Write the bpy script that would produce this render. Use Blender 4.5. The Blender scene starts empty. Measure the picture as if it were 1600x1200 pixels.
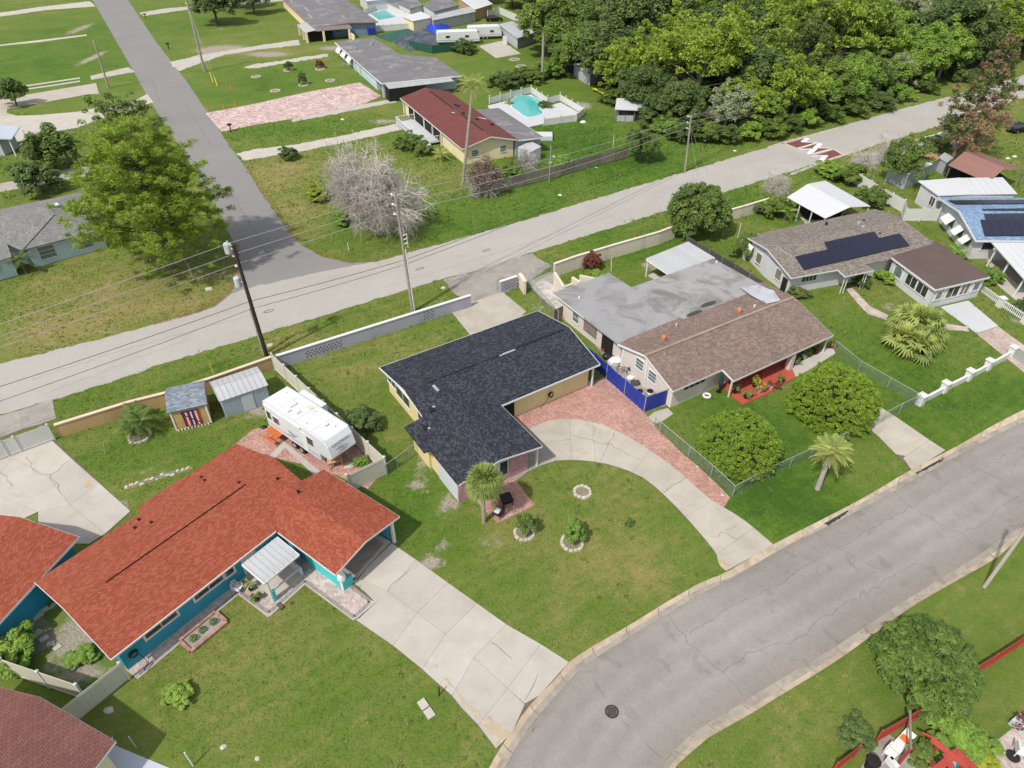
import bpy, bmesh, math, random
import numpy as np
from mathutils import Vector, Matrix
random.seed(7); rng = np.random.default_rng(7)
sc = bpy.context.scene; C = sc.collection
# ------------------------------------------------------------------ camera, sky, sun, exposure
CAM_H = 40.0; FPX = 1080.0; PITCH = math.radians(38.3); ROLL = math.radians(0.3)
_f = Vector((0, math.cos(PITCH), -math.sin(PITCH))); _x = Vector((1, 0, 0)); _u = _x.cross(_f)
CX = _x*math.cos(ROLL) + _u*math.sin(ROLL); CU = -_x*math.sin(ROLL) + _u*math.cos(ROLL)
cam = bpy.data.cameras.new('camera'); co = bpy.data.objects.new('camera', cam); C.objects.link(co)
cam.sensor_width = 36; cam.lens = FPX/1600*36; cam.clip_end = 6000; cam.clip_start = 0.5
co.matrix_world = Matrix(((CX.x, CU.x, -_f.x, 0), (CX.y, CU.y, -_f.y, 0), (CX.z, CU.z, -_f.z, CAM_H), (0, 0, 0, 1)))
sc.camera = co
SUN_AZ, SUN_EL = 40.0, 52.0            # shadows fall towards azimuth 40 (clockwise from +Y)
w = bpy.data.worlds.new('World'); sc.world = w; w.use_nodes = True
nt = w.node_tree; bg = nt.nodes['Background']; sky = nt.nodes.new('ShaderNodeTexSky')
sky.sky_type = 'NISHITA'; sky.sun_disc = False; sky.sun_elevation = math.radians(SUN_EL)
sky.sun_rotation = math.radians(180+SUN_AZ); sky.air_density = 1.0; sky.dust_density = 2.5; sky.ozone_density = 1.0
cl = nt.nodes.new('ShaderNodeMix'); cl.data_type = 'RGBA'; cl.inputs[0].default_value = .55; cl.inputs[7].default_value = (4.5, 4.45, 4.4, 1)   # cloud white added to the blue sky to whiten the fill light
nt.links.new(sky.outputs[0], cl.inputs[6]); nt.links.new(cl.outputs[2], bg.inputs[0]); bg.inputs[1].default_value = 0.15
sl = bpy.data.lights.new('sun', 'SUN'); so = bpy.data.objects.new('sun', sl); C.objects.link(so)
sl.energy = 3.15; sl.angle = math.radians(1.6); sl.color = (1.0, 0.95, 0.87)
sd = Vector((math.sin(math.radians(SUN_AZ))*math.cos(math.radians(SUN_EL)), math.cos(math.radians(SUN_AZ))*math.cos(math.radians(SUN_EL)), -math.sin(math.radians(SUN_EL))))
so.rotation_euler = sd.to_track_quat('-Z', 'Y').to_euler()
sc.view_settings.view_transform = 'Standard'; sc.view_settings.look = 'None'
sc.view_settings.exposure = 0.30; sc.view_settings.gamma = 1

# ------------------------------------------------------------------ survey: a sight line of the photograph meets height z
def S(u, v, z=0.0):
    d = _f*FPX + CX*(u-800) + CU*(600-v); t = (z-CAM_H)/d.z
    return Vector((d.x*t, d.y*t, z))
def S2(u, v, z=0.0):
    p = S(u, v, z); return (p.x, p.y)
def PL(s, z=0.0):                       # "u,v u,v ..." -> ground points
    return [S2(*map(float, q.split(',')), z) for q in s.split()]

# ------------------------------------------------------------------ materials
MATS = {}
def ramp(nt, fac, stops):
    r = nt.nodes.new('ShaderNodeValToRGB'); e = r.color_ramp.elements
    while len(e) < len(stops): e.new(0.5)
    for i, (p, c) in enumerate(stops): e[i].position = p; e[i].color = (*c, 1) if len(c) == 3 else c
    nt.links.new(fac, r.inputs[0]); return r.outputs[0]
def noise(nt, vec, scale, detail=4, rough=.55, dist=0):
    n = nt.nodes.new('ShaderNodeTexNoise'); n.inputs['Scale'].default_value = scale; n.inputs['Detail'].default_value = detail
    n.inputs['Roughness'].default_value = rough; n.inputs['Distortion'].default_value = dist
    if vec is not None: nt.links.new(vec, n.inputs['Vector'])
    return n.outputs[0]
def mixc(nt, fac, a, b, mode='MIX'):
    m = nt.nodes.new('ShaderNodeMix'); m.data_type = 'RGBA'; m.blend_type = mode
    for k, val in ((0, fac), (6, a), (7, b)):
        if isinstance(val, (int, float)): m.inputs[k].default_value = val
        elif isinstance(val, tuple): m.inputs[k].default_value = (*val, 1)
        else: nt.links.new(val, m.inputs[k])
    return m.outputs[2]
def math_(nt, op, a, b=None):
    m = nt.nodes.new('ShaderNodeMath'); m.operation = op
    for k, val in ((0, a), (1, b)):
        if val is None: continue
        if isinstance(val, (int, float)): m.inputs[k].default_value = val
        else: nt.links.new(val, m.inputs[k])
    return m.outputs[0]
def base(name):
    m = bpy.data.materials.new(name); m.use_nodes = True; nt = m.node_tree
    return m, nt, nt.nodes['Principled BSDF']
def sc3(c, k): return tuple(min(1, x*k) for x in c)
def bump(nt, h, bs, strength, dist=.02):
    b = nt.nodes.new('ShaderNodeBump'); b.inputs['Strength'].default_value = strength; b.inputs['Distance'].default_value = dist
    nt.links.new(h, b.inputs['Height']); nt.links.new(b.outputs[0], bs.inputs['Normal'])
def plain(name, c, var=.15, scale=1.5, rough=.8, bmp=.15, fine=25, stain=None, smask=(.55, .75), sscale=.35, metal=0, spec=.3, rnd=.0):
    """colour c varied by broad and fine noise; optional stain colour in blotches; rnd = per-piece variation"""
    if name in MATS: return MATS[name]
    m, nt, bs = base(name)
    tc = nt.nodes.new('ShaderNodeTexCoord'); vec = tc.outputs['Object']
    n1 = noise(nt, vec, scale, 5); n2 = noise(nt, vec, fine, 2)
    f = math_(nt, 'ADD', math_(nt, 'MULTIPLY', n1, .6), math_(nt, 'MULTIPLY', n2, .4))
    col = ramp(nt, f, [(.3, sc3(c, 1-var)), (.7, sc3(c, 1+var))])
    if stain:
        s = noise(nt, vec, sscale, 7, .65, .6); sf = ramp(nt, s, [(smask[0], (0, 0, 0)), (smask[1], (1, 1, 1))])
        col = mixc(nt, sf, col, stain)
    if rnd:
        oi = nt.nodes.new('ShaderNodeObjectInfo')
        k = ramp(nt, oi.outputs['Random'], [(0, (1-rnd,)*3), (1, (1+rnd,)*3)])
        col = mixc(nt, 1.0, col, k, 'MULTIPLY')
    nt.links.new(col, bs.inputs['Base Color']); bs.inputs['Roughness'].default_value = rough
    bs.inputs['Metallic'].default_value = metal; bs.inputs['Specular IOR Level'].default_value = spec
    if bmp: bump(nt, n2, bs, bmp)
    MATS[name] = m; return m
def shingle(name, cols, row=.16, wid=.34, swap=False, blotch=.12, bmp=.5, mortar=.72, streak=None):
    if name in MATS: return MATS[name]
    m, nt, bs = base(name)
    tc = nt.nodes.new('ShaderNodeTexCoord'); sx = nt.nodes.new('ShaderNodeSeparateXYZ'); nt.links.new(tc.outputs['Object'], sx.inputs[0])
    cb = nt.nodes.new('ShaderNodeCombineXYZ'); a, b = (1, 0) if swap else (0, 1)
    nt.links.new(sx.outputs[a], cb.inputs[0]); nt.links.new(sx.outputs[b], cb.inputs[1])
    br = nt.nodes.new('ShaderNodeTexBrick'); nt.links.new(cb.outputs[0], br.inputs['Vector'])
    br.inputs['Scale'].default_value = 1; br.inputs['Row Height'].default_value = row; br.inputs['Brick Width'].default_value = wid
    br.inputs['Mortar Size'].default_value = row*.09; br.inputs['Mortar Smooth'].default_value = .3; br.inputs['Bias'].default_value = 0
    br.inputs['Color1'].default_value = (0, 0, 0, 1); br.inputs['Color2'].default_value = (1, 1, 1, 1); br.inputs['Mortar'].default_value = (.5, .5, .5, 1)
    n = len(cols); col = ramp(nt, br.outputs['Color'], [(.05+.9*i/(n-1), c) for i, c in enumerate(cols)])
    col = mixc(nt, br.outputs['Fac'], col, sc3(cols[0], mortar))
    big = noise(nt, tc.outputs['Object'], .45, 6, .6); k = ramp(nt, big, [(.3, (1-blotch,)*3), (.7, (1+blotch,)*3)])
    fine = noise(nt, tc.outputs['Object'], 30, 2); k2 = ramp(nt, fine, [(.3, (.86,)*3), (.7, (1.14,)*3)])
    col = mixc(nt, 1.0, mixc(nt, 1.0, col, k, 'MULTIPLY'), k2, 'MULTIPLY')
    if streak:
        mp = nt.nodes.new('ShaderNodeMapping'); mp.inputs['Scale'].default_value = (3.2, .5, 1) if not swap else (.5, 3.2, 1)
        nt.links.new(tc.outputs['Object'], mp.inputs[0]); sn = noise(nt, mp.outputs[0], 1.4, 5, .7)
        col = mixc(nt, ramp(nt, sn, [(.45, (0, 0, 0)), (.75, (1, 1, 1))]), col, streak)
    nt.links.new(col, bs.inputs['Base Color']); bs.inputs['Roughness'].default_value = .88; bs.inputs['Specular IOR Level'].default_value = .25
    bump(nt, br.outputs['Color'], bs, bmp, .012); MATS[name] = m; return m
def pavers(name, cols, mort, row=.12, wid=.22, rot=0, mask=None, vert=False):
    if name in MATS: return MATS[name]
    m, nt, bs = base(name)
    tc = nt.nodes.new('ShaderNodeTexCoord'); mp = nt.nodes.new('ShaderNodeMapping'); mp.inputs['Rotation'].default_value = (0, 0, rot)
    nt.links.new(tc.outputs['Object'], mp.inputs[0])
    if vert: sx = nt.nodes.new('ShaderNodeSeparateXYZ'); cb = nt.nodes.new('ShaderNodeCombineXYZ'); nt.links.new(tc.outputs['Object'], sx.inputs[0]); nt.links.new(sx.outputs[0], cb.inputs[0]); nt.links.new(sx.outputs[2], cb.inputs[1]); nt.links.new(cb.outputs[0], mp.inputs[0])
    br = nt.nodes.new('ShaderNodeTexBrick'); nt.links.new(mp.outputs[0], br.inputs['Vector'])
    br.inputs['Scale'].default_value = 1; br.inputs['Row Height'].default_value = row; br.inputs['Brick Width'].default_value = wid
    br.inputs['Mortar Size'].default_value = .008; br.inputs['Color1'].default_value = (0, 0, 0, 1); br.inputs['Color2'].default_value = (1, 1, 1, 1)
    br.inputs['Mortar'].default_value = (.5, .5, .5, 1)
    col = ramp(nt, br.outputs['Color'], [(i/(len(cols)-1), c) for i, c in enumerate(cols)])
    col = mixc(nt, br.outputs['Fac'], col, mort)
    big = noise(nt, tc.outputs['Object'], .5, 6, .6); col = mixc(nt, 1.0, col, ramp(nt, big, [(.3, (.8,)*3), (.7, (1.18,)*3)]), 'MULTIPLY')
    nt.links.new(col, bs.inputs['Base Color']); bs.inputs['Roughness'].default_value = .9
    bump(nt, br.outputs['Color'], bs, .3, .008); MATS[name] = m; return m
def leafmat(name, dark, light, hue=.0, trans=.25, rough=.55):
    if name in MATS: return MATS[name]
    m, nt, bs = base(name)
    at = nt.nodes.new('ShaderNodeAttribute'); at.attribute_name = 'rnd'; at.attribute_type = 'GEOMETRY'
    oi = nt.nodes.new('ShaderNodeObjectInfo')
    col = ramp(nt, at.outputs['Fac'], [(0, dark), (.8, light), (1, sc3(light, 1.25))])
    k = ramp(nt, oi.outputs['Random'], [(0, (.82, .86, .9)), (1, (1.18, 1.1, 1.0))]); col = mixc(nt, 1.0, col, k, 'MULTIPLY')
    nt.links.new(col, bs.inputs['Base Color']); bs.inputs['Roughness'].default_value = rough; bs.inputs['Specular IOR Level'].default_value = .35
    tr = nt.nodes.new('ShaderNodeBsdfTranslucent'); nt.links.new(mixc(nt, 1.0, col, (1.2, 1.3, .6), 'MULTIPLY'), tr.inputs[0])
    mx = nt.nodes.new('ShaderNodeMixShader'); mx.inputs[0].default_value = trans
    nt.links.new(bs.outputs[0], mx.inputs[1]); nt.links.new(tr.outputs[0], mx.inputs[2])
    nt.links.new(mx.outputs[0], nt.nodes['Material Output'].inputs[0]); MATS[name] = m; return m

M = {}
M['white'] = plain('white_paint', (.60, .60, .585), .06, 2, .55, .05, stain=(.55, .53, .48), smask=(.62, .85))
M['trim'] = plain('white_trim', (.66, .66, .65), .04, 3, .5, 0)
M['vinyl'] = plain('white_vinyl', (.58, .58, .55), .05, 1, .45, .03, stain=(.56, .55, .48), smask=(.6, .85))
M['cream_vinyl'] = plain('cream_vinyl', (.55, .53, .45), .05, 1, .5, .03, stain=(.5, .48, .38), smask=(.6, .85))
M['glass'] = plain('window_glass', (.03, .035, .04), .3, 1.2, .08, 0, spec=.8)
M['glassg'] = plain('window_glass_pale', (.12, .17, .17), .3, 1.2, .12, 0, spec=.7)
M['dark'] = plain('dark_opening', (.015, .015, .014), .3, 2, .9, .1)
M['iron'] = plain('worn_iron', (.10, .09, .085), .3, 6, .6, .3, 30)
M['black'] = plain('black_metal', (.012, .012, .013), .2, 5, .5, .05)
M['galv'] = plain('galvanised_metal', (.42, .43, .43), .12, 3, .4, .05, metal=.35)
M['yellow'] = plain('pale_yellow_stucco', (.64, .54, .28), .05, .8, .85, .25, stain=(.5, .43, .25), smask=(.62, .85))
M['creamw'] = plain('cream_stucco', (.70, .62, .40), .05, .8, .85, .25, stain=(.55, .5, .36), smask=(.6, .85))
M['lgrey'] = plain('light_grey_panel', (.50, .53, .56), .05, 1, .7, .1)
M['teal'] = plain('teal_stucco', (.035, .27, .37), .08, .9, .8, .25, stain=(.06, .30, .38), smask=(.55, .8))
M['turq'] = plain('turquoise_paint', (.06, .50, .52), .08, .9, .7, .15)
M['pinkw'] = plain('pale_pink_stucco', (.62, .55, .51), .06, .8, .85, .25, stain=(.42, .36, .32), smask=(.58, .8))
M['beigew'] = plain('beige_stucco', (.62, .55, .46), .07, .6, .85, .25, stain=(.40, .36, .30), smask=(.58, .8))
M['whitew'] = plain('white_stucco', (.54, .55, .56), .05, .8, .85, .2, stain=(.42, .42, .40), smask=(.6, .85))
M['bluew'] = plain('pale_blue_stucco', (.42, .53, .58), .06, .8, .85, .2, stain=(.32, .40, .42), smask=(.6, .85))
M['dbluew'] = plain('dusty_blue_stucco', (.18, .25, .36), .1, .8, .85, .2)
M['greyw'] = plain('grey_siding', (.38, .41, .43), .08, 1, .7, .15, stain=(.27, .29, .29), smask=(.58, .8))
M['tan'] = plain('tan_stucco', (.47, .32, .16), .07, .6, .85, .25, stain=(.33, .23, .12), smask=(.55, .8))
M['tancap'] = plain('cream_wall_cap', (.62, .51, .38), .1, 1.2, .8, .2)
M['greywall'] = plain('lilac_grey_wall', (.36, .36, .42), .05, .5, .85, .2, stain=(.27, .27, .31), smask=(.58, .85))
M['conc'] = plain('concrete', (.405, .37, .315), .13, .5, .9, .25, 18, stain=(.33, .30, .255), smask=(.48, .75), sscale=.6, rnd=.07)
M['concl'] = plain('pale_concrete', (.425, .395, .35), .10, .6, .9, .2, 18, stain=(.345, .32, .285), smask=(.50, .8), sscale=.5, rnd=.06)
M['concd'] = plain('weathered_concrete', (.30, .28, .25), .15, .7, .92, .3, 14, stain=(.19, .17, .15), smask=(.48, .75), sscale=.5, rnd=.06)
M['rust'] = plain('rust_stained_concrete', (.40, .33, .24), .25, 1.5, .9, .2, 12)
M['joint'] = plain('joint_dirt', (.13, .115, .09), .25, 3, .95, .2)
M['crack'] = plain('crack_tar', (.12, .11, .105), .2, 3, .9, 0)
M['whitec'] = plain('white_painted_concrete', (.47, .48, .50), .05, .7, .75, .1, stain=(.52, .52, .50), smask=(.6, .85))
M['redp'] = plain('red_painted_floor', (.40, .085, .055), .1, .7, .6, .1, stain=(.30, .08, .06), smask=(.55, .8))
M['wood'] = plain('weathered_wood', (.20, .17, .145), .35, 1.2, .9, .4, 20, rnd=.2)
M['woodd'] = plain('dark_weathered_wood', (.085, .08, .08), .3, 1.2, .9, .4, 20, rnd=.2)
M['woodr'] = plain('red_stained_wood', (.36, .055, .04), .2, 1.2, .75, .3, 20, rnd=.15)
M['woodo'] = plain('orange_stained_wood', (.50, .13, .03), .15, 2, .6, .3, 20)
M['woodt'] = plain('tan_wood', (.50, .32, .13), .15, 2, .75, .3, 20)
M['pole'] = plain('grey_pole_wood', (.30, .27, .23), .25, 2, .9, .4, 14)
M['poled'] = plain('dark_pole_wood', (.045, .035, .028), .3, 2, .9, .4, 14)
M['bark'] = plain('bark', (.12, .095, .075), .35, 3, .95, .7, 12)
M['barkg'] = plain('pale_bark', (.30, .27, .23), .3, 3, .95, .5, 12)
M['dead'] = plain('bare_twigs', (.48, .44, .40), .25, 3, .9, .2, 12)
M['stone'] = plain('pale_stone', (.47, .43, .37), .15, 3, .9, .4, 14, rnd=.12)
M['blue'] = plain('blue_tarp', (.018, .038, .27), .30, 1.6, .45, .15)
M['bluebr'] = plain('bright_blue_tarp', (.02, .06, .55), .15, 1, .45, .15)
M['greent'] = plain('green_screen', (.02, .09, .06), .15, 1, .7, .15)
M['tarp'] = plain('grey_tarp', (.05, .06, .075), .35, .5, .7, .3, 4, stain=(.10, .11, .14), smask=(.45, .6))
M['solar'] = plain('solar_glass', (.008, .010, .028), .15, 2, .25, 0, spec=.4)
M['redmetal'] = plain('maroon_metal', (.27, .145, .12), .12, .5, .6, .1, stain=(.22, .13, .07), smask=(.56, .75))
M['rustm'] = plain('rusty_metal', (.30, .20, .13), .15, .5, .8, .2, stain=(.42, .13, .05), smask=(.48, .6), sscale=.6)
M['metal'] = plain('pale_metal_roof', (.44, .45, .46), .08, .5, .5, .08, stain=(.34, .35, .35), smask=(.55, .8), metal=.1, rnd=.04)
M['metald'] = plain('weathered_metal_roof', (.36, .37, .38), .12, .6, .55, .12, stain=(.22, .22, .22), smask=(.52, .75), rnd=.05)
M['metalw'] = plain('white_metal_roof', (.54, .55, .565), .04, .5, .45, .05, stain=(.60, .60, .60), smask=(.6, .9), rnd=.02)
M['rvw'] = plain('rv_white', (.60, .61, .62), .03, .8, .35, .02, stain=(.62, .62, .60), smask=(.62, .9))
M['rvg'] = plain('rv_grey_graphic', (.28, .29, .31), .1, 3, .4, 0)
M['rubber'] = plain('rubber', (.02, .02, .02), .2, 4, .8, .1)
M['flat1'] = plain('grey_flat_roofing', (.27, .27, .275), .12, .35, .8, .15, 8, stain=(.16, .15, .15), smask=(.5, .68), sscale=.28)
M['flat2'] = plain('pale_flat_roofing', (.30, .295, .29), .16, .3, .8, .15, 8, stain=(.17, .16, .16), smask=(.46, .62), sscale=.30)
M['flat3'] = plain('silver_roofing', (.42, .44, .47), .12, .6, .6, .15, 8, stain=(.24, .25, .26), smask=(.5, .7), sscale=.8)
M['flatb'] = plain('brown_flat_roofing', (.105, .075, .065), .12, .35, .8, .1, 8, stain=(.16, .13, .12), smask=(.6, .85), sscale=.35)
M['flatg'] = plain('old_grey_roofing', (.155, .15, .155), .15, .4, .85, .2, 8, stain=(.28, .28, .28), smask=(.52, .72), sscale=.3)
M['bpipe'] = plain('terracotta_pipe', (.45, .17, .10), .2, 3, .7, .1)
M['soil'] = plain('bare_soil', (.22, .18, .13), .3, 2, .95, .4, 12)
M['mulch'] = plain('mulch', (.075, .065, .035), .4, 5, .95, .5, 16)
M['yellowp'] = plain('yellow_plastic', (.70, .52, .05), .1, 3, .5, 0)
M['orangep'] = plain('orange_plastic', (.75, .16, .03), .1, 3, .5, 0)
M['redpl'] = plain('red_paint', (.45, .03, .025), .1, 3, .5, 0)
M['terra'] = plain('terracotta', (.42, .16, .08), .15, 3, .8, .1)
M['transf'] = plain('transformer_grey', (.45, .48, .50), .08, 3, .5, 0)
M['brick'] = pavers('red_brick_wall', [(.34, .12, .14), (.50, .24, .27)], (.58, .54, .54), .13, .26, vert=True)
M['speed'] = plain('red_road_paint', (.17, .055, .045), .12, 1, .85, .1)
M['roadw'] = plain('white_road_paint', (.70, .69, .67), .08, 2, .8, .05)
M['sh_black'] = shingle('black_shingles', [(.019, .021, .029), (.032, .036, .048), (.062, .069, .087)], .14, .24, blotch=.14)
M['sh_blackw'] = shingle('black_shingles_wing', [(.019, .021, .029), (.032, .036, .048), (.062, .069, .087)], .14, .24, swap=True, blotch=.14)
M['sh_or'] = shingle('orange_shingles', [(.235, .054, .027), (.28, .070, .038), (.335, .100, .062)], .12, .24, blotch=.04)
M['sh_orw'] = shingle('orange_shingles_carport', [(.235, .054, .027), (.28, .070, .038), (.335, .100, .062)], .12, .24, swap=True, blotch=.06)
M['sh_brown'] = shingle('brown_shingles', [(.17, .12, .10), (.22, .16, .135), (.27, .205, .175)], .17, .34, streak=(.14, .10, .085), blotch=.1)
M['sh_tan'] = shingle('tan_grey_shingles', [(.14, .12, .105), (.21, .18, .155), (.27, .24, .21)], .15, .3, blotch=.06)
M['sh_blue'] = shingle('blue_shingles', [(.12, .20, .32), (.19, .29, .43), (.28, .38, .52)], .15, .3, blotch=.08)
M['sh_mar'] = shingle('maroon_shingles', [(.125, .038, .035), (.15, .048, .043), (.175, .06, .053)], .15, .3, blotch=.06, bmp=.3)
M['sh_marw'] = shingle('faded_maroon_shingles', [(.15, .062, .054), (.165, .072, .062), (.185, .084, .073)], .16, .32, blotch=.12, bmp=.5, swap=True, mortar=.55)
M['sh_grey'] = shingle('grey_shingles', [(.17, .17, .165), (.22, .215, .21), (.27, .265, .255)], .15, .3, blotch=.12, streak=(.14, .14, .14))
M['sh_shed'] = shingle('blue_grey_shingles', [(.14, .17, .20), (.20, .24, .28), (.28, .32, .36)], .15, .3)

# ------------------------------------------------------------------ mesh helpers
class MB:
    def __init__(s): s.v = []; s.f = []; s.m = []
    def add(s, vs, fs, mi=0):
        o = len(s.v); s.v += [tuple(p) for p in vs]; s.f += [tuple(o+i for i in f) for f in fs]; s.m += [mi]*len(fs); return s
    def box(s, x0, x1, y0, y1, z0, z1, mi=0):
        return s.add([(x0,y0,z0),(x1,y0,z0),(x1,y1,z0),(x0,y1,z0),(x0,y0,z1),(x1,y0,z1),(x1,y1,z1),(x0,y1,z1)],
                     [(3,2,1,0),(4,5,6,7),(0,1,5,4),(1,2,6,5),(2,3,7,6),(3,0,4,7)], mi)
    def prism(s, poly, z0, z1, mi=0):
        n = len(poly)
        if sum(poly[i][0]*poly[(i+1)%n][1]-poly[(i+1)%n][0]*poly[i][1] for i in range(n)) < 0: poly = poly[::-1]
        return s.add([(x, y, z0) for x, y in poly]+[(x, y, z1) for x, y in poly],
                     [tuple(range(n))[::-1], tuple(range(n, 2*n))]+[(i, (i+1)%n, n+(i+1)%n, n+i) for i in range(n)], mi)
    def slab(s, pts, th, mi=0):        # 3-D polygon, thickness downwards
        n = len(pts); a = [Vector(p) for p in pts]
        if sum(a[i].x*a[(i+1)%n].y-a[(i+1)%n].x*a[i].y for i in range(n)) < 0: a = a[::-1]
        return s.add([tuple(p) for p in a]+[(p.x, p.y, p.z-th) for p in a],
                     [tuple(range(n)), tuple(range(n, 2*n))[::-1]]+[(n+i, n+(i+1)%n, (i+1)%n, i) for i in range(n)], mi)
    def bar(s, p0, p1, wd, h, mi=0):   # rectangular bar, width horizontal, height vertical-ish
        p0 = Vector(p0); p1 = Vector(p1); d = (p1-p0); d.normalize()
        up = Vector((0, 0, 1)) if abs(d.z) < .95 else Vector((0, 1, 0)); sd_ = d.cross(up).normalized(); u2 = sd_.cross(d)
        c = [sd_*a*wd/2+u2*b*h/2 for a, b in ((-1,-1),(1,-1),(1,1),(-1,1))]
        return s.add([p0+k for k in c]+[p1+k for k in c], [(0,1,2,3),(7,6,5,4),(4,5,1,0),(5,6,2,1),(6,7,3,2),(7,4,0,3)], mi)
    def tube(s, pts, r, n=8, mi=0, cap=True):
        pts = [Vector(p) for p in pts]; k = len(pts); rs = r if isinstance(r, (list, tuple)) else [r]*k
        o = len(s.v); vs = []
        for i, p in enumerate(pts):
            d = (pts[min(i+1, k-1)]-pts[max(i-1, 0)]).normalized()
            a = Vector((1, 0, 0)) if abs(d.x) < .8 else Vector((0, 1, 0)); x_ = d.cross(a).normalized(); y_ = d.cross(x_)
            vs += [p+(x_*math.cos(t)+y_*math.sin(t))*rs[i] for t in [2*math.pi*j/n for j in range(n)]]
        fs = [(i*n+j, i*n+(j+1)%n, (i+1)*n+(j+1)%n, (i+1)*n+j) for i in range(k-1) for j in range(n)]
        if cap: fs += [tuple(range(n)), tuple((k-1)*n+j for j in range(n))[::-1]]
        return s.add(vs, fs, mi)
    def lathe(s, prof, n=16, c=(0, 0, 0), mi=0):
        vs = [(c[0]+r*math.cos(2*math.pi*j/n), c[1]+r*math.sin(2*math.pi*j/n), c[2]+z) for r, z in prof for j in range(n)]
        k = len(prof); fs = [(i*n+j, i*n+(j+1)%n, (i+1)*n+(j+1)%n, (i+1)*n+j) for i in range(k-1) for j in range(n)]
        fs += [tuple(range(n))[::-1], tuple((k-1)*n+j for j in range(n))]
        return s.add(vs, fs, mi)
    def mesh(s, name, mat, smooth=False):
        me = bpy.data.meshes.new(name); me.from_pydata(s.v, [], s.f)
        for q in (mat if isinstance(mat, (list, tuple)) else [mat]): me.materials.append(q)
        if any(s.m): me.polygons.foreach_set('material_index', s.m)
        if smooth: me.polygons.foreach_set('use_smooth', [True]*len(s.f))
        me.update(); return me
    def build(s, name, mat, parent=None, smooth=False, loc=None, rot=0):
        o = bpy.data.objects.new(name, s.mesh(name, mat, smooth)); C.objects.link(o)
        if parent: o.parent = parent
        if loc is not None: o.location = loc
        o.rotation_euler = (0, 0, rot); return o
def tag(o, label=None, cat=None, group=None, kind=None):
    if label: o['label'] = label
    if cat: o['category'] = cat
    if group: o['group'] = group
    if kind: o['kind'] = kind
    return o
def thing(name, label, cat, loc=(0, 0, 0), rot=0.0, group=None):
    o = bpy.data.objects.new(name, None); C.objects.link(o); o.empty_display_size = .3
    o.location = loc if len(loc) == 3 else (*loc, 0); o.rotation_euler = (0, 0, rot); return tag(o, label, cat, group)
KIDS = {}
def dup(o, parent=None, **kw):
    c = o.copy(); C.objects.link(c); c.parent = parent
    for k, val in kw.items(): setattr(c, k, val)
    for ch in list(o.children): dup(ch, c)
    return c
def piece(me, name, parent, loc=(0, 0, 0), rot=0.0, scale=(1, 1, 1)):
    o = bpy.data.objects.new(name, me); C.objects.link(o); o.parent = parent; o.location = loc
    o.rotation_euler = (0, 0, rot) if not isinstance(rot, tuple) else rot; o.scale = scale; return o
def fastmesh(name, V, F, rnd=None, mat=None, smooth=False):
    V = np.asarray(V, np.float32); F = np.asarray(F, np.int32); me = bpy.data.meshes.new(name)
    me.vertices.add(len(V)); me.vertices.foreach_set('co', V.ravel()); k = F.shape[1]
    me.loops.add(F.size); me.loops.foreach_set('vertex_index', F.ravel()); me.polygons.add(len(F))
    me.polygons.foreach_set('loop_start', np.arange(0, F.size, k, dtype=np.int32))
    me.update(calc_edges=True)
    if rnd is not None:
        a = me.attributes.new('rnd', 'FLOAT', 'FACE'); a.data.foreach_set('value', np.asarray(rnd, np.float32))
    if mat: me.materials.append(mat)
    if smooth: me.polygons.foreach_set('use_smooth', np.ones(len(F), bool))
    return me
# ------------------------------------------------------------------ polylines, strips and slabs
def plen(P):
    a = np.asarray(P, float)[:, :2]; return np.concatenate([[0], np.cumsum(np.hypot(*np.diff(a, axis=0).T))])
def at(P, t):                                   # t in metres along P
    a = np.asarray(P, float); L = plen(P); return np.array([np.interp(t, L, a[:, k]) for k in range(a.shape[1])])
def near_t(P, q):
    a = np.asarray(P, float); L = plen(P); best = (1e9, 0)
    for i in range(len(a)-1):
        d = a[i+1]-a[i]; k = np.clip(((q-a[i])@d)/max(d@d, 1e-9), 0, 1); e = np.hypot(*(a[i]+d*k-q))
        if e < best[0]: best = (e, L[i]+k*(L[i+1]-L[i]))
    return best[1]
def cut(P, t0, t1):
    L = plen(P); r = [at(P, t0)]+[np.asarray(P[i], float) for i in range(len(P)) if t0+.02 < L[i] < t1-.02]+[at(P, t1)]
    return [tuple(p) for p in r]
def smooth_line(P, step=1.0):
    """Catmull-Rom through the points"""
    P = [np.asarray(p, float) for p in P]; Q = [2*P[0]-P[1]]+P+[2*P[-1]-P[-2]]; out = []
    for i in range(1, len(Q)-2):
        n = max(1, int(np.hypot(*(Q[i+1]-Q[i])[:2])/step))
        for j in range(n):
            t = j/n; out.append(tuple(.5*((2*Q[i])+(-Q[i-1]+Q[i+1])*t+(2*Q[i-1]-5*Q[i]+4*Q[i+1]-Q[i+2])*t*t+(-Q[i-1]+3*Q[i]-3*Q[i+1]+Q[i+2])*t**3)))
    return out+[tuple(P[-1])]
def inset(poly, d):
    n = len(poly); a = np.asarray(poly, float)
    if sum(a[i][0]*a[(i+1) % n][1]-a[(i+1) % n][0]*a[i][1] for i in range(n)) < 0: a = a[::-1]
    out = []
    for i in range(n):
        e0 = a[i]-a[i-1]; e1 = a[(i+1) % n]-a[i]; e0 /= max(np.hypot(*e0), 1e-6); e1 /= max(np.hypot(*e1), 1e-6)
        n0 = np.array([-e0[1], e0[0]]); n1 = np.array([-e1[1], e1[0]]); b = n0+n1; b /= max(b@b, .5)/1; out.append(tuple(a[i]+b*d*1.0))
    return out
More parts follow.
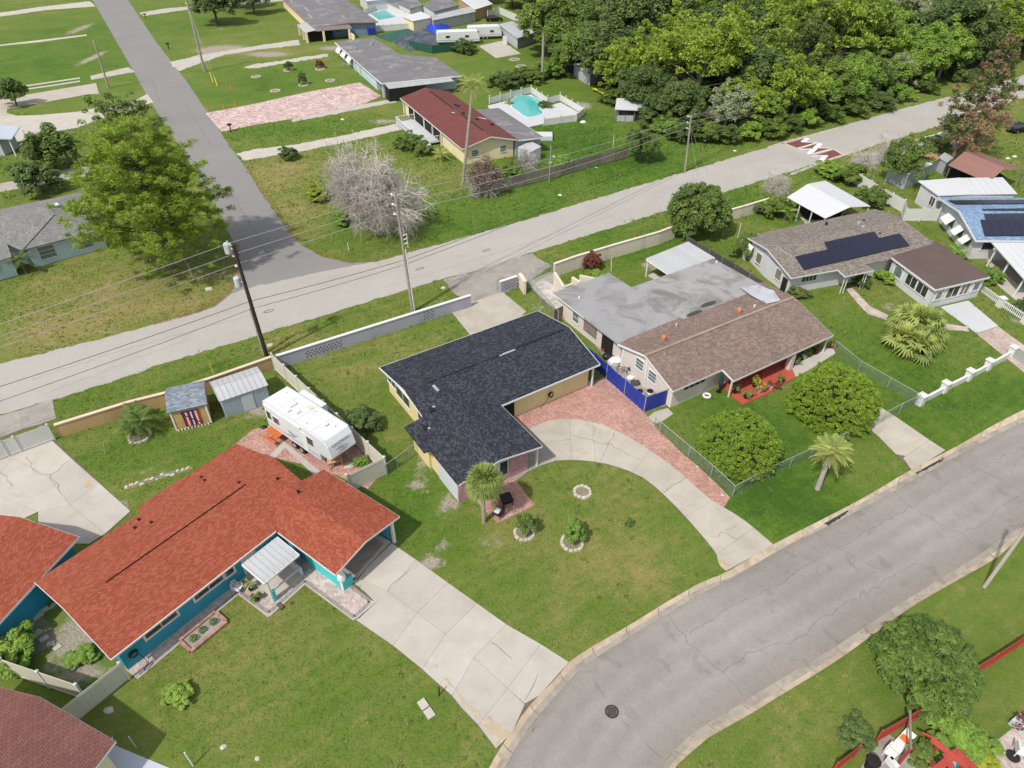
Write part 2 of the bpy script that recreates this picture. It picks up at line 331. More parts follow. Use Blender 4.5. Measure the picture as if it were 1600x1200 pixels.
def jitter(poly, amp, step=.6, closed=True):
    out = []; n = len(poly)
    for i in range(n if closed else n-1):
        p = np.asarray(poly[i], float); q = np.asarray(poly[(i+1) % n], float); L = np.hypot(*(q-p)); k = max(1, int(L/step))
        nn = np.array([-(q-p)[1], (q-p)[0]])/max(L, 1e-6)
        for j in range(k): out.append(tuple(p+(q-p)*j/k+nn*(random.gauss(0, amp) if j else random.gauss(0, amp*.5))))
    return out
PAVED = []                                       # polygons no grass grows on
def flat(name, poly, mat, z, parent=None, kind='structure', hard=True, zb=-.05, jit=0, label=None):
    if hard: PAVED.append(poly)
    p = jitter(poly, jit) if jit else poly
    o = MB().prism(p, zb, z).build(name, mat, parent)
    return tag(o, label, kind=kind if not parent else None)
def slabs(parent, polys, mat, z, gap=.014, name='slab'):
    for P in polys: MB().prism(inset(P, gap), -.02, z).build(name, mat, parent)
def strip(parent, outer, inner, joints, mat, z, name='slab', gap=.014):
    """slabs between two edges, cut at joints (pairs of points)"""
    to = [0]+[near_t(outer, np.array(a)) for a, b in joints]+[plen(outer)[-1]]
    ti = [0]+[near_t(inner, np.array(b)) for a, b in joints]+[plen(inner)[-1]]
    for i in range(len(to)-1):
        P = cut(outer, to[i], to[i+1])+cut(inner, ti[i], ti[i+1])[::-1]
        MB().prism(inset(P, gap), -.02, z).build(name, mat, parent)
def ribbon(name, lines, wd, z, mat, parent=None, kind='stuff'):
    """thin marks (cracks) lying on a surface: lines = list of polylines, wobbling"""
    b = MB()
    for L in lines:
        P = jitter(L, .10, .45, closed=False)+[tuple(L[-1])]
        for i in range(len(P)-1):
            p = np.array(P[i]); q = np.array(P[i+1]); d = q-p; l = max(np.hypot(*d), 1e-6); nn = np.array([-d[1], d[0]])/l*wd*random.uniform(.3, .7)
            b.add([(*(p-nn), z), (*(q-nn), z), (*(q+nn), z), (*(p+nn), z)], [(0, 1, 2, 3)])
    o = b.build(name, mat, parent); o['kind'] = kind; return o
def pip(X, Y, poly):
    a = np.asarray(poly, float); ins = np.zeros(X.shape, bool); j = len(a)-1
    x0, y0 = a.min(0)[:2]; x1, y1 = a.max(0)[:2]; box = (X >= x0) & (X <= x1) & (Y >= y0) & (Y <= y1)
    x = X[box]; y = Y[box]; r = np.zeros(x.shape, bool)
    for i in range(len(a)):
        c = ((a[i, 1] > y) != (a[j, 1] > y)); 
        with np.errstate(divide='ignore', invalid='ignore'):
            r ^= c & (x < (a[j, 0]-a[i, 0])*(y-a[i, 1])/(a[j, 1]-a[i, 1]+1e-12)+a[i, 0])
        j = i
    ins[box] = r; return ins
# ------------------------------------------------------------------ the ground: tone of the turf painted where it is greener, drier or worn
# u, v, half width, half height (photo), value ; green +, dry -
TONE = [(1180,770,150,70,.9),(1250,800,140,50,.8),(1480,640,170,70,.8),(1130,640,80,40,.7),(1230,690,70,50,.8),(1330,540,140,80,.35),(1590,610,60,60,.6),
 (1020,250,130,40,.7),(900,240,120,70,.8),(760,330,200,45,.65),(860,170,120,60,.6),(100,60,160,60,.55),(90,110,140,40,.5),(420,130,120,35,.75),(470,205,150,22,.6),(330,30,80,30,.3),
 (960,830,150,110,-.35),(1010,900,90,60,-.25),(960,960,60,40,.3),(650,770,70,70,.6),(700,860,80,50,.3),(640,640,50,60,.15),(600,540,130,50,-.35),(520,580,70,30,-.1),(660,600,40,50,.2),
 (180,450,170,60,-.65),(150,500,130,40,-.4),(60,520,70,40,-.35),(330,470,90,40,-.5),(60,400,70,30,.1),(440,270,70,50,-.7),(480,330,60,40,-.45),(560,370,60,30,.3),(700,290,90,30,-.45),
 (230,640,120,60,.1),(280,700,120,40,.35),(420,980,170,90,-.25),(300,1100,160,60,0),(530,1080,150,80,.05),(640,1130,100,60,.1),(720,960,110,60,.25),(560,880,60,60,.2),
 (560,500,120,30,.15),(260,600,160,30,.25),(640,460,60,20,.1),(970,380,100,30,.5),(1150,300,90,25,.45),(1080,370,90,30,.35),(990,410,60,25,.25),
 (1330,1010,190,110,.15),(1260,1130,110,60,-.15),(1500,900,90,70,.2),(1540,1080,90,60,-.1),(1380,560,90,60,.3),(1200,330,60,30,.3),(1420,270,60,40,.1),(1560,230,60,30,.1),(80,560,50,20,-.3),
 (1290,250,80,30,-.1),(60,230,70,30,.3),(110,270,90,30,.3),(800,90,80,40,.4),(790,370,70,20,.3),(330,70,60,20,-.15),(420,80,90,10,-.5)]
BARE = [(580,350,35,14,.5),(150,520,90,8,.35),(1020,415,30,8,.6),(690,470,22,10,.3),(700,850,16,12,.5),(700,790,25,25,.55),(665,720,22,30,.5),(740,690,14,20,.3),(655,760,30,14,.4),
 (770,845,30,14,.5),(110,1000,45,40,.55),(160,960,50,40,.4),(130,1050,50,25,.6),(670,880,30,16,.7),(340,80,30,5,.8),(420,85,40,5,.7),(345,45,20,4,.3),(145,90,10,14,.7),(360,185,20,5,.6),(125,45,14,14,.5),
 (600,190,25,6,.6),(550,100,40,6,.4),(1540,260,20,10,.3),(1090,700,20,30,.3),(1000,640,10,8,.6),(1150,760,16,16,.4),(430,640,40,15,.4),(400,640,20,14,.5),(170,680,40,6,.25),(250,740,70,8,.35),(190,790,25,20,.4),
 (1430,240,60,10,.6),(1380,250,50,10,.5),(1320,240,60,6,.35),(1180,200,60,7,.4),(1320,160,160,6,.5),(910,165,20,8,.6),(445,265,25,12,.25),(690,530,30,12,.3),(500,560,30,10,.3),(330,950,30,12,.2),
 (340,430,60,16,.35),(1390,480,20,10,.5),(1420,455,14,8,.4),(840,480,18,10,.4),(1590,500,20,8,.5),(1570,560,25,8,.5),(1275,1000,12,8,.2),(1230,420,20,10,.4),(965,370,20,6,.3),(1140,320,14,6,.3),(355,75,50,8,.5),(520,75,30,5,.6)]
def compile_paint(L):
    out = []
    for u, v, a, b, s in L:
        c = S2(u, v); ax = abs(S2(u+a, v)[0]-c[0]); ay = abs(S2(u, v-b)[1]-S2(u, v+b)[1])/2; out.append((c[0], c[1], max(ax, .5), max(ay, .5), s))
    return out
PT, PB = compile_paint(TONE), compile_paint(BARE)
def paint(X, Y, P):
    r = np.zeros_like(X)
    for cx, cy, ax, ay, s in P:
        d = ((X-cx)/ax)**2+((Y-cy)/ay)**2; r += s*np.exp(-d*1.2)
    return r
def turf_nodes(m, nt, bs, tuft=False):
    ge = nt.nodes.new('ShaderNodeNewGeometry'); vec = ge.outputs['Position']
    at_ = nt.nodes.new('ShaderNodeAttribute'); at_.attribute_name = 'tone'; ab = nt.nodes.new('ShaderNodeAttribute'); ab.attribute_name = 'bare'
    n1 = noise(nt, vec, .16, 6, .65, .5); n2 = noise(nt, vec, 1.1, 5, .7); n3 = noise(nt, vec, 5.5, 4, .75)
    mp = nt.nodes.new('ShaderNodeMapping'); mp.inputs['Rotation'].default_value = (0, 0, math.radians(-33)); m2 = nt.nodes.new('ShaderNodeMapping'); m2.inputs['Scale'].default_value = (.05, 1, 1)
    nt.links.new(vec, mp.inputs[0]); nt.links.new(mp.outputs[0], m2.inputs[0]); n4 = noise(nt, m2.outputs[0], 1.7, 2, .5)
    t = math_(nt, 'ADD', math_(nt, 'MULTIPLY', at_.outputs['Fac'], .30), .53)
    for nn, k in ((n1, .75), (n2, .62), (n3, .55), (n4, .30)):
        t = math_(nt, 'ADD', t, math_(nt, 'MULTIPLY', math_(nt, 'SUBTRACT', nn, .5), k))
    stops = [(.14, (.28, .215, .10)), (.33, (.195, .190, .058)), (.52, (.122, .165, .032)), (.72, (.083, .148, .019)), (.95, (.045, .10, .013))]
    if tuft: stops = [(p, sc3(c, 1.22)) for p, c in stops]
    col = ramp(nt, t, stops)
    bsum = math_(nt, 'ADD', ab.outputs['Fac'], math_(nt, 'MULTIPLY', math_(nt, 'SUBTRACT', n2, .5), 1.1))
    sand = ramp(nt, n3, [(.3, (.20, .165, .12)), (.7, (.40, .355, .29))])
    if not tuft: col = mixc(nt, ramp(nt, bsum, [(.26, (0, 0, 0)), (.46, (1, 1, 1))]), col, sand)
    if tuft:
        ar = nt.nodes.new('ShaderNodeAttribute'); ar.attribute_name = 'rnd'
        col = mixc(nt, 1.0, col, ramp(nt, ar.outputs['Fac'], [(0, (.40, .48, .40)), (.5, (.98, 1.0, .95)), (.9, (1.42, 1.38, 1.25)), (1, (2.1, 1.95, 1.8))]), 'MULTIPLY')
    nt.links.new(col, bs.inputs['Base Color']); bs.inputs['Roughness'].default_value = .9; bs.inputs['Specular IOR Level'].default_value = .15
    if not tuft: bump(nt, n3, bs, .9, .08)
m_turf, nt_, bs_ = base('turf'); turf_nodes(m_turf, nt_, bs_)
m_tuft, nt_, bs_ = base('grass_blades'); turf_nodes(m_tuft, nt_, bs_, True)
xs = np.concatenate([[-2500, -900, -400, -240], np.arange(-180, 181, 1.0), [240, 400, 900, 2500]])
ys = np.concatenate([[-1500, -300, -60], np.arange(0, 300, 1.0), [340, 420, 600, 1200, 3500]])
X, Y = np.meshgrid(xs, ys); nx, ny = len(xs), len(ys); Zg = np.zeros_like(X)
idx = np.arange(nx*ny).reshape(ny, nx); F = np.stack([idx[:-1, :-1], idx[:-1, 1:], idx[1:, 1:], idx[1:, :-1]], -1).reshape(-1, 4)
me = fastmesh('ground', np.stack([X, Y, Zg], -1).reshape(-1, 3), F, mat=m_turf)
for nm, P in (('tone', PT), ('bare', PB)):
    a = me.attributes.new(nm, 'FLOAT', 'POINT'); a.data.foreach_set('value', paint(X.ravel(), Y.ravel(), P).astype(np.float32))
g_ = bpy.data.objects.new('ground', me); C.objects.link(g_); g_['kind'] = 'structure'

# asphalt
def asphalt(name, c, var=.06, stain=None, patch=None):
    m, nt, bs = base(name); ge = nt.nodes.new('ShaderNodeNewGeometry'); vec = ge.outputs['Position']
    n1 = noise(nt, vec, .12, 5, .6, .6); n2 = noise(nt, vec, 1.3, 5, .65); n3 = noise(nt, vec, 14, 2, .6)
    f = math_(nt, 'ADD', math_(nt, 'MULTIPLY', n1, .45), math_(nt, 'ADD', math_(nt, 'MULTIPLY', n2, .30), math_(nt, 'MULTIPLY', n3, .25)))
    col = ramp(nt, f, [(.32, sc3(c, 1-var*1.6)), (.5, c), (.68, sc3(c, 1+var*1.6))])
    if stain: col = mixc(nt, ramp(nt, n2, [(.60, (0, 0, 0)), (.80, (1, 1, 1))]), col, stain)
    n5 = noise(nt, vec, 34, 2, .8); col = mixc(nt, 1.0, col, ramp(nt, n5, [(.28, (.74,)*3), (.5, (1, 1, 1)), (.75, (1.28,)*3)]), 'MULTIPLY')
    if 'street_asphalt' == name:   # wheel tracks worn along the lanes, paler crown between them
        ac = nt.nodes.new('ShaderNodeAttribute'); ac.attribute_name = 'across'; k = math_(nt, 'ADD', ac.outputs['Fac'], math_(nt, 'MULTIPLY', math_(nt, 'SUBTRACT', n1, .5), .10))
        col = mixc(nt, 1.0, col, ramp(nt, k, [(0, (.84, .83, .80)), (.08, (.96,)*3), (.20, (.90,)*3), (.30, (1.03,)*3), (.40, (.93,)*3), (.5, (1.05,)*3), (.62, (.92,)*3), (.72, (1.03,)*3), (.84, (.90,)*3), (1, (.86, .84, .80))]), 'MULTIPLY')
        pt = noise(nt, vec, .55, 3, .5, .4); col = mixc(nt, 1.0, col, ramp(nt, pt, [(.62, (1, 1, 1)), (.66, (.88,)*3), (.74, (.86,)*3)]), 'MULTIPLY')
    nt.links.new(col, bs.inputs['Base Color']); bs.inputs['Roughness'].default_value = .92; bs.inputs['Specular IOR Level'].default_value = .2
    bump(nt, n3, bs, .35, .02); return m
M['asp'] = asphalt('street_asphalt', (.265, .246, .228), .13, stain=(.205, .19, .175))
M['aspm'] = asphalt('pale_road_asphalt', (.36, .342, .315), .08, stain=(.30, .282, .26))
M['aspd'] = asphalt('side_street_asphalt', (.215, .209, .203), .06)

up_out = PL('2600,220 1800,552 1600,641 1490,701 1422,736 1340,784 1210,851 1132,897 1100,909 1050,937 980,980 925,1012 890,1035 870,1060 845,1085 820,1112 800,1145 780,1172 762,1205 735,1260 710,1330 690,1420')
up_mid = PL('2600,230 1800,562 1600,651 1492,706 1427,742 1334,793 1215,861 1140,903 1105,914 1055,942 985,985 932,1017 898,1040 870,1071 847,1096 824,1122 803,1155 784,1184 768,1215 742,1265 718,1333 699,1422')
up_in = PL('2600,238 1800,571 1600,659 1497,712 1432,748 1322,808 1230,853 1150,900 1111,920 1062,947 990,991 940,1022 907,1045 872,1083 848,1110 828,1135 806,1168 790,1197 775,1228 752,1275 728,1338 710,1425')
lo_in = PL('2700,320 1800,705 1600,823 1572,835 1545,857 1475,901 1390,954 1300,1014 1200,1073 1162,1097 1095,1137 1065,1160 1045,1182 1033,1202 1012,1250 1000,1320 995,1410')
lo_mid = PL('2700,327 1800,713 1600,832 1579,843 1550,866 1482,909 1397,963 1306,1024 1207,1085 1170,1108 1102,1146 1072,1171 1052,1190 1041,1207 1022,1255 1010,1322 1005,1411')
lo_out = PL('2700,331 1800,718 1600,838 1584,849 1556,873 1495,908 1420,952 1312,1030 1212,1092 1175,1115 1105,1155 1078,1178 1058,1196 1048,1212 1030,1260 1018,1324 1013,1412')
SL = [smooth_line(q, .8) for q in (up_out, up_mid, up_in, lo_in, lo_mid, lo_out)]
def mid_lift(P): return P
nA, nC = 260, 16; TA, TB = plen(SL[2])[-1], plen(SL[3])[-1]; ia = [at(SL[2], TA*i/nA) for i in range(nA+1)]; ib = [at(SL[3], TB*i/nA) for i in range(nA+1)]
V = [(*(p+(q-p)*j/nC), .012) for p, q in zip(ia, ib) for j in range(nC+1)]; F = [(i*(nC+1)+j, i*(nC+1)+j+1, (i+1)*(nC+1)+j+1, (i+1)*(nC+1)+j) for i in range(nA) for j in range(nC)]
me = fastmesh('curved_street', V, [f[::-1] for f in F], mat=M['asp']); a = me.attributes.new('across', 'FLOAT', 'POINT'); a.data.foreach_set('value', np.tile(np.arange(nC+1)/nC, nA+1).astype(np.float32))
st = bpy.data.objects.new('curved_street', me); C.objects.link(st); st['kind'] = 'structure'
PAVED.append(SL[0]+SL[5][::-1])
kb = M['kerb'] = plain('kerb_concrete', (.315, .28, .235), .16, 1.2, .9, .3, 16, stain=(.20, .18, .15), smask=(.45, .72), sscale=.8, rnd=.10)
kb2 = plain('kerb_lip', (.44, .36, .26), .2, 1.6, .9, .3, 16, stain=(.27, .23, .18), smask=(.45, .7), sscale=.9, rnd=.12)
for nm, (o_, m_, i_) in (('kerb', (SL[0], SL[1], SL[2])), ('kerb', (SL[5], SL[4], SL[3]))):
    root = MB().prism(cut(i_, 0, plen(i_)[-1])+cut(o_, 0, plen(o_)[-1])[::-1], -.05, .004).build(nm, M['joint']); tag(root, kind='structure')
    n = int(plen(i_)[-1]/2.6)
    for k in range(n):
        b = MB(); rows = []
        for L, z in ((i_, .016), (m_, .022), (o_, .12)):
            T = plen(L)[-1]; rows.append([(*at(L, T*(k+.006+j/3*.988)/n), z) for j in range(4)])
        vs = [p for r in rows for p in r]; vs += [(p[0], p[1], -.03) for p in rows[0]]+[(p[0], p[1], -.03) for p in rows[2]]
        fs = []
        for a, bb in ((0, 4), (4, 8), (12, 0), (8, 16)):
            fs += [(a+j, a+j+1, bb+j+1, bb+j) for j in range(3)]
        fs += [(0, 4, 8, 16, 12), (3, 15, 19, 11, 7)]
        b.add(vs, fs); b.m = [0]*3+[1]*3+[0]*3+[1]*3+[0]*2; b.build('kerb_segment', [kb, kb2], root)
CR = ['1077,990 1130,955 1200,921 1240,895 1312,856 1362,825 1422,792 1470,762 1525,735 1560,718 1590,700', '1127,1052 1160,1030 1200,1009 1250,996 1287,964 1307,951 1362,920 1430,880', '1043,960 1060,985 1087,1012 1127,1052 1150,1070 1160,1087',
 '1272,832 1290,848 1310,857 1345,875 1400,900', '1395,767 1422,792 1470,820 1500,832 1515,845 1525,855', '1496,711 1532,735 1567,750 1600,772', '1505,831 1542,817 1560,795 1590,775', '928,1065 945,1090', '970,1125 985,1138', '1008,1162 1033,1185', '1312,857 1330,880 1345,895']
ribbon('crack', [PL(c) for c in CR], .022, .0165, M['crack'], st)
# dirt and leaf litter lying in the gutters
b = MB(); rd = random.Random(5)
for L, w0 in ((SL[2], -1), (SL[3], 1)):
    T = plen(L)[-1]
    for k in range(230):
        t = rd.random()*T; p, q = at(L, t), at(L, min(T, t+.1)); d = (q-p)/max(np.hypot(*(q-p)), 1e-6); nn = np.array([-d[1], d[0]]); off = rd.gauss(.05, .16); c = p+nn*off; a, e = rd.uniform(.04, .30), rd.uniform(.012, .035)
        b.add([(*(c-d*a), .0235), (*(c-nn*e), .0235), (*(c+d*a*rd.uniform(.5, 1)), .0235), (*(c+nn*e), .0235)], [(0, 1, 2, 3)])
tag(b.build('gutter_litter', plain('gutter_litter', (.20, .175, .14), .3, 3, .95, .1)), kind='stuff')
# main road and side street
mr_top = PL('-260,625 -60,584 0,569 90,546 175,525 270,498 312,488 335,480 362,459 380,452 500,425 587,409 650,392 720,372 800,350 962,301 1060,272 1175,237 1229,223 1305,200 1410,170 1517,142 1600,117 1760,70')
mr_bot = PL('-260,712 -60,664 0,648 82,625 162,600 250,570 400,525 415,520 532,485 687,437 750,422 800,404 862,385 1012,338 1100,310 1220,272 1265,259 1365,227 1435,207 1540,172 1620,146 1760,100')
road = flat('main_road', mr_top+mr_bot[::-1], M['aspm'], .010, jit=.10); PAVED.append(mr_top+mr_bot[::-1])
sd_l = PL('60,-110 100,-62 145,0 205,105 230,150 290,245 345,335 372,395 373,430 362,457 335,478 312,488'); sd_r = PL('140,-62 168,-30 200,0 225,37 245,67 267,95 295,132 320,170 350,215 380,257 407,300 432,335 452,363 470,382 505,402 550,411 587,409')
side = flat('side_street', sd_l+PL('420,478 520,440 570,420')+sd_r[::-1], M['aspd'], .006, jit=.06)
ribbon('crack', [PL('180,60 200,58 228,50'), PL('190,75 240,72'), PL('215,92 262,88'), PL('235,120 250,160 275,165'), PL('360,300 420,400'), PL('290,160 330,230')], .05, .011, M['crack'], side)
ribbon('crack', [PL('50,592 200,545 400,490'), PL('80,612 300,528'), PL('600,450 800,388 960,335'), PL('980,315 1200,246')], .025, .015, M['crack'], road)
# rusty pine needle litter on the turf along the junction
b = MB(); rd = random.Random(8)
for q, sg in (('383,258 407,300 432,335 452,363 470,382 505,402 550,412 600,406', 1), ('374,380 374,430 362,457 335,478 300,492 240,508', -1)):
    L = PL(q); T = plen(L)[-1]
    for k in range(1500):
        t = rd.random()*T; p, p2 = at(L, t), at(L, min(T, t+.1)); d = (p2-p)/max(np.hypot(*(p2-p)), 1e-6); nn = np.array([-d[1], d[0]])*sg; c = p+nn*abs(rd.gauss(0, .45)); a, e, th = rd.uniform(.05, .16), rd.uniform(.01, .03), rd.uniform(0, 6.28); u_ = np.array([math.cos(th), math.sin(th)])*a; v_ = np.array([-math.sin(th), math.cos(th)])*e
        z = rd.uniform(.02, .06); b.add([(*(c-u_), z), (*(c-v_), z), (*(c+u_), z), (*(c+v_), z)], [(0, 1, 2, 3)])
tag(b.build('pine_needle_litter', plain('needle_litter', (.30, .15, .07), .3, 3, .95, .1)), kind='stuff')
# painted speed table on the main road
sp = thing('speed_table', 'maroon painted speed table with white zigzag across the pale road', 'speed table', S(1270, 234))
def ly(q, z): return [(*(np.array(p)-np.array(sp.location[:2])), z) for p in PL(q)]
for poly in ('1227.4,224.3 1258.5,216 1253.3,222.4 1274.3,222.4 1245,231.8', '1252.5,232.5 1279.5,223.5 1271.3,231.8', '1273.5,232.1 1296.8,231.8 1266.8,240.4', '1273.5,243 1302,234 1316,241.5 1286.3,251 1291.5,242.3'): MB().slab(ly(poly, .022), .03).build('red_panel', M['speed'], sp)
for q, wd_ in (('1262,216.2 1254,222.3', .75), ('1254,222.6 1275,222.3', .22), ('1282,224.3 1264,240.6', .8), ('1248.8,234 1271,232.4', .25), ('1277,231.3 1297.5,231.7', .22), ('1290.6,242.6 1283.5,250.7', .75), ('1269,244.6 1291,242.4', .25), ('1245,232 1278,222.8', .2), ('1267,240.8 1302,233.5', .2), ('1227,224.6 1245,232', .15), ('1303,233.8 1316,241.3', .15)):
    a_, b_ = ly(q, .030); MB().bar(a_, b_, wd_, .006).build('white_stripe', M['roadw'], sp)
for q in ('1200,229 1228,220 1305,200 1307,202 1230,223 1202,231', '1235,271 1283,252 1365,226 1366,228 1285,255 1237,274'):
    MB().slab([(*p, .03) for p in PL(q)], .04).build('edge_kerb', M['concl'], road)
# manhole
mh = thing('manhole_cover', 'round iron manhole cover set in the curved street', 'manhole cover', S(956, 1112))
MB().lathe([(.0, 0), (.40, 0), (.40, .022), (.0, .022)], 28, (0, 0, .004)).build('ring', M['dark'], mh); MB().lathe([(.0, 0), (.33, 0), (.33, .032), (0, .034)], 28, (0, 0, .004)).build('lid', M['iron'], mh)
cover = MB()
for k in range(-4, 5): cover.box(-.25, .25, k*.06-.012, k*.06+.012, .036, .042)
cover.build('grip_rib', M['dark'], mh)
# water standing in the gutter
wet = plain('gutter_water', (.03, .028, .022), .3, 4, .12, 0, spec=.7)
for q in ('1235,845 1243,838 1262,828 1272,820 1285,812 1300,803 1306,801 1302,808 1280,822 1262,833 1245,843', '1318,795 1325,789 1345,785 1330,795 1320,802', '1430,737 1445,728 1462,719 1475,715 1473,720 1452,731 1432,742', '1284,816 1300,806 1322,796 1330,790 1318,806 1295,822'):
    o = MB().slab([(*p, .034) for p in jitter(PL(q), .03, .25)], .003).build('gutter_water', wet); tag(o, kind='structure')

# ------------------------------------------------------------------ driveways, paths and patios
def pad(name, q, mat, z=.03, jit=0, joint=None):
    P = PL(q) if isinstance(q, str) else q; return flat(name, P, mat, z, jit=jit)
# curved drive of the yellow house: brick pavers with concrete slabs laid through them
M['pav'] = pavers('pink_pavers', [(.31, .150, .120), (.39, .205, .165), (.46, .29, .245)], (.33, .23, .19), .11, .22, .6)
M['pavg'] = pavers('grey_pink_pavers', [(.36, .29, .26), (.44, .36, .33), (.52, .45, .42)], (.30, .26, .24), .16, .26, .95)
M['pavd'] = pavers('dark_grey_pavers', [(.20, .18, .18), (.26, .235, .23), (.31, .28, .27)], (.2, .18, .17), .12, .24, .95)
M['pavp'] = pavers('blotchy_pink_pavers', [(.36, .23, .21), (.46, .33, .31), (.58, .47, .45)], (.40, .33, .31), .32, .5, .4)
d_out = PL('800,690 828,670 858,658 890,655 925,660 960,672 1005,697 1045,725 1075,750 1110,781 1132,794 1165,815 1209,852')
d_in = PL('800,742 826,736 845,728 868,720 895,719 930,722 965,730 1005,747 1042,778 1080,818 1115,860 1134,893')
pv = pad('paved_drive', PL('790,655 806,645 860,624 918,601 947,588 1005,643 1034,678 1070,712 1094,732 1120,756 1141,778 1131,793')+d_out[:10][::-1], M['pav'], .035)
dr = pad('concrete_drive', d_out+d_in[::-1], M['joint'], .024)
js = [(S2(828, 671), S2(868, 720)), (S2(890, 655), S2(894, 719)), (S2(925, 660), S2(930, 723)), (S2(1017, 703), S2(987, 740)), (S2(1071, 747), S2(1035, 772)), (S2(1113, 783), S2(1068, 808)), (S2(1177, 825), S2(1122, 866))]
strip(dr, smooth_line(d_out, .9), smooth_line(d_in, .9), js, M['conc'], .05)
ribbon('crack', [PL('893,680 925,688 950,695 937,722'), PL('950,695 963,672'), PL('945,692 985,712 1000,720'), PL('1035,772 1050,758 1071,747'), PL('1110,840 1135,831 1155,845'), PL('1135,831 1152,820'), PL('925,683 930,668'), PL('860,690 893,688')], .03, .0545, M['crack'], dr)
pad('entry_walk', '790,690 822,664 870,716 826,737 806,752 795,742', M['concd'], .058)
fp = pad('front_patio', '742,774 753,795 769,808 777,818 836,790 806,751 795,744 760,745', M['pav'], .05)
# wide drive of the orange roofed house
dl = pad('house_drive', '470,850 520,790 612,848 700,911 790,975 890,1035 845,1087 800,1148 775,1171 747,1134 720,1105 675,1060 615,1010 556,969 584,939 547,907', M['joint'], .024)
def pp(s): return PL(s)
slabs(dl, [pp('575,886 612,849 650,875 606,925 560,905'), pp('650,875 700,911 652,958 606,925'), pp('700,911 745,943 696,992 652,958'), pp('745,943 791,976 741,1028 700,996 696,992'), pp('791,976 845,1007 793,1076 741,1028'), pp('845,1007 889,1035 843,1087 820,1100 793,1076'),
 pp('606,925 560,968 557,966 584,939 570,925 549,908 560,905'), pp('606,925 652,958 614,1009 556,969'), pp('652,958 696,992 660,1046 614,1009'), pp('696,992 741,1028 706,1087 675,1060 660,1046'), pp('741,1028 793,1076 747,1133 720,1105 706,1087'), pp('793,1076 820,1101 800,1146 775,1170 747,1133'),
 pp('470,850 520,790 611,847 575,885 559,904 547,905')], M['concl'], .05)
pad('carport_floor', '480,846 520,800 600,850 560,895 545,905', M['concd'], .056)
for q in ('690,1060 715,1085 745,1125 752,1120 725,1090 700,1062', '752,1128 765,1120 790,1140 800,1145 778,1168 772,1160', '1115,858 1128,872 1140,884 1134,892 1122,878', '882,1042 890,1036 900,1035 880,1060'):
    o = MB().slab([(*p, .056) for p in jitter(PL(q), .06, .3)], .003).build('rust_stain', M['rust']); tag(o, kind='structure')
ribbon('crack', [PL('768,1005 775,1010 790,1022 800,1030'), PL('606,925 640,890'), PL('820,1095 840,1055'), PL('680,1040 684,1044')], .03, .0545, M['crack'], dl)
# paver path round the porch
pad('house_path', '197,1047 215,1061 373,930 420,965 477,914 553,970 583,940 548,913 500,870 440,820 360,870 190,1030', M['pavg'], .04)
b = MB()
for a_, c_ in (((215,1061),(373,928)), ((373,928),(420,964)), ((420,964),(477,913)), ((477,913),(553,969))):
    p, q = S(*a_, .03), S(*c_, .03); b.bar(p, q, .07, .10)
tag(b.build('path_edging', M['concl']), kind='structure')
b = MB()
for a_, c_ in (((217,1054),(373,923)), ((373,923),(420,957)), ((420,957),(476.5,907)), ((476.5,907),(554,964)), ((554,964),(578,940)), ((578,940),(547,915))):
    b.bar(S(*a_, .043), S(*c_, .043), .22, .01)
tag(b.build('path_border', M['pavd']), kind='structure')
# back drive, far left
bd = pad('back_drive', '-60,735 0,712 85,688 205,800 165,835 60,800 0,830 -60,850', M['joint'], .024)
slabs(bd, [pp('-60,735 0,712 40,700 20,716 0,742 -60,770'), pp('40,700 82,689 115,720 75,745 20,716'), pp('115,720 155,755 110,790 75,745'), pp('155,755 204,799 165,834 110,790'), pp('0,742 20,716 75,745 110,790 60,800 0,775'), pp('-60,772 0,744 0,775 60,800 0,828 -60,848'), pp('60,800 110,790 165,834 140,850 60,850')], M['concl'], .045)
ribbon('crack', [PL('40,715 55,735 62,741'), PL('62,741 80,742 95,770'), PL('80,742 110,720'), PL('0,738 20,760')], .03, .0495, M['crack'], bd)
o = MB().slab([(*p, .050) for p in jitter(PL('132,750 140,748 146,760 145,768 138,764'), .05, .3)], .003).build('rust_stain', M['rust']); tag(o, kind='structure')
ap = pad('drive_apron', '-60,700 -60,668 0,650 30,640 82,624 88,655 60,665 0,686', M['joint'], .020)
slabs(ap, [pp('-60,700 -60,668 0,650 32,641 36,670 0,684'), pp('32,641 82,624 88,654 60,664 36,670')], M['concd'], .035)
# back entries between the walls
pad('back_apron', '692,437 750,422 800,404 832,396 840,404 862,416 824,440 778,462 760,466 735,474 712,460', M['concd'], .022, jit=.08)
pd_ = pad('rear_drive', '705,487 736,473 768,462 786,457 822,487 790,520 740,530', M['conc'], .035)
pad('courtyard', '824,441 862,424 885,446 900,500 873,482 858,476', M['concd'], .038)
M['stonef'] = pavers('courtyard_stones', [(.36, .34, .30), (.45, .43, .39), (.5, .48, .44)], (.25, .23, .2), .4, .5, .3)
pad('courtyard_paving', '828,448 850,438 890,460 880,500 868,483 858,476', M['stonef'], .042)
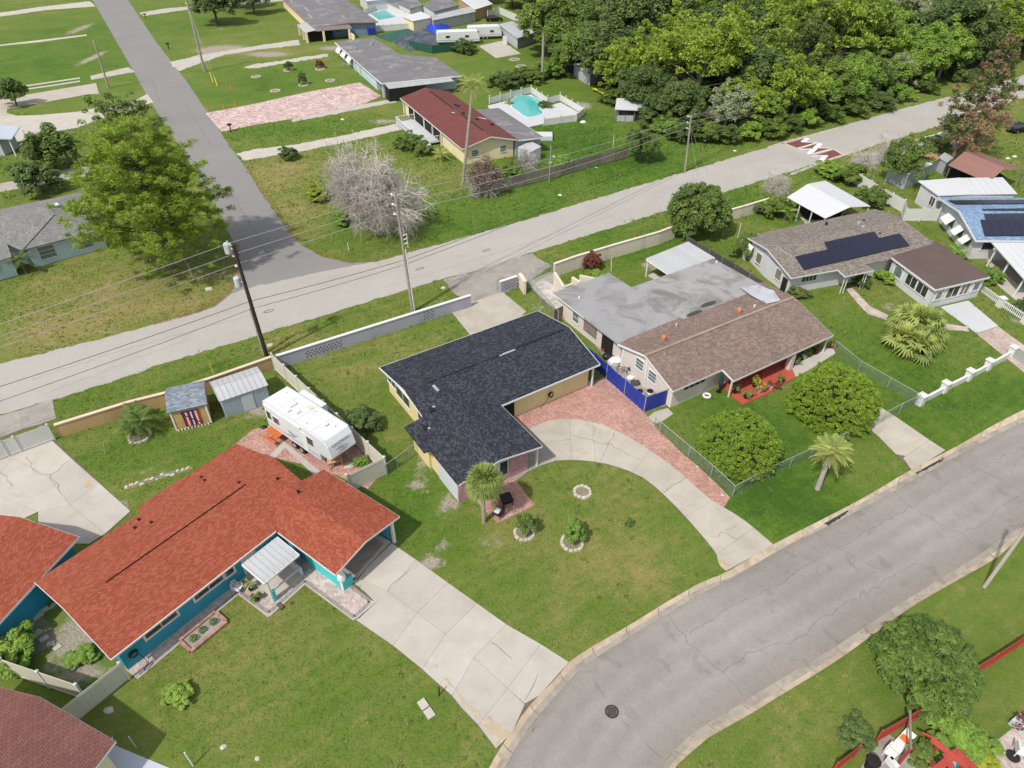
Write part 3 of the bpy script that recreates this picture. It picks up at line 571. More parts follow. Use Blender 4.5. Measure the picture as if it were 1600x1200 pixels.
# neighbours' paths
rp = pad('red_porch', '1110,600 1130,608 1160,633 1200,616 1243,590 1236,574 1230,560 1140,590', M['redp'], .10)
pad('porch_walk', '1236,574 1243,590 1262,580 1305,553 1302,546 1290,545', M['concl'], .09)
nd = pad('neighbour_drive', '1360,672 1365,630 1400,652 1477,704 1425,736 1400,710', M['joint'], .024)
slabs(nd, [pp('1360,672 1365,630 1378,638 1382,668 1370,680'), pp('1378,638 1400,652 1452,688 1415,713 1400,710 1370,680 1382,668'), pp('1452,688 1477,704 1425,736 1411,716')], M['conc'], .045)
pad('gate_step', '1013,652 1022,644 1043,638 1052,647 1030,662 1020,660', M['concl'], .04)
wd = pad('white_drive', '1469,480 1513,470 1560,510 1526,521', M['whitec'], .04)
pd2 = pad('brick_drive', '1526,522 1560,511 1600,540 1660,575 1620,598 1600,582', pavers('tan_pavers', [(.34, .26, .22), (.42, .33, .28), (.5, .42, .37)], (.33, .28, .25), .12, .24, .3), .04)
pad('garden_path', PL('1322,452 1332,450 1345,464 1360,479 1388,493 1384,500 1355,490 1338,472'), M['pavg'], .035)
pad('garden_path', PL('1455,500 1478,506 1512,511 1514,518 1478,515 1455,508'), M['pavg'], .035)
pad('side_patio', '1530,360 1600,372 1640,470 1600,480 1552,440', M['concl'], .03)
pad('terrace', '1530,1200 1545,1165 1560,1155 1605,1120 1700,1060 1740,1300 1600,1300', M['pavg'], .03)
pad('yard_paving', '1345,1200 1365,1165 1385,1145 1420,1170 1440,1200 1420,1260', M['concd'], .03)
pad('corner_walk', '150,1200 176,1150 180,1165 300,1215 330,1260 200,1260', plain('pale_blue_concrete', (.42, .45, .52), .05, .6, .8, .1), .04)
# upper left drives
pad('far_drive', '-60,33 0,20 70,10 140,2 150,10 70,16 0,26 -60,38', M['concl'], .02, jit=.15)
pad('kerb_path', '-40,78 0,70 60,63 135,54 135,56 60,66 0,72 -40,81', M['concl'], .03, jit=.05)
pad('far_drive', '141,119 170,112 200,105 210,112 190,116 142,125', M['concl'], .02, jit=.12)
pad('wheel_strip', '16,137 70,129 125,121 125,123 70,131 16,139', M['concl'], .03); pad('wheel_strip', '30,140 80,133 125,126 125,128 80,135 30,142', M['concl'], .03)
pad('beige_drive', '-60,175 0,155 30,150 150,130 155,147 140,147 80,158 12,170 10,176 30,182 0,182 -60,200', M['conc'], .03)
pad('pale_drive', '-60,205 0,182 60,180 120,175 212,157 230,147 240,160 180,178 120,200 55,210 22,226 0,240 -60,262', M['concl'], .034)
pad('beige_drive', '-60,302 0,287 60,275 125,260 185,256 190,264 125,277 60,290 0,300 -60,316', M['conc'], .03)
pad('far_drive', '218,20 260,13 300,10 360,5 455,-6 470,-2 400,6 300,14 224,25', M['concl'], .02, jit=.15)
pad('sandy_drive', '265,97 290,92 310,86 350,80 400,72 465,62 470,70 400,78 350,86 320,96 280,111 272,105', M['concl'], .02, jit=.18)
pad('sandy_track', '400,100 440,95 480,88 512,84 514,88 450,98 405,106 380,106', M['concl'], .016, jit=.25)
pk = pad('paver_drive', '321,177 400,162 480,144 562,129 596,150 570,162 480,182 400,195 346,206', M['pavp'], .04)
pad('concrete_strip', '455,187 520,172 600,157 618,156 620,160 600,163 520,179 456,191', M['concl'], .03, jit=.1)
pad('front_walk', '370,240 400,233 462,226 540,211 625,192 647,184 650,192 635,201 550,220 475,236 400,248 382,251', M['concl'], .025, jit=.12)
pad('shed_pad', '748,72 784,64 814,84 775,91', M['concl'], .04)
pad('gravel_shoulder', '1330,250 1400,228 1440,215 1480,215 1460,232 1400,245 1350,262', M['concd'], .014, jit=.2)
# ------------------------------------------------------------------ building kit (all in the building's own axes: x along the front, y back, z up)
class Fr:
    def __init__(s, o, ang): s.o = Vector((o[0], o[1], 0)); s.a = math.radians(ang); s.d = Vector((math.cos(s.a), math.sin(s.a), 0)); s.n = Vector((-s.d.y, s.d.x, 0))
    def l(s, u, v, z=0.0): p = S(u, v, z)-s.o; return (p.dot(s.d), p.dot(s.n), z)
    def P(s, q, z=0.0): return [s.l(*map(float, k.split(',')), z)[:2] for k in q.split()]
    def root(s, name, label, cat, group=None): return thing(name, label, cat, s.o, s.a, group)
    def w(s, x, y, z=0): p = s.o+s.d*x+s.n*y; return Vector((p.x, p.y, z))
FOOT = []
def foot(fr, x0, x1, y0, y1): PAVED.append([tuple(fr.w(*q)[:2]) for q in ((x0, y0), (x1, y0), (x1, y1), (x0, y1))])
def fascia(par, pts, mat=None, h=.17, t=.05, drop=.0):
    b = MB()
    for i in range(len(pts)-1):
        p = Vector(pts[i]); q = Vector(pts[i+1]); b.bar(p-Vector((0, 0, h/2-.012+drop)), q-Vector((0, 0, h/2-.012+drop)), t, h)
    return b.build('fascia', mat or M['trim'], par)
def gable(fr, par, x0, x1, y0, y1, ze, zr, axis, roofm, wallm, ov=.55, yr=None, th=.10, ridge=None, trim=True, walls=True, z0=0.0):
    """roof edges x0..x1, y0..y1; ridge runs along axis; walls inset by ov"""
    if axis == 'x':
        yr = (y0+y1)/2 if yr is None else yr
        A = [(x0, y0, ze), (x1, y0, ze), (x1, yr, zr), (x0, yr, zr)]; B = [(x0, yr, zr), (x1, yr, zr), (x1, y1, ze), (x0, y1, ze)]
        prof = [(y0+ov, z0), (y1-ov, z0), (y1-ov, ze+(zr-ze)*ov/(y1-yr)-th-.01), (yr, zr-th-.01), (y0+ov, ze+(zr-ze)*ov/(yr-y0)-th-.01)]
        vs = [(x, p, z) for x in (x0+ov, x1-ov) for p, z in prof]
        rakes = [[(x0, y0, ze), (x0, yr, zr), (x0, y1, ze)], [(x1, y0, ze), (x1, yr, zr), (x1, y1, ze)], [(x0, y0, ze), (x1, y0, ze)], [(x0, y1, ze), (x1, y1, ze)]]
    else:
        xr = (x0+x1)/2 if yr is None else yr
        A = [(x0, y0, ze), (xr, y0, zr), (xr, y1, zr), (x0, y1, ze)]; B = [(xr, y0, zr), (x1, y0, ze), (x1, y1, ze), (xr, y1, zr)]
        prof = [(x0+ov, z0), (x1-ov, z0), (x1-ov, ze+(zr-ze)*ov/(x1-xr)-th-.01), (xr, zr-th-.01), (x0+ov, ze+(zr-ze)*ov/(xr-x0)-th-.01)]
        vs = [(p, y, z) for y in (y0+ov, y1-ov) for p, z in prof]
        rakes = [[(x0, y0, ze), (xr, y0, zr), (x1, y0, ze)], [(x0, y1, ze), (xr, y1, zr), (x1, y1, ze)], [(x0, y0, ze), (x0, y1, ze)], [(x1, y0, ze), (x1, y1, ze)]]
    if walls:
        b = MB(); b.add(vs, [(0, 1, 2, 3, 4), (9, 8, 7, 6, 5), (0, 5, 6, 1), (1, 6, 7, 2), (2, 7, 8, 3), (3, 8, 9, 4), (4, 9, 5, 0)]); b.build('wall', wallm, par)
    for q in (A, B): MB().slab([(x, y, z+.03) for x, y, z in q], th).build('roof_slope', roofm, par)
    if trim: [fascia(par, r) for r in rakes]
    foot(fr, x0+ov*.7, x1-ov*.7, y0+ov*.7, y1-ov*.7)
def block(par, x0, x1, y0, y1, z0, z1, mat, name='wall'): return MB().box(x0, x1, y0, y1, z0, z1).build(name, mat, par)
def win(par, x, y, zc, out, wd, h, cols=2, rows=1, fm=None, gm=None, name='window', fw=.07, sill=True):
    """out = 'x-','x+','y-','y+' direction the window faces; (x, y) lies on the wall face"""
    sg = 1 if out[1] == '+' else -1
    def bx(b, a0, a1, d0, d1, z0, z1, mi=0):
        d0, d1 = sorted((d0*sg, d1*sg))
        return b.box(x+a0, x+a1, y+d0, y+d1, z0, z1, mi) if out[0] == 'y' else b.box(x+d0, x+d1, y+a0, y+a1, z0, z1, mi)
    b = MB(); z0 = zc-h/2; z1 = zc+h/2
    bx(b, -wd/2-fw, wd/2+fw, -.02, .06, z1, z1+fw); bx(b, -wd/2-fw, wd/2+fw, -.02, .09 if sill else .06, z0-fw, z0)
    bx(b, -wd/2-fw, -wd/2, -.02, .058, z0, z1); bx(b, wd/2, wd/2+fw, -.02, .058, z0, z1)
    for i in range(1, cols): c = -wd/2+wd*i/cols; bx(b, c-.025, c+.025, -.02, .045, z0, z1)
    for j in range(1, rows): c = z0+h*j/rows; bx(b, -wd/2, wd/2, -.02, .042, c-.02, c+.02)
    f = b.build(name, fm or M['trim'], par)
    for i in range(cols):
        p = MB(); bx(p, -wd/2+wd*i/cols+.026, -wd/2+wd*(i+1)/cols-.026, -.01, .02, z0+.002, z1-.002); p.build('pane', gm or M['glass'], f)
    return f
def door(par, x, y, out, wd=.9, h=2.05, mat=None, z0=.08):
    f = win(par, x, y, z0+h/2, out, wd, h, 1, 1, name='door', gm=mat or M['white'], sill=False)
    sg = 1 if out[1] == '+' else -1; a = wd*.36
    c = (x+a, y+.06*sg, z0+1) if out[0] == 'y' else (x+.06*sg, y+a, z0+1)
    MB().box(c[0]-.03, c[0]+.03, c[1]-.03, c[1]+.03, c[2]-.03, c[2]+.03).build('handle', M['galv'], f); return f
def post(par, x, y, z1, w_=.12, mat=None, z0=0): return MB().box(x-w_/2, x+w_/2, y-w_/2, y+w_/2, z0, z1).build('post', mat or M['trim'], par)
def vent_pipe(par, x, y, z, mat=None, r=.06, h=.35):
    return MB().lathe([(r, -.15), (r, h), (r*.7, h), (r*.7, h-.05)], 10, (x, y, z)).build('vent_pipe', mat or M['galv'], par)
def vent_box(par, x, y, z, mat=None, s=.22):
    b = MB().box(x-s/2, x+s/2, y-s/2, y+s/2, z-.15, z+.10); b.box(x-s*.7, x+s*.7, y-s*.7, y+s*.7, z+.10, z+.15); return b.build('roof_vent', mat or M['black'], par)
def ridge_strip(par, p, q, mat, wd=.28, h=.05): return MB().bar(p, q, wd, h).build('ridge_vent', mat, par)
def ribbed(par, p, u, v, n, mat, th=.05, name='roof_panel', rib=.045):
    """n metal panels side by side along u (total vector), each running along v"""
    p, u, v = Vector(p), Vector(u), Vector(v); s = u/n; up = Vector((0, 0, 1)); b = MB()
    q = [Vector((0, 0, 0))+s*.004, s*.996, s*.996+v, s*.004+v]
    b.add([k for k in q]+[k-up*th for k in q], [(0, 1, 2, 3), (7, 6, 5, 4), (0, 4, 5, 1), (1, 5, 6, 2), (2, 6, 7, 3), (3, 7, 4, 0)])
    if u.cross(v).z < 0: b.f = [f[::-1] for f in b.f]
    for k in (.0, 1.0) if rib else (): c = s*(.03+.94*k*0+.0); 
    b.bar(s*.04+up*rib*.5, s*.04+v+up*rib*.5, .05, rib)
    if s.length > .5: b.bar(s*.5+up*rib*.3, s*.5+v+up*rib*.3, .04, rib*.6)
    me_ = b.mesh(name, mat)
    return [piece(me_, name, par, p+s*i) for i in range(n)]
def solar(par, p, u, v, nu, nv, th=.05):
    """array of panels nu x nv spanning vectors u, v from p"""
    p, u, v = Vector(p), Vector(u), Vector(v); a = u/nu; c = v/nv; nn = u.cross(v).normalized()
    if nn.z < 0: nn = -nn
    b = MB(); q = [a*.012+c*.012, a*.988+c*.012, a*.988+c*.988, a*.012+c*.988]
    if a.cross(c).z < 0: q = q[::-1]
    b.add([k for k in q]+[k-nn*th for k in q], [(0, 1, 2, 3), (7, 6, 5, 4), (0, 4, 5, 1), (1, 5, 6, 2), (2, 6, 7, 3), (3, 7, 4, 0)])
    me_ = b.mesh('solar_panel', M['solar'])
    for i in range(nu):
        for j in range(nv): piece(me_, 'solar_panel', par, p+a*i+c*j+nn*.12)
def awn_shutter(par, x, y0, y1, ztop, zbot, outd, mat=None, sgn=-1):
    """tilted panel awning over a window on a wall x = const (sgn: outward direction)"""
    mt = mat or M['trim']; b = MB(); p = [(x+sgn*.03, y0, ztop), (x+sgn*.03, y1, ztop), (x+sgn*outd, y1, zbot), (x+sgn*outd, y0, zbot)]
    b.slab(p, .05)
    return b.build('awning_shutter', mt, par)

# ------------------------------------------------------------------ 1. yellow house with the black shingled roof (centre)
B = Fr((.66, 45.55), 33.6); h = B.root('yellow_house', 'pale yellow house under a black shingled L-shaped roof, beside the curved paver drive', 'house')
ZE, ZR = 2.5, 3.35
# main block walls (front wall of the right half is flush with the porch line)
yr = 5.35
zs = lambda y: ZE+(ZR-ZE)*(1-abs(y-yr)/(yr if y < yr else 10.5-yr))
MB().add([(x, y, z) for x in (-7.75, 8.0) for y, z in ((.55, 0), (9.85, 0), (9.85, zs(9.85)-.12), (yr, ZR-.12), (.55, zs(.55)-.12))],
         [(0, 1, 2, 3, 4), (9, 8, 7, 6, 5), (0, 5, 6, 1), (1, 6, 7, 2), (2, 7, 8, 3), (3, 8, 9, 4), (4, 9, 5, 0)]).build('wall', M['yellow'], h)
foot(B, -8, 8.6, .3, 10); foot(B, -9.6, -1.9, -5.6, 2)
MB().slab([(-8.2, yr, ZR+.03), (9.35, yr, ZR+.03), (9.25, 10.5, ZE+.03), (-8.2, 10.5, ZE+.03)], .11).build('roof_slope', M['sh_black'], h)
MB().slab([(-8.2, 0.6, ZE+.12), (-1.9, 0.0, ZE+.03), (8.8, 0.0, ZE+.03), (9.3, yr, ZR+.03), (-8.2, yr, ZR+.03)], .11).build('roof_slope', M['sh_black'], h)
# front wing, low ridge running forward
xr = -5.8
MB().slab([(-9.45, -5.95, ZE+.05), (xr, -5.95, 3.17), (xr, yr-.6, ZR+.02), (-8.3, 2.0, ZE+.33), (-9.9, 2.0, ZE+.05), (-9.95, -1.5, ZE+.045), (-9.45, -1.5, ZE+.05)], .11).build('roof_slope', M['sh_blackw'], h)
MB().slab([(xr, -5.95, 3.17), (-1.85, -5.95, ZE+.05), (-1.85, 0.1, ZE+.05), (-3.4, 2.2, ZE+.40), (xr, yr-.6, ZR+.02)], .11).build('roof_slope', M['sh_blackw'], h)
MB().box(-9.15, -2.9, -5.3, .54, 0, 2.52).build('wall', M['yellow'], h)
MB().box(-9.35, -7.76, -1.0, 1.75, 0, 2.50).build('wall', M['yellow'], h)
MB().box(-9.22, -9.152, -5.32, -2.3, 0, 2.3).build('wall_panel', M['lgrey'], h)
MB().box(-9.2, -7.6, -5.42, -5.301, 0, 2.50).build('brick_panel', M['brick'], h); MB().box(-4.6, -2.85, -5.42, -5.301, 0, 2.50).build('brick_panel', M['brick'], h)
MB().add([(-9.15, -5.31, 2.5), (-2.0, -5.31, 2.5), (xr, -5.31, 3.03)], [(0, 1, 2)]).build('gable_board', M['yellow'], h)
fascia(h, [(-9.45, -5.95, ZE+.03), (xr, -5.95, 3.15), (-1.85, -5.95, ZE+.03), (-1.85, -.02, ZE+.03), (8.8, -.02, ZE+.02), (9.32, yr, ZR+.02), (9.27, 10.5, ZE+.02)], h=.16)
fascia(h, [(9.25, 10.5, ZE+.02), (-8.2, 10.5, ZE+.02), (-8.2, yr, ZR+.02), (-8.2, 2.1, 2.8)], h=.16)
fascia(h, [(-9.9, 2.0, ZE+.03), (-9.95, -1.5, ZE+.03), (-9.45, -1.5, ZE+.03), (-9.45, -5.95, ZE+.03)], M['dark'], .10)
ridge_strip(h, (-6.1, 5.3, 3.42), (1.6, 5.3, 3.42), M['sh_black'], .35, .04); ridge_strip(h, (1.2, 5.1, 3.40), (2.9, 5.1, 3.40), M['galv'], .22, .03); ridge_strip(h, (-5.8, 4.6, 3.36), (-5.8, 3.7, 3.33), M['galv'], .25, .05)
for a in (-5.95, -5.65): MB().bar((a, 3.0, 3.30), (a, .4, 3.22), .04, .04).build('ridge_vent', M['black'], h)
MB().bar((3.2, 5.3, 3.40), (8.6, 5.35, 3.40), .3, .035).build('ridge_vent', M['black'], h)
vent_box(h, -7.3, 2.1, 3.0, M['black'], .35); vent_box(h, -7.0, 2.3, 3.02, M['galv'], .15); vent_box(h, -8.6, .7, 2.72, M['black'], .32); vent_box(h, -8.45, .45, 2.74, M['galv'], .14)
win(h, -7.75, 9.0, 1.65, 'x-', 1.7, .75, 2); win(h, -7.75, 6.8, 1.45, 'x-', 2.6, 1.15, 2); win(h, -7.75, 3.4, 1.5, 'x-', 1.0, .9, 1)
win(h, -3.75, -5.30, 1.5, 'y-', 1.0, .0001+.9, 1) if False else None
door(h, -6.0, -5.30, 'y-', 1.0, 2.1); win(h, -5.1, -5.30, 1.35, 'y-', .8, 1.5, 1, gm=M['glass'])
post(h, -1.98, -5.45, 2.45, .14); post(h, -1.98, -.6, 2.45, .14); post(h, 8.25, .25, 2.45, .14)
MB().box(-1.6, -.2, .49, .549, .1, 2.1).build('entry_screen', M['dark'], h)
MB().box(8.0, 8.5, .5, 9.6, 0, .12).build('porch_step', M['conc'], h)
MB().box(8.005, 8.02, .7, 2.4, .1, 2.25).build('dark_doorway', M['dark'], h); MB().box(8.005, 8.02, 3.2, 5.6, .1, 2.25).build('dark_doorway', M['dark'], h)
MB().box(3.6, 3.65, .44, .548, .9, 1.0).build('hose_bracket', M['black'], h)
MB().box(.9, 2.6, .50, .549, 2.05, 2.25).build('wall_vent', M['lgrey'], h)
MB().box(-1.0, -.4, .38, .548, 0, .28).build('step', M['redp'], h)

# ------------------------------------------------------------------ 2. teal house, orange roof (left front)
O = Fr((-23.14, 21.51), 53.6); h = O.root('teal_house', 'long teal house with a bright orange shingled roof, white porch awning and open carport', 'house')
ZE, ZR, yr = 2.5, 3.55, 4.6
zz = lambda y: ZE+(ZR-ZE)*(1-abs(y-yr)/(yr if y < yr else 9.4-yr))
MB().add([(x, y, z) for x in (.45, 15.2) for y, z in ((.6, 0), (8.5, 0), (8.5, zz(8.5)-.12), (yr, ZR-.12), (.6, zz(.6)-.12))],
         [(0, 1, 2, 3, 4), (9, 8, 7, 6, 5), (0, 5, 6, 1), (1, 6, 7, 2), (2, 7, 8, 3), (3, 8, 9, 4), (4, 9, 5, 0)]).build('wall', M['teal'], h)
foot(O, .1, 15.6, .3, 9); foot(O, 12, 18, -5.9, 2)
MB().slab([(-.05, 0, ZE+.03), (11.9, 0, ZE+.03), (15.72, 2.0, ZE+.46), (15.72, yr, ZR+.03), (-.1, yr, ZR+.03)], .10).build('roof_slope', M['sh_or'], h)
MB().slab([(-.1, yr, ZR+.03), (15.72, yr, ZR+.03), (15.5, 9.6, ZE+.03), (10.6, 9.6, ZE+.03), (10.6, 9.75, ZE), (7.2, 9.65, ZE+.02), (7.1, 8.95, ZE+.10), (-.15, 8.95, ZE+.10)], .10).build('roof_slope', M['sh_or'], h)
MB().slab([(11.75, -5.95, 2.53), (14.55, -5.95, 3.12), (14.55, 2.4, 3.22), (13.4, 2.2, 3.08), (11.75, -.2, 2.60)], .10).build('roof_slope', M['sh_orw'], h)
MB().slab([(14.55, -5.95, 3.12), (17.8, -5.85, 2.53), (17.75, 1.9, 2.53), (15.72, 2.0, 2.95), (14.55, 2.4, 3.22)], .10).build('roof_slope', M['sh_orw'], h)
fascia(h, [(-.05, 0, ZE+.03), (11.75, 0, ZE+.03)], h=.14); fascia(h, [(-.05, 0, ZE), (-.1, yr, ZR), (-.15, 8.95, ZE+.07)], h=.12)
fascia(h, [(11.75, -.2, 2.57), (11.75, -5.95, 2.50), (14.55, -5.95, 3.09), (17.8, -5.85, 2.50), (17.75, 1.9, 2.50)], h=.15)
ridge_strip(h, (2.4, 4.35, 3.57), (12.7, 4.35, 3.57), M['dark'], .07, .05); ridge_strip(h, (2.4, 4.5, 3.59), (12.7, 4.5, 3.59), M['sh_or'], .3, .05)
for x, y in ((6.0, 7.6), (6.6, 8.2), (6.9, 7.0), (11.5, 7.7), (11.6, 8.3), (12.6, 4.9), (14.6, 3.2), (14.7, 1.0)): vent_box(h, x, y, zz(min(max(y, 2.5), 8.5)) if y > 4 else 3.3, M['black'], .12)
for xc in (3.15, 6.55):
    f = win(h, xc, .60, 1.55, 'y-', 2.1, .45, 2, gm=M['glass'], fw=.14)
win(h, 8.1, .60, 1.5, 'y-', .6, .5, 1, fw=.14)
door(h, 9.6, .60, 'y-', 1.0, 2.05)
MB().box(15.2, 17.6, 1.4, 1.6, 0, 2.5).build('wall', M['teal'], h); MB().box(12.3, 12.42, -2.1, .6, 0, 2.45).build('wall', M['teal'], h)
MB().box(12.25, 12.45, -5.55, -2.0, 0, 1.0).build('half_wall', M['turq'], h); MB().box(12.2, 12.5, -5.6, -2.0, 1.0, 1.06).build('half_wall_cap', M['turq'], h)
MB().box(12.25, 13.1, -5.75, -5.5, 0, .9).build('half_wall', M['turq'], h)
MB().box(17.2, 17.36, -5.0, -1.5, 0, 2.4).build('wall', M['teal'], h)
MB().add([(12.3, -5.6, 2.5), (17.3, -5.6, 2.5), (14.55, -5.6, 2.98)], [(0, 1, 2)]).build('gable_board', M['white'], h)
b = MB(); b.box(12.22, 12.42, -5.72, -5.5, 0, 2.5); b.lathe([(.20, 0), (.30, .25), (.26, .6), (.16, .75), (.16, 1.2)], 12, (12.35, -5.62, 1.0)); b.build('carport_post', M['trim'], h)
post(h, 17.25, -5.55, 2.45, .2); post(h, 17.25, 1.2, 2.45, .16)
ribbed(h, (8.65, -.5, 2.62), (2.75, 0, 0), (0, -2.2, -.22), 7, M['metal'], .05)
fascia(h, [(8.6, -.5, 2.6), (8.6, -2.72, 2.38), (11.45, -2.72, 2.38), (11.45, -.5, 2.6)], h=.13, t=.06)
post(h, 8.85, -2.6, 2.25, .12); post(h, 9.0, -2.6, 1.1, .22, M['turq']); b = MB(); b.box(8.9, 11.3, -2.62, -2.52, .95, 1.05); b.build('porch_rail', M['lgrey'], h)
MB().box(8.95, 11.4, -2.6, .55, .045, .20).build('porch_floor', M['concl'], h)
MB().box(11.3, 11.42, -2.6, .5, .2, 1.0).build('low_wall', M['lgrey'], h)

# 2b. its garage at the far left
G = Fr((-30.9, 23.6), math.degrees(math.atan2(S(120, 848, 2.5).y-23.6, S(120, 848, 2.5).x+30.9)))
pG = G.l(127, 840, 2.5); pB_ = G.l(25, 758, 2.5)
h = G.root('teal_garage', 'teal garage with an orange shingled roof at the left edge of the frame', 'garage')
gx = pG[0]; gable(G, h, -2.2, gx, 0.2, 9.6, 2.5, 3.3, 'x', M['sh_or'], M['teal'], ov=.45, yr=4.6)
# 2c. faded maroon roof, bottom left corner
Q = Fr(S2(150, 1200, 2.6), 0)
pa = S(180, 1158, 2.6); pb = S(60, 1104, 3.3); pc = S(10, 1087, 2.6)
ang = math.degrees(math.atan2(pa.y-S(10, 1087, 2.6).y, pa.x-S(10, 1087, 2.6).x))
Q = Fr((pa.x, pa.y), ang)
h = Q.root('maroon_roof_house', 'cream house under a faded maroon roof in the bottom left corner', 'house')
MB().slab([(0, 0, 2.6), (-5.1, .35, 3.35), (-5.4, -9, 3.35), (0.1, -9, 2.6)], .1).build('roof_slope', M['sh_marw'], h)
MB().slab([(-5.1, .35, 3.35), (-10.4, 0, 2.6), (-10.5, -9, 2.6), (-5.4, -9, 3.35)], .1).build('roof_slope', M['sh_marw'], h)
MB().box(-9.9, -.5, -8.6, -.5, 0, 2.55).build('wall', M['creamw'], h); fascia(h, [(-10.4, 0, 2.55), (-5.1, .35, 3.3), (0, 0, 2.55), (.1, -9, 2.55)], h=.14); foot(Q, -10, 0, -9, 0)

# ------------------------------------------------------------------ 3. pale pink house, brown shingles and two flat roofs
Br = Fr((13.84, 46.53), 32.2); h = Br.root('pink_house', 'pale pink house with brown shingles and grey flat roofs, beside the blue fence', 'house')
yr, ZE, ZR = 4.15, 2.5, 3.65
MB().add([(x, y, z) for x in (.7, 19.2) for y, z in ((.5, 0), (7.6, 0), (7.6, 2.55), (yr, ZR-.12), (.5, 2.52))],
         [(0, 1, 2, 3, 4), (9, 8, 7, 6, 5), (0, 5, 6, 1), (1, 6, 7, 2), (2, 7, 8, 3), (3, 8, 9, 4), (4, 9, 5, 0)]).build('wall', M['pinkw'], h)
MB().slab([(.1, 0, ZE+.03), (6.05, 0, ZE+.03), (6.05, -1.45, ZE-.30), (19.6, -1.45, ZE-.25), (19.8, yr-.2, ZR+.03), (.35, yr, ZR+.03)], .1).build('roof_slope', M['sh_brown'], h)
MB().slab([(.35, yr, ZR+.03), (19.8, yr-.2, ZR+.03), (21.0, 8.8, 2.62), (19.9, 9.3, 2.60), (8.2, 7.7, 2.95), (8.2, 8.0, 2.92), (.4, 8.0, 2.72), (.35, 7.4, 2.7)], .1).build('roof_slope', M['sh_brown'], h)
ridge_strip(h, (.4, yr, ZR+.06), (19.7, yr-.2, ZR+.06), shingle('ridge_shingles', [(.30, .22, .18), (.36, .27, .22)], .3, .3), .28, .05)
fascia(h, [(.35, 7.9, 2.68), (.35, yr, ZR), (.1, 0, ZE), (6.05, 0, ZE), (6.05, -1.45, ZE-.33), (19.6, -1.45, ZE-.28), (19.8, yr-.2, ZR), (21.0, 8.8, 2.6)], h=.18, t=.06)
MB().slab([(.35, 7.9, 2.74), (8.25, 7.9, 2.80), (8.2, 19.1, 2.62), (.55, 19.0, 2.55)], .14).build('flat_roof', M['flat1'], h)
MB().slab([(8.25, 7.4, 2.98), (20.0, 7.4, 2.93), (20.4, 15.6, 2.60), (8.2, 15.4, 2.62)], .14).build('flat_roof', M['flat2'], h)
MB().slab([(16.6, 4.6, 3.60), (18.2, 4.3, 3.62), (19.6, 6.3, 3.32), (19.6, 8.4, 2.96), (17.6, 9.0, 2.99), (16.9, 6.8, 3.3)], .02).build('silver_patch', M['flat3'], h)
puddle = plain('puddle_stain', (.05, .048, .045), .3, 2, .25, 0)
for cx_, cy_ in ((9.9, 7.75), (12.4, 8.3)):
    P = [(cx_+1.0*math.cos(t)*random.uniform(.9, 1.1), cy_+.28*math.sin(t)*random.uniform(.85, 1.15), 3.0) for t in np.linspace(0, 6.28, 18)[:-1]]; MB().slab(P, .012).build('puddle', puddle, h)
fascia(h, [(.4, 7.95, 2.72), (.55, 19.0, 2.53), (8.2, 19.1, 2.6), (8.2, 15.4, 2.6), (20.4, 15.6, 2.58), (20.2, 9.4, 2.7)], h=.16)
MB().box(1.0, 8.0, 8.0, 18.6, 0, 2.50).build('wall', M['pinkw'], h); MB().box(8.0, 19.6, 7.6, 15.0, 0, 2.52).build('wall', M['pinkw'], h)
foot(Br, .6, 20, -.2, 15.2); foot(Br, .6, 8.2, 8, 19)
win(h, .70, 5.0, 2.0, 'x-', 1.0, 1.05, 1, 3, gm=M['glassg'], fw=.10); win(h, .70, 3.2, 1.75, 'x-', 1.0, 1.05, 1, 3, gm=M['glassg'], fw=.10); win(h, 1.0, 15.3, 1.35, 'x-', 1.0, 1.1, 1, 2, gm=M['glassg'], fw=.12)
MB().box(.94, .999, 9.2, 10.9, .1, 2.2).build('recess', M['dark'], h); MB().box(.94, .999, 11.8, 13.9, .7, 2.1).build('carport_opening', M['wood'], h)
MB().box(.62, .699, 3.95, 4.15, 0, 2.9).build('downpipe', M['trim'], h); MB().box(.62, .699, 7.2, 7.5, 0, 2.6).build('corner_board', M['trim'], h)
win(h, 3.3, .50, 1.62, 'y-', 2.6, .35, 4, gm=M['dark']); win(h, 9.2, .50, 1.7, 'y-', 1.6, .8, 2); door(h, 11.6, .50, 'y-'); win(h, 16.5, .50, 1.6, 'y-', 1.4, .9, 2)
for x in (6.3, 14.3, 19.3): post(h, x, -1.15, 2.12, .14 if x != 14.3 else .5, M['pinkw'] if x != 19.3 else M['trim'])
for x, y, z in ((3.9, 5.6, 3.3), (13.4, 5.2, 3.4)):
    b = MB(); b.lathe([(.26, -.3), (.26, .28), (.2, .40), (.05, .45)], 14, (x, y, z)); b.build('roof_pipe', M['bpipe'], h)
vent_pipe(h, 2.2, 16.5, 2.55, M['trim'], .1, .3); vent_pipe(h, 6.8, 7.0, 2.95, M['trim']); vent_pipe(h, 15.3, 5.0, 3.4, M['trim'], .1, .25); vent_pipe(h, 19.9, 14.6, 2.6, M['trim'], .1, .3)

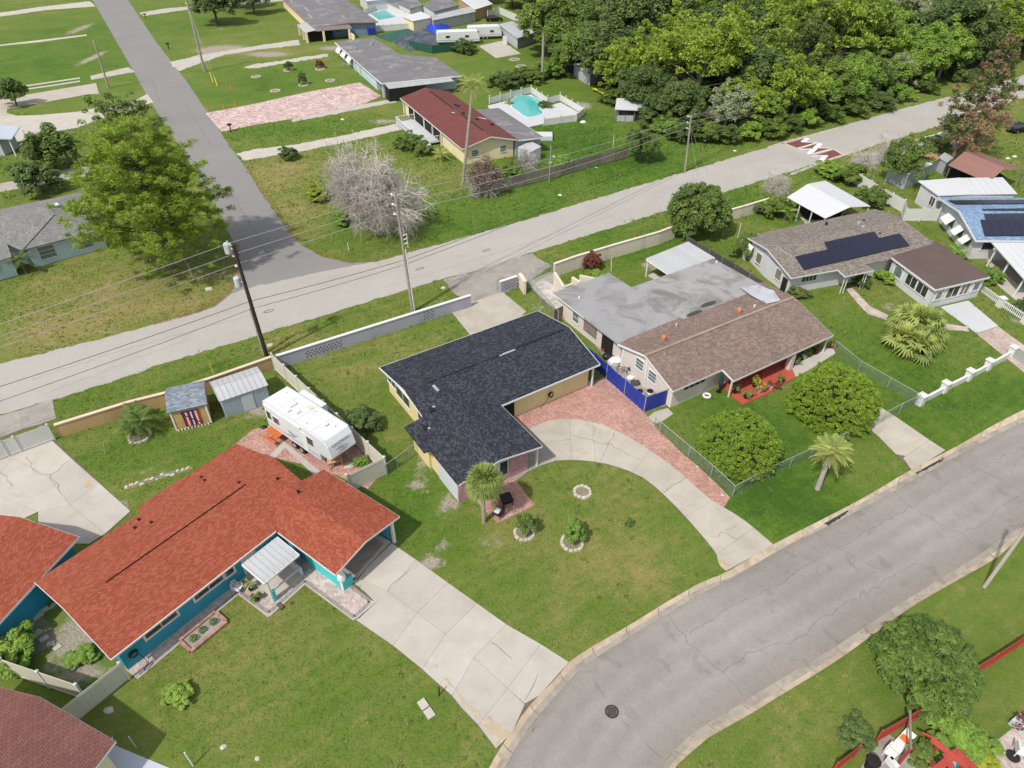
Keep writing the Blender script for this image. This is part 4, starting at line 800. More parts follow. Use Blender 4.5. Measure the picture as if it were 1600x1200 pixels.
# ------------------------------------------------------------------ 4. white house with solar panels
Sr = Fr((30.4, 66.4), 17.5); h = Sr.root('solar_house', 'white house with tan-grey shingles, black solar panels and a brown roofed sunroom', 'house')
ZE, ZR = 2.5, 3.6
ridge = lambda x: 4.7+(x+.1)*.11
MB().slab([(0, 0, ZE), (6.1, .1, ZE), (6.0, -1.3, 2.42), (10.0, -1.05, 2.42), (9.8, .2, 2.55), (13.5, .3, ZE+.05), (13.6, .7, 2.7), (21.0, 1.9, 2.65), (20.3, 7.2, ZR), (-.1, 4.9, ZR)], .1).build('roof_slope', M['sh_tan'], h)
MB().slab([(-.1, 4.9, ZR), (20.3, 7.2, ZR), (22.3, 8.8, ZE+.3), (21.2, 12.2, ZE), (.7, 10.3, ZE)], .1).build('roof_slope', M['sh_tan'], h)
fascia(h, [(.7, 10.3, ZE-.02), (-.1, 4.9, ZR-.02), (0, 0, ZE-.02), (6.1, .1, ZE-.02), (6.0, -1.3, 2.40), (10.0, -1.05, 2.40), (9.8, .2, 2.5)], h=.15)
MB().prism([(.5, .6), (13.4, .9), (20.4, 2.4), (21.6, 8.6), (20.8, 11.6), (1.0, 9.8), (.4, 4.9)], 0, 2.38).build('wall', M['whitew'], h); MB().add([(.45, .6, 2.38), (.9, 9.8, 2.38), (.4, 4.9, 3.42)], [(0, 2, 1)]).build('gable_board', M['whitew'], h)
foot(Sr, 0, 21, 0, 11); foot(Sr, 13, 21, -6.5, 1)
nvec = Vector((0, 1, (ZR-ZE)/5.0))
zf = lambda x, y: ZE+.02+(ZR-ZE)*min(1, max(0, y)/(4.9+.11*x))
solar(h, (2.05, .75, zf(2, .75)), (15.2, 1.15, zf(17, 1.9)-zf(2, .75)), (.3, 2.25, .46), 14, 1)
solar(h, (7.0, 3.35, zf(7, 3.35)), (7.5, .60, zf(14.5, 3.95)-zf(7, 3.35)), (.3, 1.25, .25), 7, 1)
vent_pipe(h, 14.6, 7.7, 3.35, None, .22, .3); vent_pipe(h, 14.1, 6.4, 3.55, None, .24, .22)
for x, y in ((5.2, 6.6), (11.3, 9.3), (15.5, 5.0), (16.2, 8.6)): vent_box(h, x, y, 3.15, M['black'], .2)
b = MB(); b.bar((2.1, 2.9, 3.15), (1.2, 5.2, 3.66), .05, .05); b.bar((1.2, 5.2, 3.66), (.3, 6.0, 3.45), .05, .05); b.build('conduit', M['galv'], h)
win(h, 3.0, .655, 1.65, 'y-', 1.9, .75, 4); win(h, 7.9, .80, 1.5, 'y-', 1.4, 1.0, 2); door(h, 6.9, .80, 'y-')
for x, y in ((6.35, -1.0), (6.75, -1.0), (9.5, -.8), (9.2, -.75)): post(h, x, y, 2.32, .08)
win(h, .43, 2.6, 1.45, 'x-', 1.0, 1.2, 1, gm=M['wood']); win(h, .5, 6.6, 1.45, 'x-', 1.0, 1.2, 1, gm=M['wood']); MB().box(.36, .44, .9, 1.7, 0, 1.7).build('arched_opening', M['dark'], h)
awn_shutter(h, .6, 8.1, 9.1, 2.2, 1.2, .5); MB().slab([(.0, 8.6, 1.4), (.05, 9.3, 1.4), (.3, 9.3, .1), (.25, 8.6, .1)], .05).build('leaning_board', M['white'], h)
# sunroom with flat brown roof
fx = [Sr.l(u, v, 2.5) for u, v in ((1392, 403), (1461, 454), (1546, 434), (1460, 377))]
MB().slab([(p[0], p[1], 2.66) for p in fx], .12).build('flat_roof', M['flatb'], h); fascia(h, [(p[0], p[1], 2.62) for p in fx+fx[:1]], h=.2, t=.08)
ins = inset([p[:2] for p in fx], .5); MB().prism(ins, 0, 2.50).build('wall', M['whitew'], h)
def wall_windows(par, p, q, items, zc=1.55):
    """windows on an arbitrary wall segment p->q (outward = right-hand side); items (t, width, height, kind)"""
    p = Vector((*p, 0)); q = Vector((*q, 0)); d = (q-p).normalized(); out = Vector((d.y, -d.x, 0)); L = (q-p).length
    for t, wd, hh, kd in items:
        c = p+d*(L*t)+out*.03
        def quad(b, a0, a1, z0, z1, o): 
            A = [c+d*a0+out*o+Vector((0, 0, z0)), c+d*a1+out*o+Vector((0, 0, z0)), c+d*a1+out*o+Vector((0, 0, z1)), c+d*a0+out*o+Vector((0, 0, z1))]
            Bk = [k-out*(o+.03) for k in A]; b.add(A+Bk, [(0, 1, 2, 3), (0, 4, 5, 1), (1, 5, 6, 2), (2, 6, 7, 3), (3, 7, 4, 0)])
        z0, z1 = zc-hh/2, zc+hh/2; f = MB()
        quad(f, -wd/2-.08, wd/2+.08, z1, z1+.08, .05); quad(f, -wd/2-.08, wd/2+.08, z0-.08, z0, .06); quad(f, -wd/2-.08, -wd/2, z0, z1, .049); quad(f, wd/2, wd/2+.08, z0, z1, .049)
        if kd != 'arch': quad(f, -.03, .03, z0, z1, .045)
        else:
            for k in range(8):
                a0, a1 = math.pi*k/8, math.pi*(k+1)/8; pa, pb2 = c+d*(math.cos(a0)*wd*.45)+Vector((0, 0, zc+.1+math.sin(a0)*hh*.38))+out*.04, c+d*(math.cos(a1)*wd*.45)+Vector((0, 0, zc+.1+math.sin(a1)*hh*.38))+out*.04
                f.bar(pa, pb2, .05, .06)
            for sx in (-1, 1): f.bar(c+d*(sx*wd*.45)+Vector((0, 0, z0+.05))+out*.04, c+d*(sx*wd*.45)+Vector((0, 0, zc+.1))+out*.04, .05, .06)
            f.bar(c+d*(-wd*.45)+Vector((0, 0, z0+.08))+out*.04, c+d*(wd*.45)+Vector((0, 0, z0+.08))+out*.04, .05, .06)
        fo = f.build('window', M['trim'], par); g2 = MB(); quad(g2, -wd/2, wd/2, z0, z1, .01); g2.build('pane', M['glassg'] if kd == 'arch' else (M['wood'] if kd == 'board' else M['glass']), fo)
wall_windows(h, ins[0], ins[1], [(.2, 1.4, 1.5, 'arch'), (.52, 1.6, 1.2, 'n'), (.78, 1.6, 1.2, 'n')]); wall_windows(h, ins[1], ins[2], [(.13, 1.0, 1.2, 'arch'), (.40, 1.7, 1.3, 'n'), (.64, 1.2, 1.3, 'board'), (.87, 1.1, 1.2, 'arch')])

# ------------------------------------------------------------------ 5. blue shingled house, right edge, with carport
pA, pB2 = S(1525, 376, 2.7), S(1465, 308, 2.7); Bl = Fr((pA.x, pA.y), 0); h = Bl.root('blue_roof_house', 'pale house with blue shingles, solar panels and white window awnings at the right edge', 'house')
k = lambda u, v, z: Bl.l(u, v, z)
y2 = k(1465, 308, 2.7)[1]; x2 = k(1465, 308, 2.7)[0]; xrg = k(1498, 331, 3.6)[0]; yrg = k(1498, 331, 3.6)[1]
MB().slab([(0, 0, 2.7), (24, 0, 2.7), (24, yrg, 3.7), (xrg, yrg, 3.7)], .1).build('roof_slope', M['sh_blue'], h); MB().slab([(xrg, yrg, 3.7), (24, yrg, 3.7), (24, y2, 2.7), (x2, y2, 2.7)], .1).build('roof_slope', M['sh_blue'], h)
fascia(h, [(x2, y2, 2.7), (xrg, yrg, 3.7), (0, 0, 2.7), (24, 0, 2.7)], h=.2, t=.08)
W5 = [(.5, .6), (23, .6), (23, y2-.5), (x2+.6, y2-.5), (xrg+.55, yrg)]; MB().prism(W5, 0, 2.6).build('wall', M['whitew'], h)
MB().add([(.5, .6, 2.6), (xrg+.55, yrg, 3.55), (x2+.6, y2-.5, 2.6)], [(0, 2, 1)]).build('gable_board', M['whitew'], h); foot(Bl, -.2, 23, 0, y2+5)
q5 = Vector((x2+.6-xrg-.55, y2-.5-yrg, 0)); 
for t0, t1, seg in ((.18, .42, 0), (.62, .88, 0), (.15, .5, 1)):
    a5, b5 = (Vector((.5, .6, 0)), Vector((xrg+.55, yrg, 0))) if seg == 0 else (Vector((xrg+.55, yrg, 0)), Vector((x2+.6, y2-.5, 0)))
    d5 = (b5-a5).normalized(); o5 = Vector((-d5.y, d5.x, 0)); L5 = (b5-a5).length; p, q = a5+d5*L5*t0, a5+d5*L5*t1; up = Vector((0, 0, 1))
    MB().slab([p+o5*.04+up*2.25, q+o5*.04+up*2.25, q+o5*.95+up*1.35, p+o5*.95+up*1.35], .05).build('awning_shutter', M['trim'], h)
    MB().add([p+o5*.03+up*.9, q+o5*.03+up*.9, q+o5*.03+up*2.2, p+o5*.03+up*2.2], [(0, 1, 2, 3), (3, 2, 1, 0)]).build('window', M['glassg'], h)
a = [k(*q) for q in ((1540, 341, 3.05), (1534, 331, 3.4))]
sl_f = lambda y: 2.72+min(y, yrg)/yrg*1.0 if y <= yrg else 3.72-(y-yrg)/(y2-yrg)
def sol_px(par, A, Bq, Cq, nu, nv, z):
    p, q, r = Vector(k(*A, z)), Vector(k(*Bq, z)), Vector(k(*Cq, z)); 
    for vv in (p, q, r): vv.z = sl_f(vv.y)
    solar(par, p, q-p, r-p, nu, nv)
sol_px(h, (1539, 368), (1640, 368), (1529, 349), 7, 1, 3.0); sol_px(h, (1541, 349), (1642, 348), (1532, 331), 7, 1, 3.3); sol_px(h, (1494, 320), (1640, 318), (1482, 311), 10, 1, 3.3)
win(h, 2.2, .60, 1.7, 'y-', 1.5, 1.0, 1)
# white flat building behind it
wr = [k(u, v, 2.8) for u, v in ((1434, 283), (1466, 306.5), (1640, 303), (1640, 288), (1562, 284), (1525, 275))]
MB().slab([(p[0], p[1], 2.85) for p in (k(1434, 283, 2.8), k(1466, 306, 2.8), k(1520, 304, 2.8), k(1500, 278, 2.8))], .1).build('flat_roof', M['metalw'], h)
ribbed(h, k(1520, 304, 2.8), Vector(k(1590, 303, 2.8))-Vector(k(1520, 304, 2.8)), Vector(k(1500, 278, 2.8))-Vector(k(1520, 304, 2.8)), 6, M['metalw'])
P6 = [k(1437, 285, 2.8)[:2], k(1467, 306, 2.8)[:2], k(1590, 303, 2.8)[:2], k(1560, 283, 2.8)[:2]]; MB().prism(inset(P6, .4), 0, 2.7).build('wall', M['whitew'], h)
i6 = inset(P6, .4); wall_windows(h, i6[3] if False else i6[0], i6[1], [(.8, 1.0, 1.2, 'n')])
# its carport
cp = Bl.root('white_carport', 'white metal carport on slanting posts in front of the blue roofed house, right edge', 'carport')
p0, p1 = Vector(k(1549, 380, 2.6)), Vector(k(1602, 437, 2.35)); p0 = Vector(k(1549, 379, 2.6)); p1 = Vector(k(1601, 438, 2.35))
ribbed(cp, p0, Vector((14, 0, 0)), p1-p0, 16, M['metalw'], .06)
for t, in ((.12,), (.50,), (.93,)):
    c = p0.lerp(p1, t)+Vector((.35, 0, 0)); MB().bar((c.x-.25, c.y, 0), (c.x, c.y, c.z-.05), .14, .14).build('post', M['trim'], cp)
MB().box(3.0, 12, -6, 0, .03, .06).build('carport_floor', M['concd'], cp)

# ------------------------------------------------------------------ 6. cream house, maroon roof (upper middle)
pA, pB2 = S(722, 233, 2.7), S(625, 153, 2.7); d = pA-pB2
Cr = Fr((pB2.x, pB2.y), math.degrees(math.atan2(d.y, d.x))); L6 = math.hypot(d.x, d.y); h = Cr.root('cream_house', 'cream house with a maroon shingled roof, white balcony and grey lean-to by the pool', 'house')
W6 = 9.6; gable(Cr, h, 0, L6, 0, W6, 2.7, 3.9, 'x', M['sh_mar'], M['creamw'], ov=.6, yr=4.9)
W6b = Cr.l(853, 203, 2.6)
MB().slab([(L6*.42, W6-.2, 2.72), (L6+.1, W6-.2, 2.72), (L6+.1, W6+4.6, 2.45), (L6*.42, W6+4.6, 2.45)], .1).build('lean_to_roof', M['flatg'], h)
MB().box(L6*.45, L6-.5, W6-.3, W6+4.2, 0, 2.35).build('wall', M['greyw'], h); fascia(h, [(L6+.1, W6-.1, 2.7), (L6+.1, W6+4.6, 2.45), (L6*.42, W6+4.6, 2.45)], h=.18)
win(h, L6-.6, 2.4, 1.5, 'x+', 1.1, .95, 1, 3, gm=M['glassg']); win(h, L6-.6, 7.2, 1.5, 'x+', 1.0, .95, 1, 3, gm=M['glassg'])
ridge_strip(h, (2.5, 4.9, 3.96), (14, 4.9, 3.96), M['dark'], .2, .04); ridge_strip(h, (17, 4.9, 3.96), (L6-3, 4.9, 3.96), M['dark'], .2, .04)
MB().bar((15.4, 4.0, 3.85), (18.5, 9.0, 2.95), .16, .05).build('flashing', M['trim'], h)
for x, y, z in ((11, 6.4, 3.6), (11.8, 6.6, 3.6), (19.5, 6.8, 3.5), (22, 8.4, 3.2), (16.5, 5.6, 3.8)): vent_box(h, x, y, z, M['black'], .3)
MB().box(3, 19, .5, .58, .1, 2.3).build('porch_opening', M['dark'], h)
for x in (.8, 6.5, 11.5, 15.6, 19.5): post(h, x, .3, 2.55, .18, M['trim'])
MB().box(6, 18.5, -3.0, .4, .35, .5).build('deck', M['whitec'], h)
b = MB()
for i in range(36): x = 6+12.5*i/35; b.box(x-.03, x+.03, -3.0, -2.94, .5, 1.4)
for i in range(10): y = -3+3.4*i/9; b.box(18.44, 18.5, y-.03, y+.03, .5, 1.4); b.box(6.0, 6.06, y-.03, y+.03, .5, 1.4)
b.box(6, 18.5, -3.02, -2.9, 1.4, 1.48); b.box(18.4, 18.5, -3, .4, 1.4, 1.48); b.box(6, 6.1, -3, .4, 1.4, 1.48); b.build('railing', M['trim'], h)
for i in range(5): MB().box(18.6+i*.3, 18.9+i*.3, -2.6, -1.4, 0, .5-i*.1).build('step', M['trim'], h)
foot(Cr, 5, 19, -3, 1)
# ------------------------------------------------------------------ 7. pale blue house with white shutters (grey roof)
pA, pB2 = S(596, 131, 2.7), S(523, 66, 2.7); d = pA-pB2
Hm = Fr((pB2.x, pB2.y), math.degrees(math.atan2(d.y, d.x))); L7 = math.hypot(d.x, d.y); W7 = Hm.l(706, 108, 2.7)[1]
h = Hm.root('shuttered_house', 'pale blue house with an old grey roof and white awning shutters along its side', 'house')
MB().slab([(0, 0, 2.7), (L7*.42, 0, 2.72), (L7*.42, W7*.6, 3.15), (0, W7*.55, 3.0)], .12).build('flat_roof', M['flatg'], h)
MB().slab([(L7*.36, 0, 2.86), (L7, 0, 2.78), (L7+1, W7, 2.75), (L7*.62, W7, 2.9), (L7*.52, W7*.62, 3.25), (L7*.36, W7*.5, 3.2)], .12).build('flat_roof', M['flatg'], h)
MB().box(.5, L7-6, .6, W7*.55, 0, 2.65).build('wall', M['bluew'], h); MB().box(L7*.64, L7-.6, W7*.3, W7-.6, 0, 2.6).build('wall', M['bluew'], h); foot(Hm, .3, L7, 0, W7)
fascia(h, [(0, 0, 2.7), (L7, 0, 2.78), (L7+1, W7, 2.75)], h=.22, t=.1)
for x in (1.5, 6.0, 10.8):
    MB().slab([(x, .56, 2.4), (x+3.0, .56, 2.4), (x+3.0, -.5, 1.2), (x, -.5, 1.2)], .05).build('awning_shutter', M['trim'], h); MB().box(x+.3, x+2.7, .55, .59, .8, 2.2).build('window', M['glass'], h)
for x in (15.5, 19.5, L7-1.0): MB().box(x, x+.5, .3, .7, 0, 2.65).build('column', M['lgrey'], h)
for p in ((.3, .5, 5.5), (.32, 4.4, 4.0)): pass
p0, p1, p2 = Vector(Hm.l(600, 131, 2.5)), Vector(Hm.l(690, 112, 2.5)), Vector(Hm.l(613, 143, 2.2)); ribbed(h, (p0.x, p0.y, 2.62), (0, (p1-p0).y, 0), (3.2, 0, -.25), 9, M['metald'])
vent_pipe(h, 9, 2.5, 2.9, None, .3, .3); vent_pipe(h, 7, 6.8, 3.1, None, .3, .4)
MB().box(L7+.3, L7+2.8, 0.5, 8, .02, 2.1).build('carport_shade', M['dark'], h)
# ------------------------------------------------------------------ 8. house with porch at the very top
pA, pB2 = S(488, 43, 2.8), S(443, 0, 2.8); d = pA-pB2
Ht = Fr((pB2.x, pB2.y), math.degrees(math.atan2(d.y, d.x))); L8 = math.hypot(d.x, d.y); W8 = Ht.l(585, 30, 2.8)[1]
h = Ht.root('patched_roof_house', 'blue fronted house with patched grey roof and screened porch at the top edge', 'house')
MB().slab([(-6, 0, 2.8), (L8, 0, 2.8), (L8, W8*.55, 3.2), (-6, W8*.55, 3.2)], .12).build('flat_roof', M['flatg'], h); MB().slab([(-6, W8*.55, 3.2), (L8, W8*.55, 3.2), (L8, W8, 2.8), (-6, W8, 2.8)], .12).build('flat_roof', M['flatg'], h)
for a in ((2, 1.5, 9, 5), (14, 3, 20, 10), (24, 2, 30, 11), (6, 8, 12, 13), (30, 9.5, 34, 14)):
    x0_, y0_, x1_, y1_ = a; zc = lambda y: 2.83+.4*min(1, y/(W8*.55)) if y < W8*.55 else 3.23-.4*(y-W8*.55)/(W8*.45)
    MB().slab([(x0_, y0_, zc(y0_)), (x1_, y0_, zc(y0_)), (x1_, y0_+.5, zc(y0_+.5)), (x0_, y0_+.5, zc(y0_+.5))], .03).build('roof_patch', M['flat2'], h)
MB().box(-5.5, L8-.6, .6, W8-.6, 0, 2.72).build('wall', M['creamw'], h); MB().box(L8-.6, L8-.5, .6, W8-.7, 0, 2.7).build('end_wall', M['dbluew'], h); foot(Ht, -5, L8, 0, W8)
fascia(h, [(-6, 0, 2.8), (L8, 0, 2.8), (L8, W8*.55, 3.2), (L8, W8, 2.8)], M['bpipe'], h=.2)
MB().slab([(L8-7, -2.5, 2.4), (L8+3, -2.5, 2.4), (L8+3, .2, 2.75), (L8-7, .2, 2.75)], .1).build('porch_roof', M['metald'], h)
MB().slab([(L8, .0, 2.75), (L8+3, 0, 2.5), (L8+3, W8*.55, 2.5), (L8, W8*.55, 2.85)], .1).build('porch_roof', M['flatg'], h)
for x, y in ((L8+2.8, -2.2), (L8+2.8, 2.0), (L8+2.8, W8*.5), (L8-6.5, -2.2), (L8-1, -2.2)): MB().box(x-.25, x+.25, y-.25, y+.25, 0, 2.4).build('post', M['creamw'], h)
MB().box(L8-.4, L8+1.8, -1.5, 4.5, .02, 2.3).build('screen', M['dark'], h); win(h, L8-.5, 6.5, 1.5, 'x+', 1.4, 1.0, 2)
MB().box(L8-.2, L8+6, W8*.52, W8*.52+.25, 0, 1.4).build('low_wall', M['creamw'], h); MB().box(L8-.4, L8+.8, W8-3, W8-1.2, 0, 1.6).build('porch_clutter', M['blue'], h)
# ------------------------------------------------------------------ 9. row of low buildings behind the second pool
def px_flat(name, label, cat, q, z, roofm, wallm, ins=.5, th=.12, group=None, slope=None):
    P = [S(*map(float, k2.split(',')), z) for k2 in q.split()]; c = sum(P, Vector())/len(P); r = thing(name, label, cat, (c.x, c.y, 0), 0, group)
    loc = [(p.x-c.x, p.y-c.y, p.z+(slope[i] if slope else 0)) for i, p in enumerate(P)]
    MB().slab(loc, th).build('roof', roofm, r); MB().prism(inset([p[:2] for p in loc], ins), 0, z-.1).build('wall', wallm, r); PAVED.append([(p.x, p.y) for p in P]); return r, loc
px_flat('pool_house', 'white roofed pool house beside the far turquoise pool', 'building', '629,26 645,33 676,27 658,18', 2.6, M['metalw'], M['creamw'])
px_flat('grey_roof_house', 'low house with a sloping grey roof behind the pool house', 'house', '660,8 678,18 718,8 694,-6', 2.8, M['flatg'], M['whitew'], slope=[.2, 0, 0, .3])
px_flat('long_low_house', 'long low house with a pale metal roof beside the parked trailers', 'house', '672,25 676,32 744,18 735,10', 2.6, M['metald'], M['greyw'])
px_flat('tan_gable_house', 'tan house with a white metal roof at the top, behind the trailers', 'house', '715,-4 742,15 770,6 748,-10', 2.8, M['metalw'], M['tan'], slope=[0, 0, 0, 0])
px_flat('rooftop_block', 'pale roofed block at the top edge above the far pool', 'building', '560,-8 572,2 650,-6 640,-20', 2.8, M['metalw'], M['whitew'])
px_flat('rooftop_block', 'grey roofed block at the top edge right of the far pool', 'building', '622,5 640,14 662,8 645,-6', 2.7, M['flatg'], M['whitew'])
h, _l = px_flat('grey_shed', 'grey siding shed with a pale metal roof beside the second white trailer', 'shed', '779,38 808,60 838,50 800,33', 2.5, M['metal'], M['greyw'], slope=[0, 0, 0, 0])
MB().box(-3.2, -2.2, -6.2, -5.9, .1, 2.0).build('door', M['white'], h)
r_, _l = px_flat('stored_shed', 'grey shed with a white front at the end of the wooded fence', 'shed', '895,100 922,117 945,108 915,97', 2.3, M['metal'], M['greyw'], slope=[0, 0, 0, 0])
px_flat('distant_roof', 'grey roofed house glimpsed through a gap in the woods', 'house', '1352,30 1372,48 1390,40 1385,28', 3, M['flatg'], M['whitew'])
px_flat('distant_roof', 'small blue-grey roof at the top edge beyond the woods', 'house', '1360,-4 1372,4 1400,-3 1392,-12', 3, M['flat3'], M['whitew'])
# ------------------------------------------------------------------ 10. grey hip roofed house, left edge
pl, prt, pbk, pr2 = S(34, 391, 2.6), S(165, 357, 2.6), S(129, 300, 2.6), S(74, 321, 3.9)
Lf = Fr((pl.x, pl.y), math.degrees(math.atan2(prt.y-pl.y, prt.x-pl.x))); h = Lf.root('grey_hip_house', 'pale blue house with a grey hipped roof at the left edge, beside the tall pine', 'house')
R_ = Lf.l(165, 357, 2.6); K = Lf.l(129, 300, 2.6); T_ = Lf.l(74, 321, 4.0); xw = R_[0]
MB().slab([(0, 0, 2.6), (xw, 0, 2.6), (xw/2+.3, xw/2, 4.0)], .1).build('roof_slope', M['sh_grey'], h)
MB().slab([(xw, 0, 2.6), (K[0], K[1], 2.6), (K[0]-5.0, K[1]-5.5, 4.0), (xw/2+.3, xw/2, 4.0)], .1).build('roof_slope', shingle('grey_shingles_side', [(.17, .17, .165), (.22, .215, .21), (.27, .265, .255)], .15, .3, swap=True, blotch=.12), h)
MB().slab([(K[0], K[1], 2.6), (-14, K[1]+1.5, 2.6), (-14, K[1]-5.5, 4.0), (K[0]-5, K[1]-5.5, 4.0)], .1).build('roof_slope', M['sh_grey'], h)
MB().slab([(0, 0, 2.6), (xw/2+.3, xw/2, 4.0), (K[0]-5, K[1]-5.5, 4.0), (-14, K[1]-5.5, 4.0), (-14, 2.0, 2.8), (-1, 2.0, 2.9)], .1).build('roof_slope', M['sh_grey'], h)
MB().slab([(-14, -1.0, 2.55), (-1.2, -1.0, 2.55), (-1.0, 2.2, 2.95), (-14, 2.2, 2.95)], .1).build('roof_slope', M['sh_grey'], h)
MB().prism([(.5, .5), (xw-.5, .5), (K[0]-.6, K[1]-.6), (-13, K[1]), (-13, -.4), (-1.4, -.4), (-1.4, 2), (.5, 2)], 0, 2.5).build('wall', M['bluew'], h); foot(Lf, -14, xw, -1, K[1])
win(h, 2.3, .50, 1.45, 'y-', 1.7, 1.5, 1, 3, gm=M['glassg']); win(h, xw-2.7, .50, 1.45, 'y-', 1.7, 1.5, 1, 3, gm=M['glassg']); win(h, -4, -.40, 1.45, 'y-', 2.2, 1.5, 2, gm=M['glass'])
vent_box(h, 5.5, 7.6, 3.9, M['trim'], .6); vent_box(h, 8.8, 3.6, 3.0, M['flat2'], .35)
b = MB()
for p, q in (((0, 0, 2.66), (xw/2+.3, xw/2, 4.06)), ((xw, 0, 2.66), (xw/2+.3, xw/2, 4.06)), ((xw/2+.3, xw/2, 4.06), (K[0]-5, K[1]-5.5, 4.06))): b.bar(p, q, .25, .04)
b.build('ridge_cap', M['sh_grey'], h)
h = thing('gate_house', 'pale blue-grey roofed shelter at the left edge beside the pale drive', 'shelter', S(8, 240))
MB().slab([(-7, -2, 3.2), (3.2, -1.5, 2.9), (1.5, 3.8, 3.0), (-7, 4, 3.3)], .15).build('roof', plain('shelter_roof', (.40, .45, .52), .06, .6, .6, .1), h); MB().box(-7, 0.6, -1, 3, 0, 2.9).build('wall', M['greyw'], h)
for y in (-1.1, 2.9): post(h, 2.4, y, 2.85, .15)
# ------------------------------------------------------------------ garden sheds, canopies, shack
def gshed(name, label, q, ze, zr, roofm, wallm, cat='shed', ins=.15, axis='long', ribs=0):
    """q: front-left, front-right, back-right (photo points at eave height)"""
    P = [S(*map(float, k2.split(',')), ze) for k2 in q.split()]; d = P[1]-P[0]
    fr = Fr((P[0].x, P[0].y), math.degrees(math.atan2(d.y, d.x))); h = fr.root(name, label, cat); L = math.hypot(d.x, d.y); W = max(.8, fr.l(*map(float, q.split()[2].split(',')), ze)[1])
    return fr, h, L, W
fr, h, L, W = gshed('flag_shed', 'small tan garden shed with blue-grey shingles and a striped flag hung on its front', '264,644 321,631 315,597', 2.2, 0, None, None)
MB().slab([(-.15, -.15, 2.25), (L+.15, -.15, 2.25), (L+.15, W*.55, 2.75), (-.15, W*.55, 2.75)], .08).build('roof_slope', M['sh_shed'], h); MB().slab([(-.15, W*.55, 2.75), (L+.15, W*.55, 2.75), (L+.15, W+.1, 2.3), (-.15, W+.1, 2.3)], .08).build('roof_slope', M['sh_shed'], h)
MB().box(.02, L-.02, 0, W-.1, .12, 2.2).build('wall', M['woodt'], h); foot(fr, 0, L, -.2, W)
for x in (.05, L-.05): MB().box(x-.07, x+.07, -.05, .02, .1, 2.2).build('corner_board', M['trim'], h)
b = MB()
for i in range(10): b.box(.1+i*(L-.2)/10, .1+(i+.5)*(L-.2)/10, -.06, 0.0, 0, .16)
b.build('skirting', M['trim'], h); MB().box(0, L, .0, .05, 0, .14).build('skirting_back', M['black'], h)
fl = MB(); cols_ = [M['redpl'], M['trim'], plain('flag_navy', (.02, .02, .10), .1, 3, .6, 0)]
x0f, x1f = L*.30, L*.74
for i, c_ in enumerate((2, 0, 1, 0, 2, 1, 2, 0, 1, 0)): fl.box(x0f+(x1f-x0f)*i/10, x0f+(x1f-x0f)*(i+1)/10, -.09, -.06, .35, 1.85, c_)
fl.bar((x0f-.05, -.10, 1.8), (x1f+.05, -.10, .4), .06, .06, 2); fl.box(x0f-.05, x1f+.05, -.10, -.055, 1.85, 1.93, 2)
ob = fl.build('striped_flag', cols_, h)
fr, h, L, W = gshed('metal_shed', 'pale ribbed metal shed between the flag shed and the trailer', '344,627 417,602 399,575', 2.0, 0, None, None)
ribbed(h, (-.1, -.1, 2.05), (L+.2, 0, 0), (0, W*.55, .35), 9, M['metal'], .03, rib=.05); ribbed(h, (-.1, W*.55-.08, 2.4), (L+.2, 0, 0), (0, W*.45+.1, -.3), 9, M['metal'], .03, rib=.05)
ribs = MB(); ribs.box(0.05, L-.05, .05, W-.05, 0, 2.0)
for i in range(22): ribs.box(.08+i*(L-.2)/22, .14+i*(L-.2)/22, .02, .05, 0, 1.98)
ribs.build('wall', plain('metal_siding', (.42, .48, .55), .06, .8, .5, .05), h); MB().box(L*.42, L*.66, -.02, .04, .05, 1.75).build('door', M['lgrey'], h); foot(fr, 0, L, 0, W)
# metal awning roof behind the pink house
fr, h, L, W = gshed('patio_cover', 'white ribbed metal patio cover on the lawn behind the pink house', '1051,432 1118,403 1070,384', 2.3, 0, None, None)
P = [Vector(fr.l(u, v, 2.35)) for u, v in ((1051, 432), (1118, 403), (1070, 384), (1009, 404))]
ribbed(h, P[0], P[1]-P[0], P[3]-P[0], 10, M['metal'], .06)
for p in P: q = p.lerp(sum(P, Vector())/4, .08); post(h, q.x, q.y, 2.3, .12)
MB().bar(P[0].lerp(P[3], .08)-Vector((0, 0, .12)), P[3].lerp(P[0], .03)-Vector((0, 0, .12)), .1, .15).build('beam', M['trim'], h)
MB().box(P[3].x+.5, P[0].x+2.2, P[0].y+1.0, P[3].y-.2, .01, .12).build('patio_slab', M['concl'], h)
# white gabled canopy
P = [S(u, v, 2.5) for u, v in ((1230, 307), (1290, 340), (1361, 321), (1290, 281))]; c = sum(P, Vector())/4; h = thing('white_canopy', 'white gabled carport canopy on posts behind the solar panel house', 'canopy', (c.x, c.y, 0))
P = [Vector((p.x-c.x, p.y-c.y, 2.4)) for p in P]; ra, rb_ = P[0].lerp(P[3], .5), P[1].lerp(P[2], .5); ra.z = rb_.z = 3.1
MB().slab([P[0], P[1], rb_, ra], .06).build('roof_panel', M['metalw'], h); MB().slab([ra, rb_, P[2], P[3]], .06).build('roof_panel', M['metalw'], h)
for p in (P[0], P[0].lerp(P[1], .33), P[0].lerp(P[1], .66), P[1], P[2], P[3]): q = p*.96; post(h, q.x, q.y, 2.38, .12)
MB().box(-3, 3, -2.5, 2.5, .01, .05).build('floor', M['concl'], h); MB().box(-2.5, 2.0, -1.0, 3, .05, 1.6).build('stored_goods', M['dark'], h)
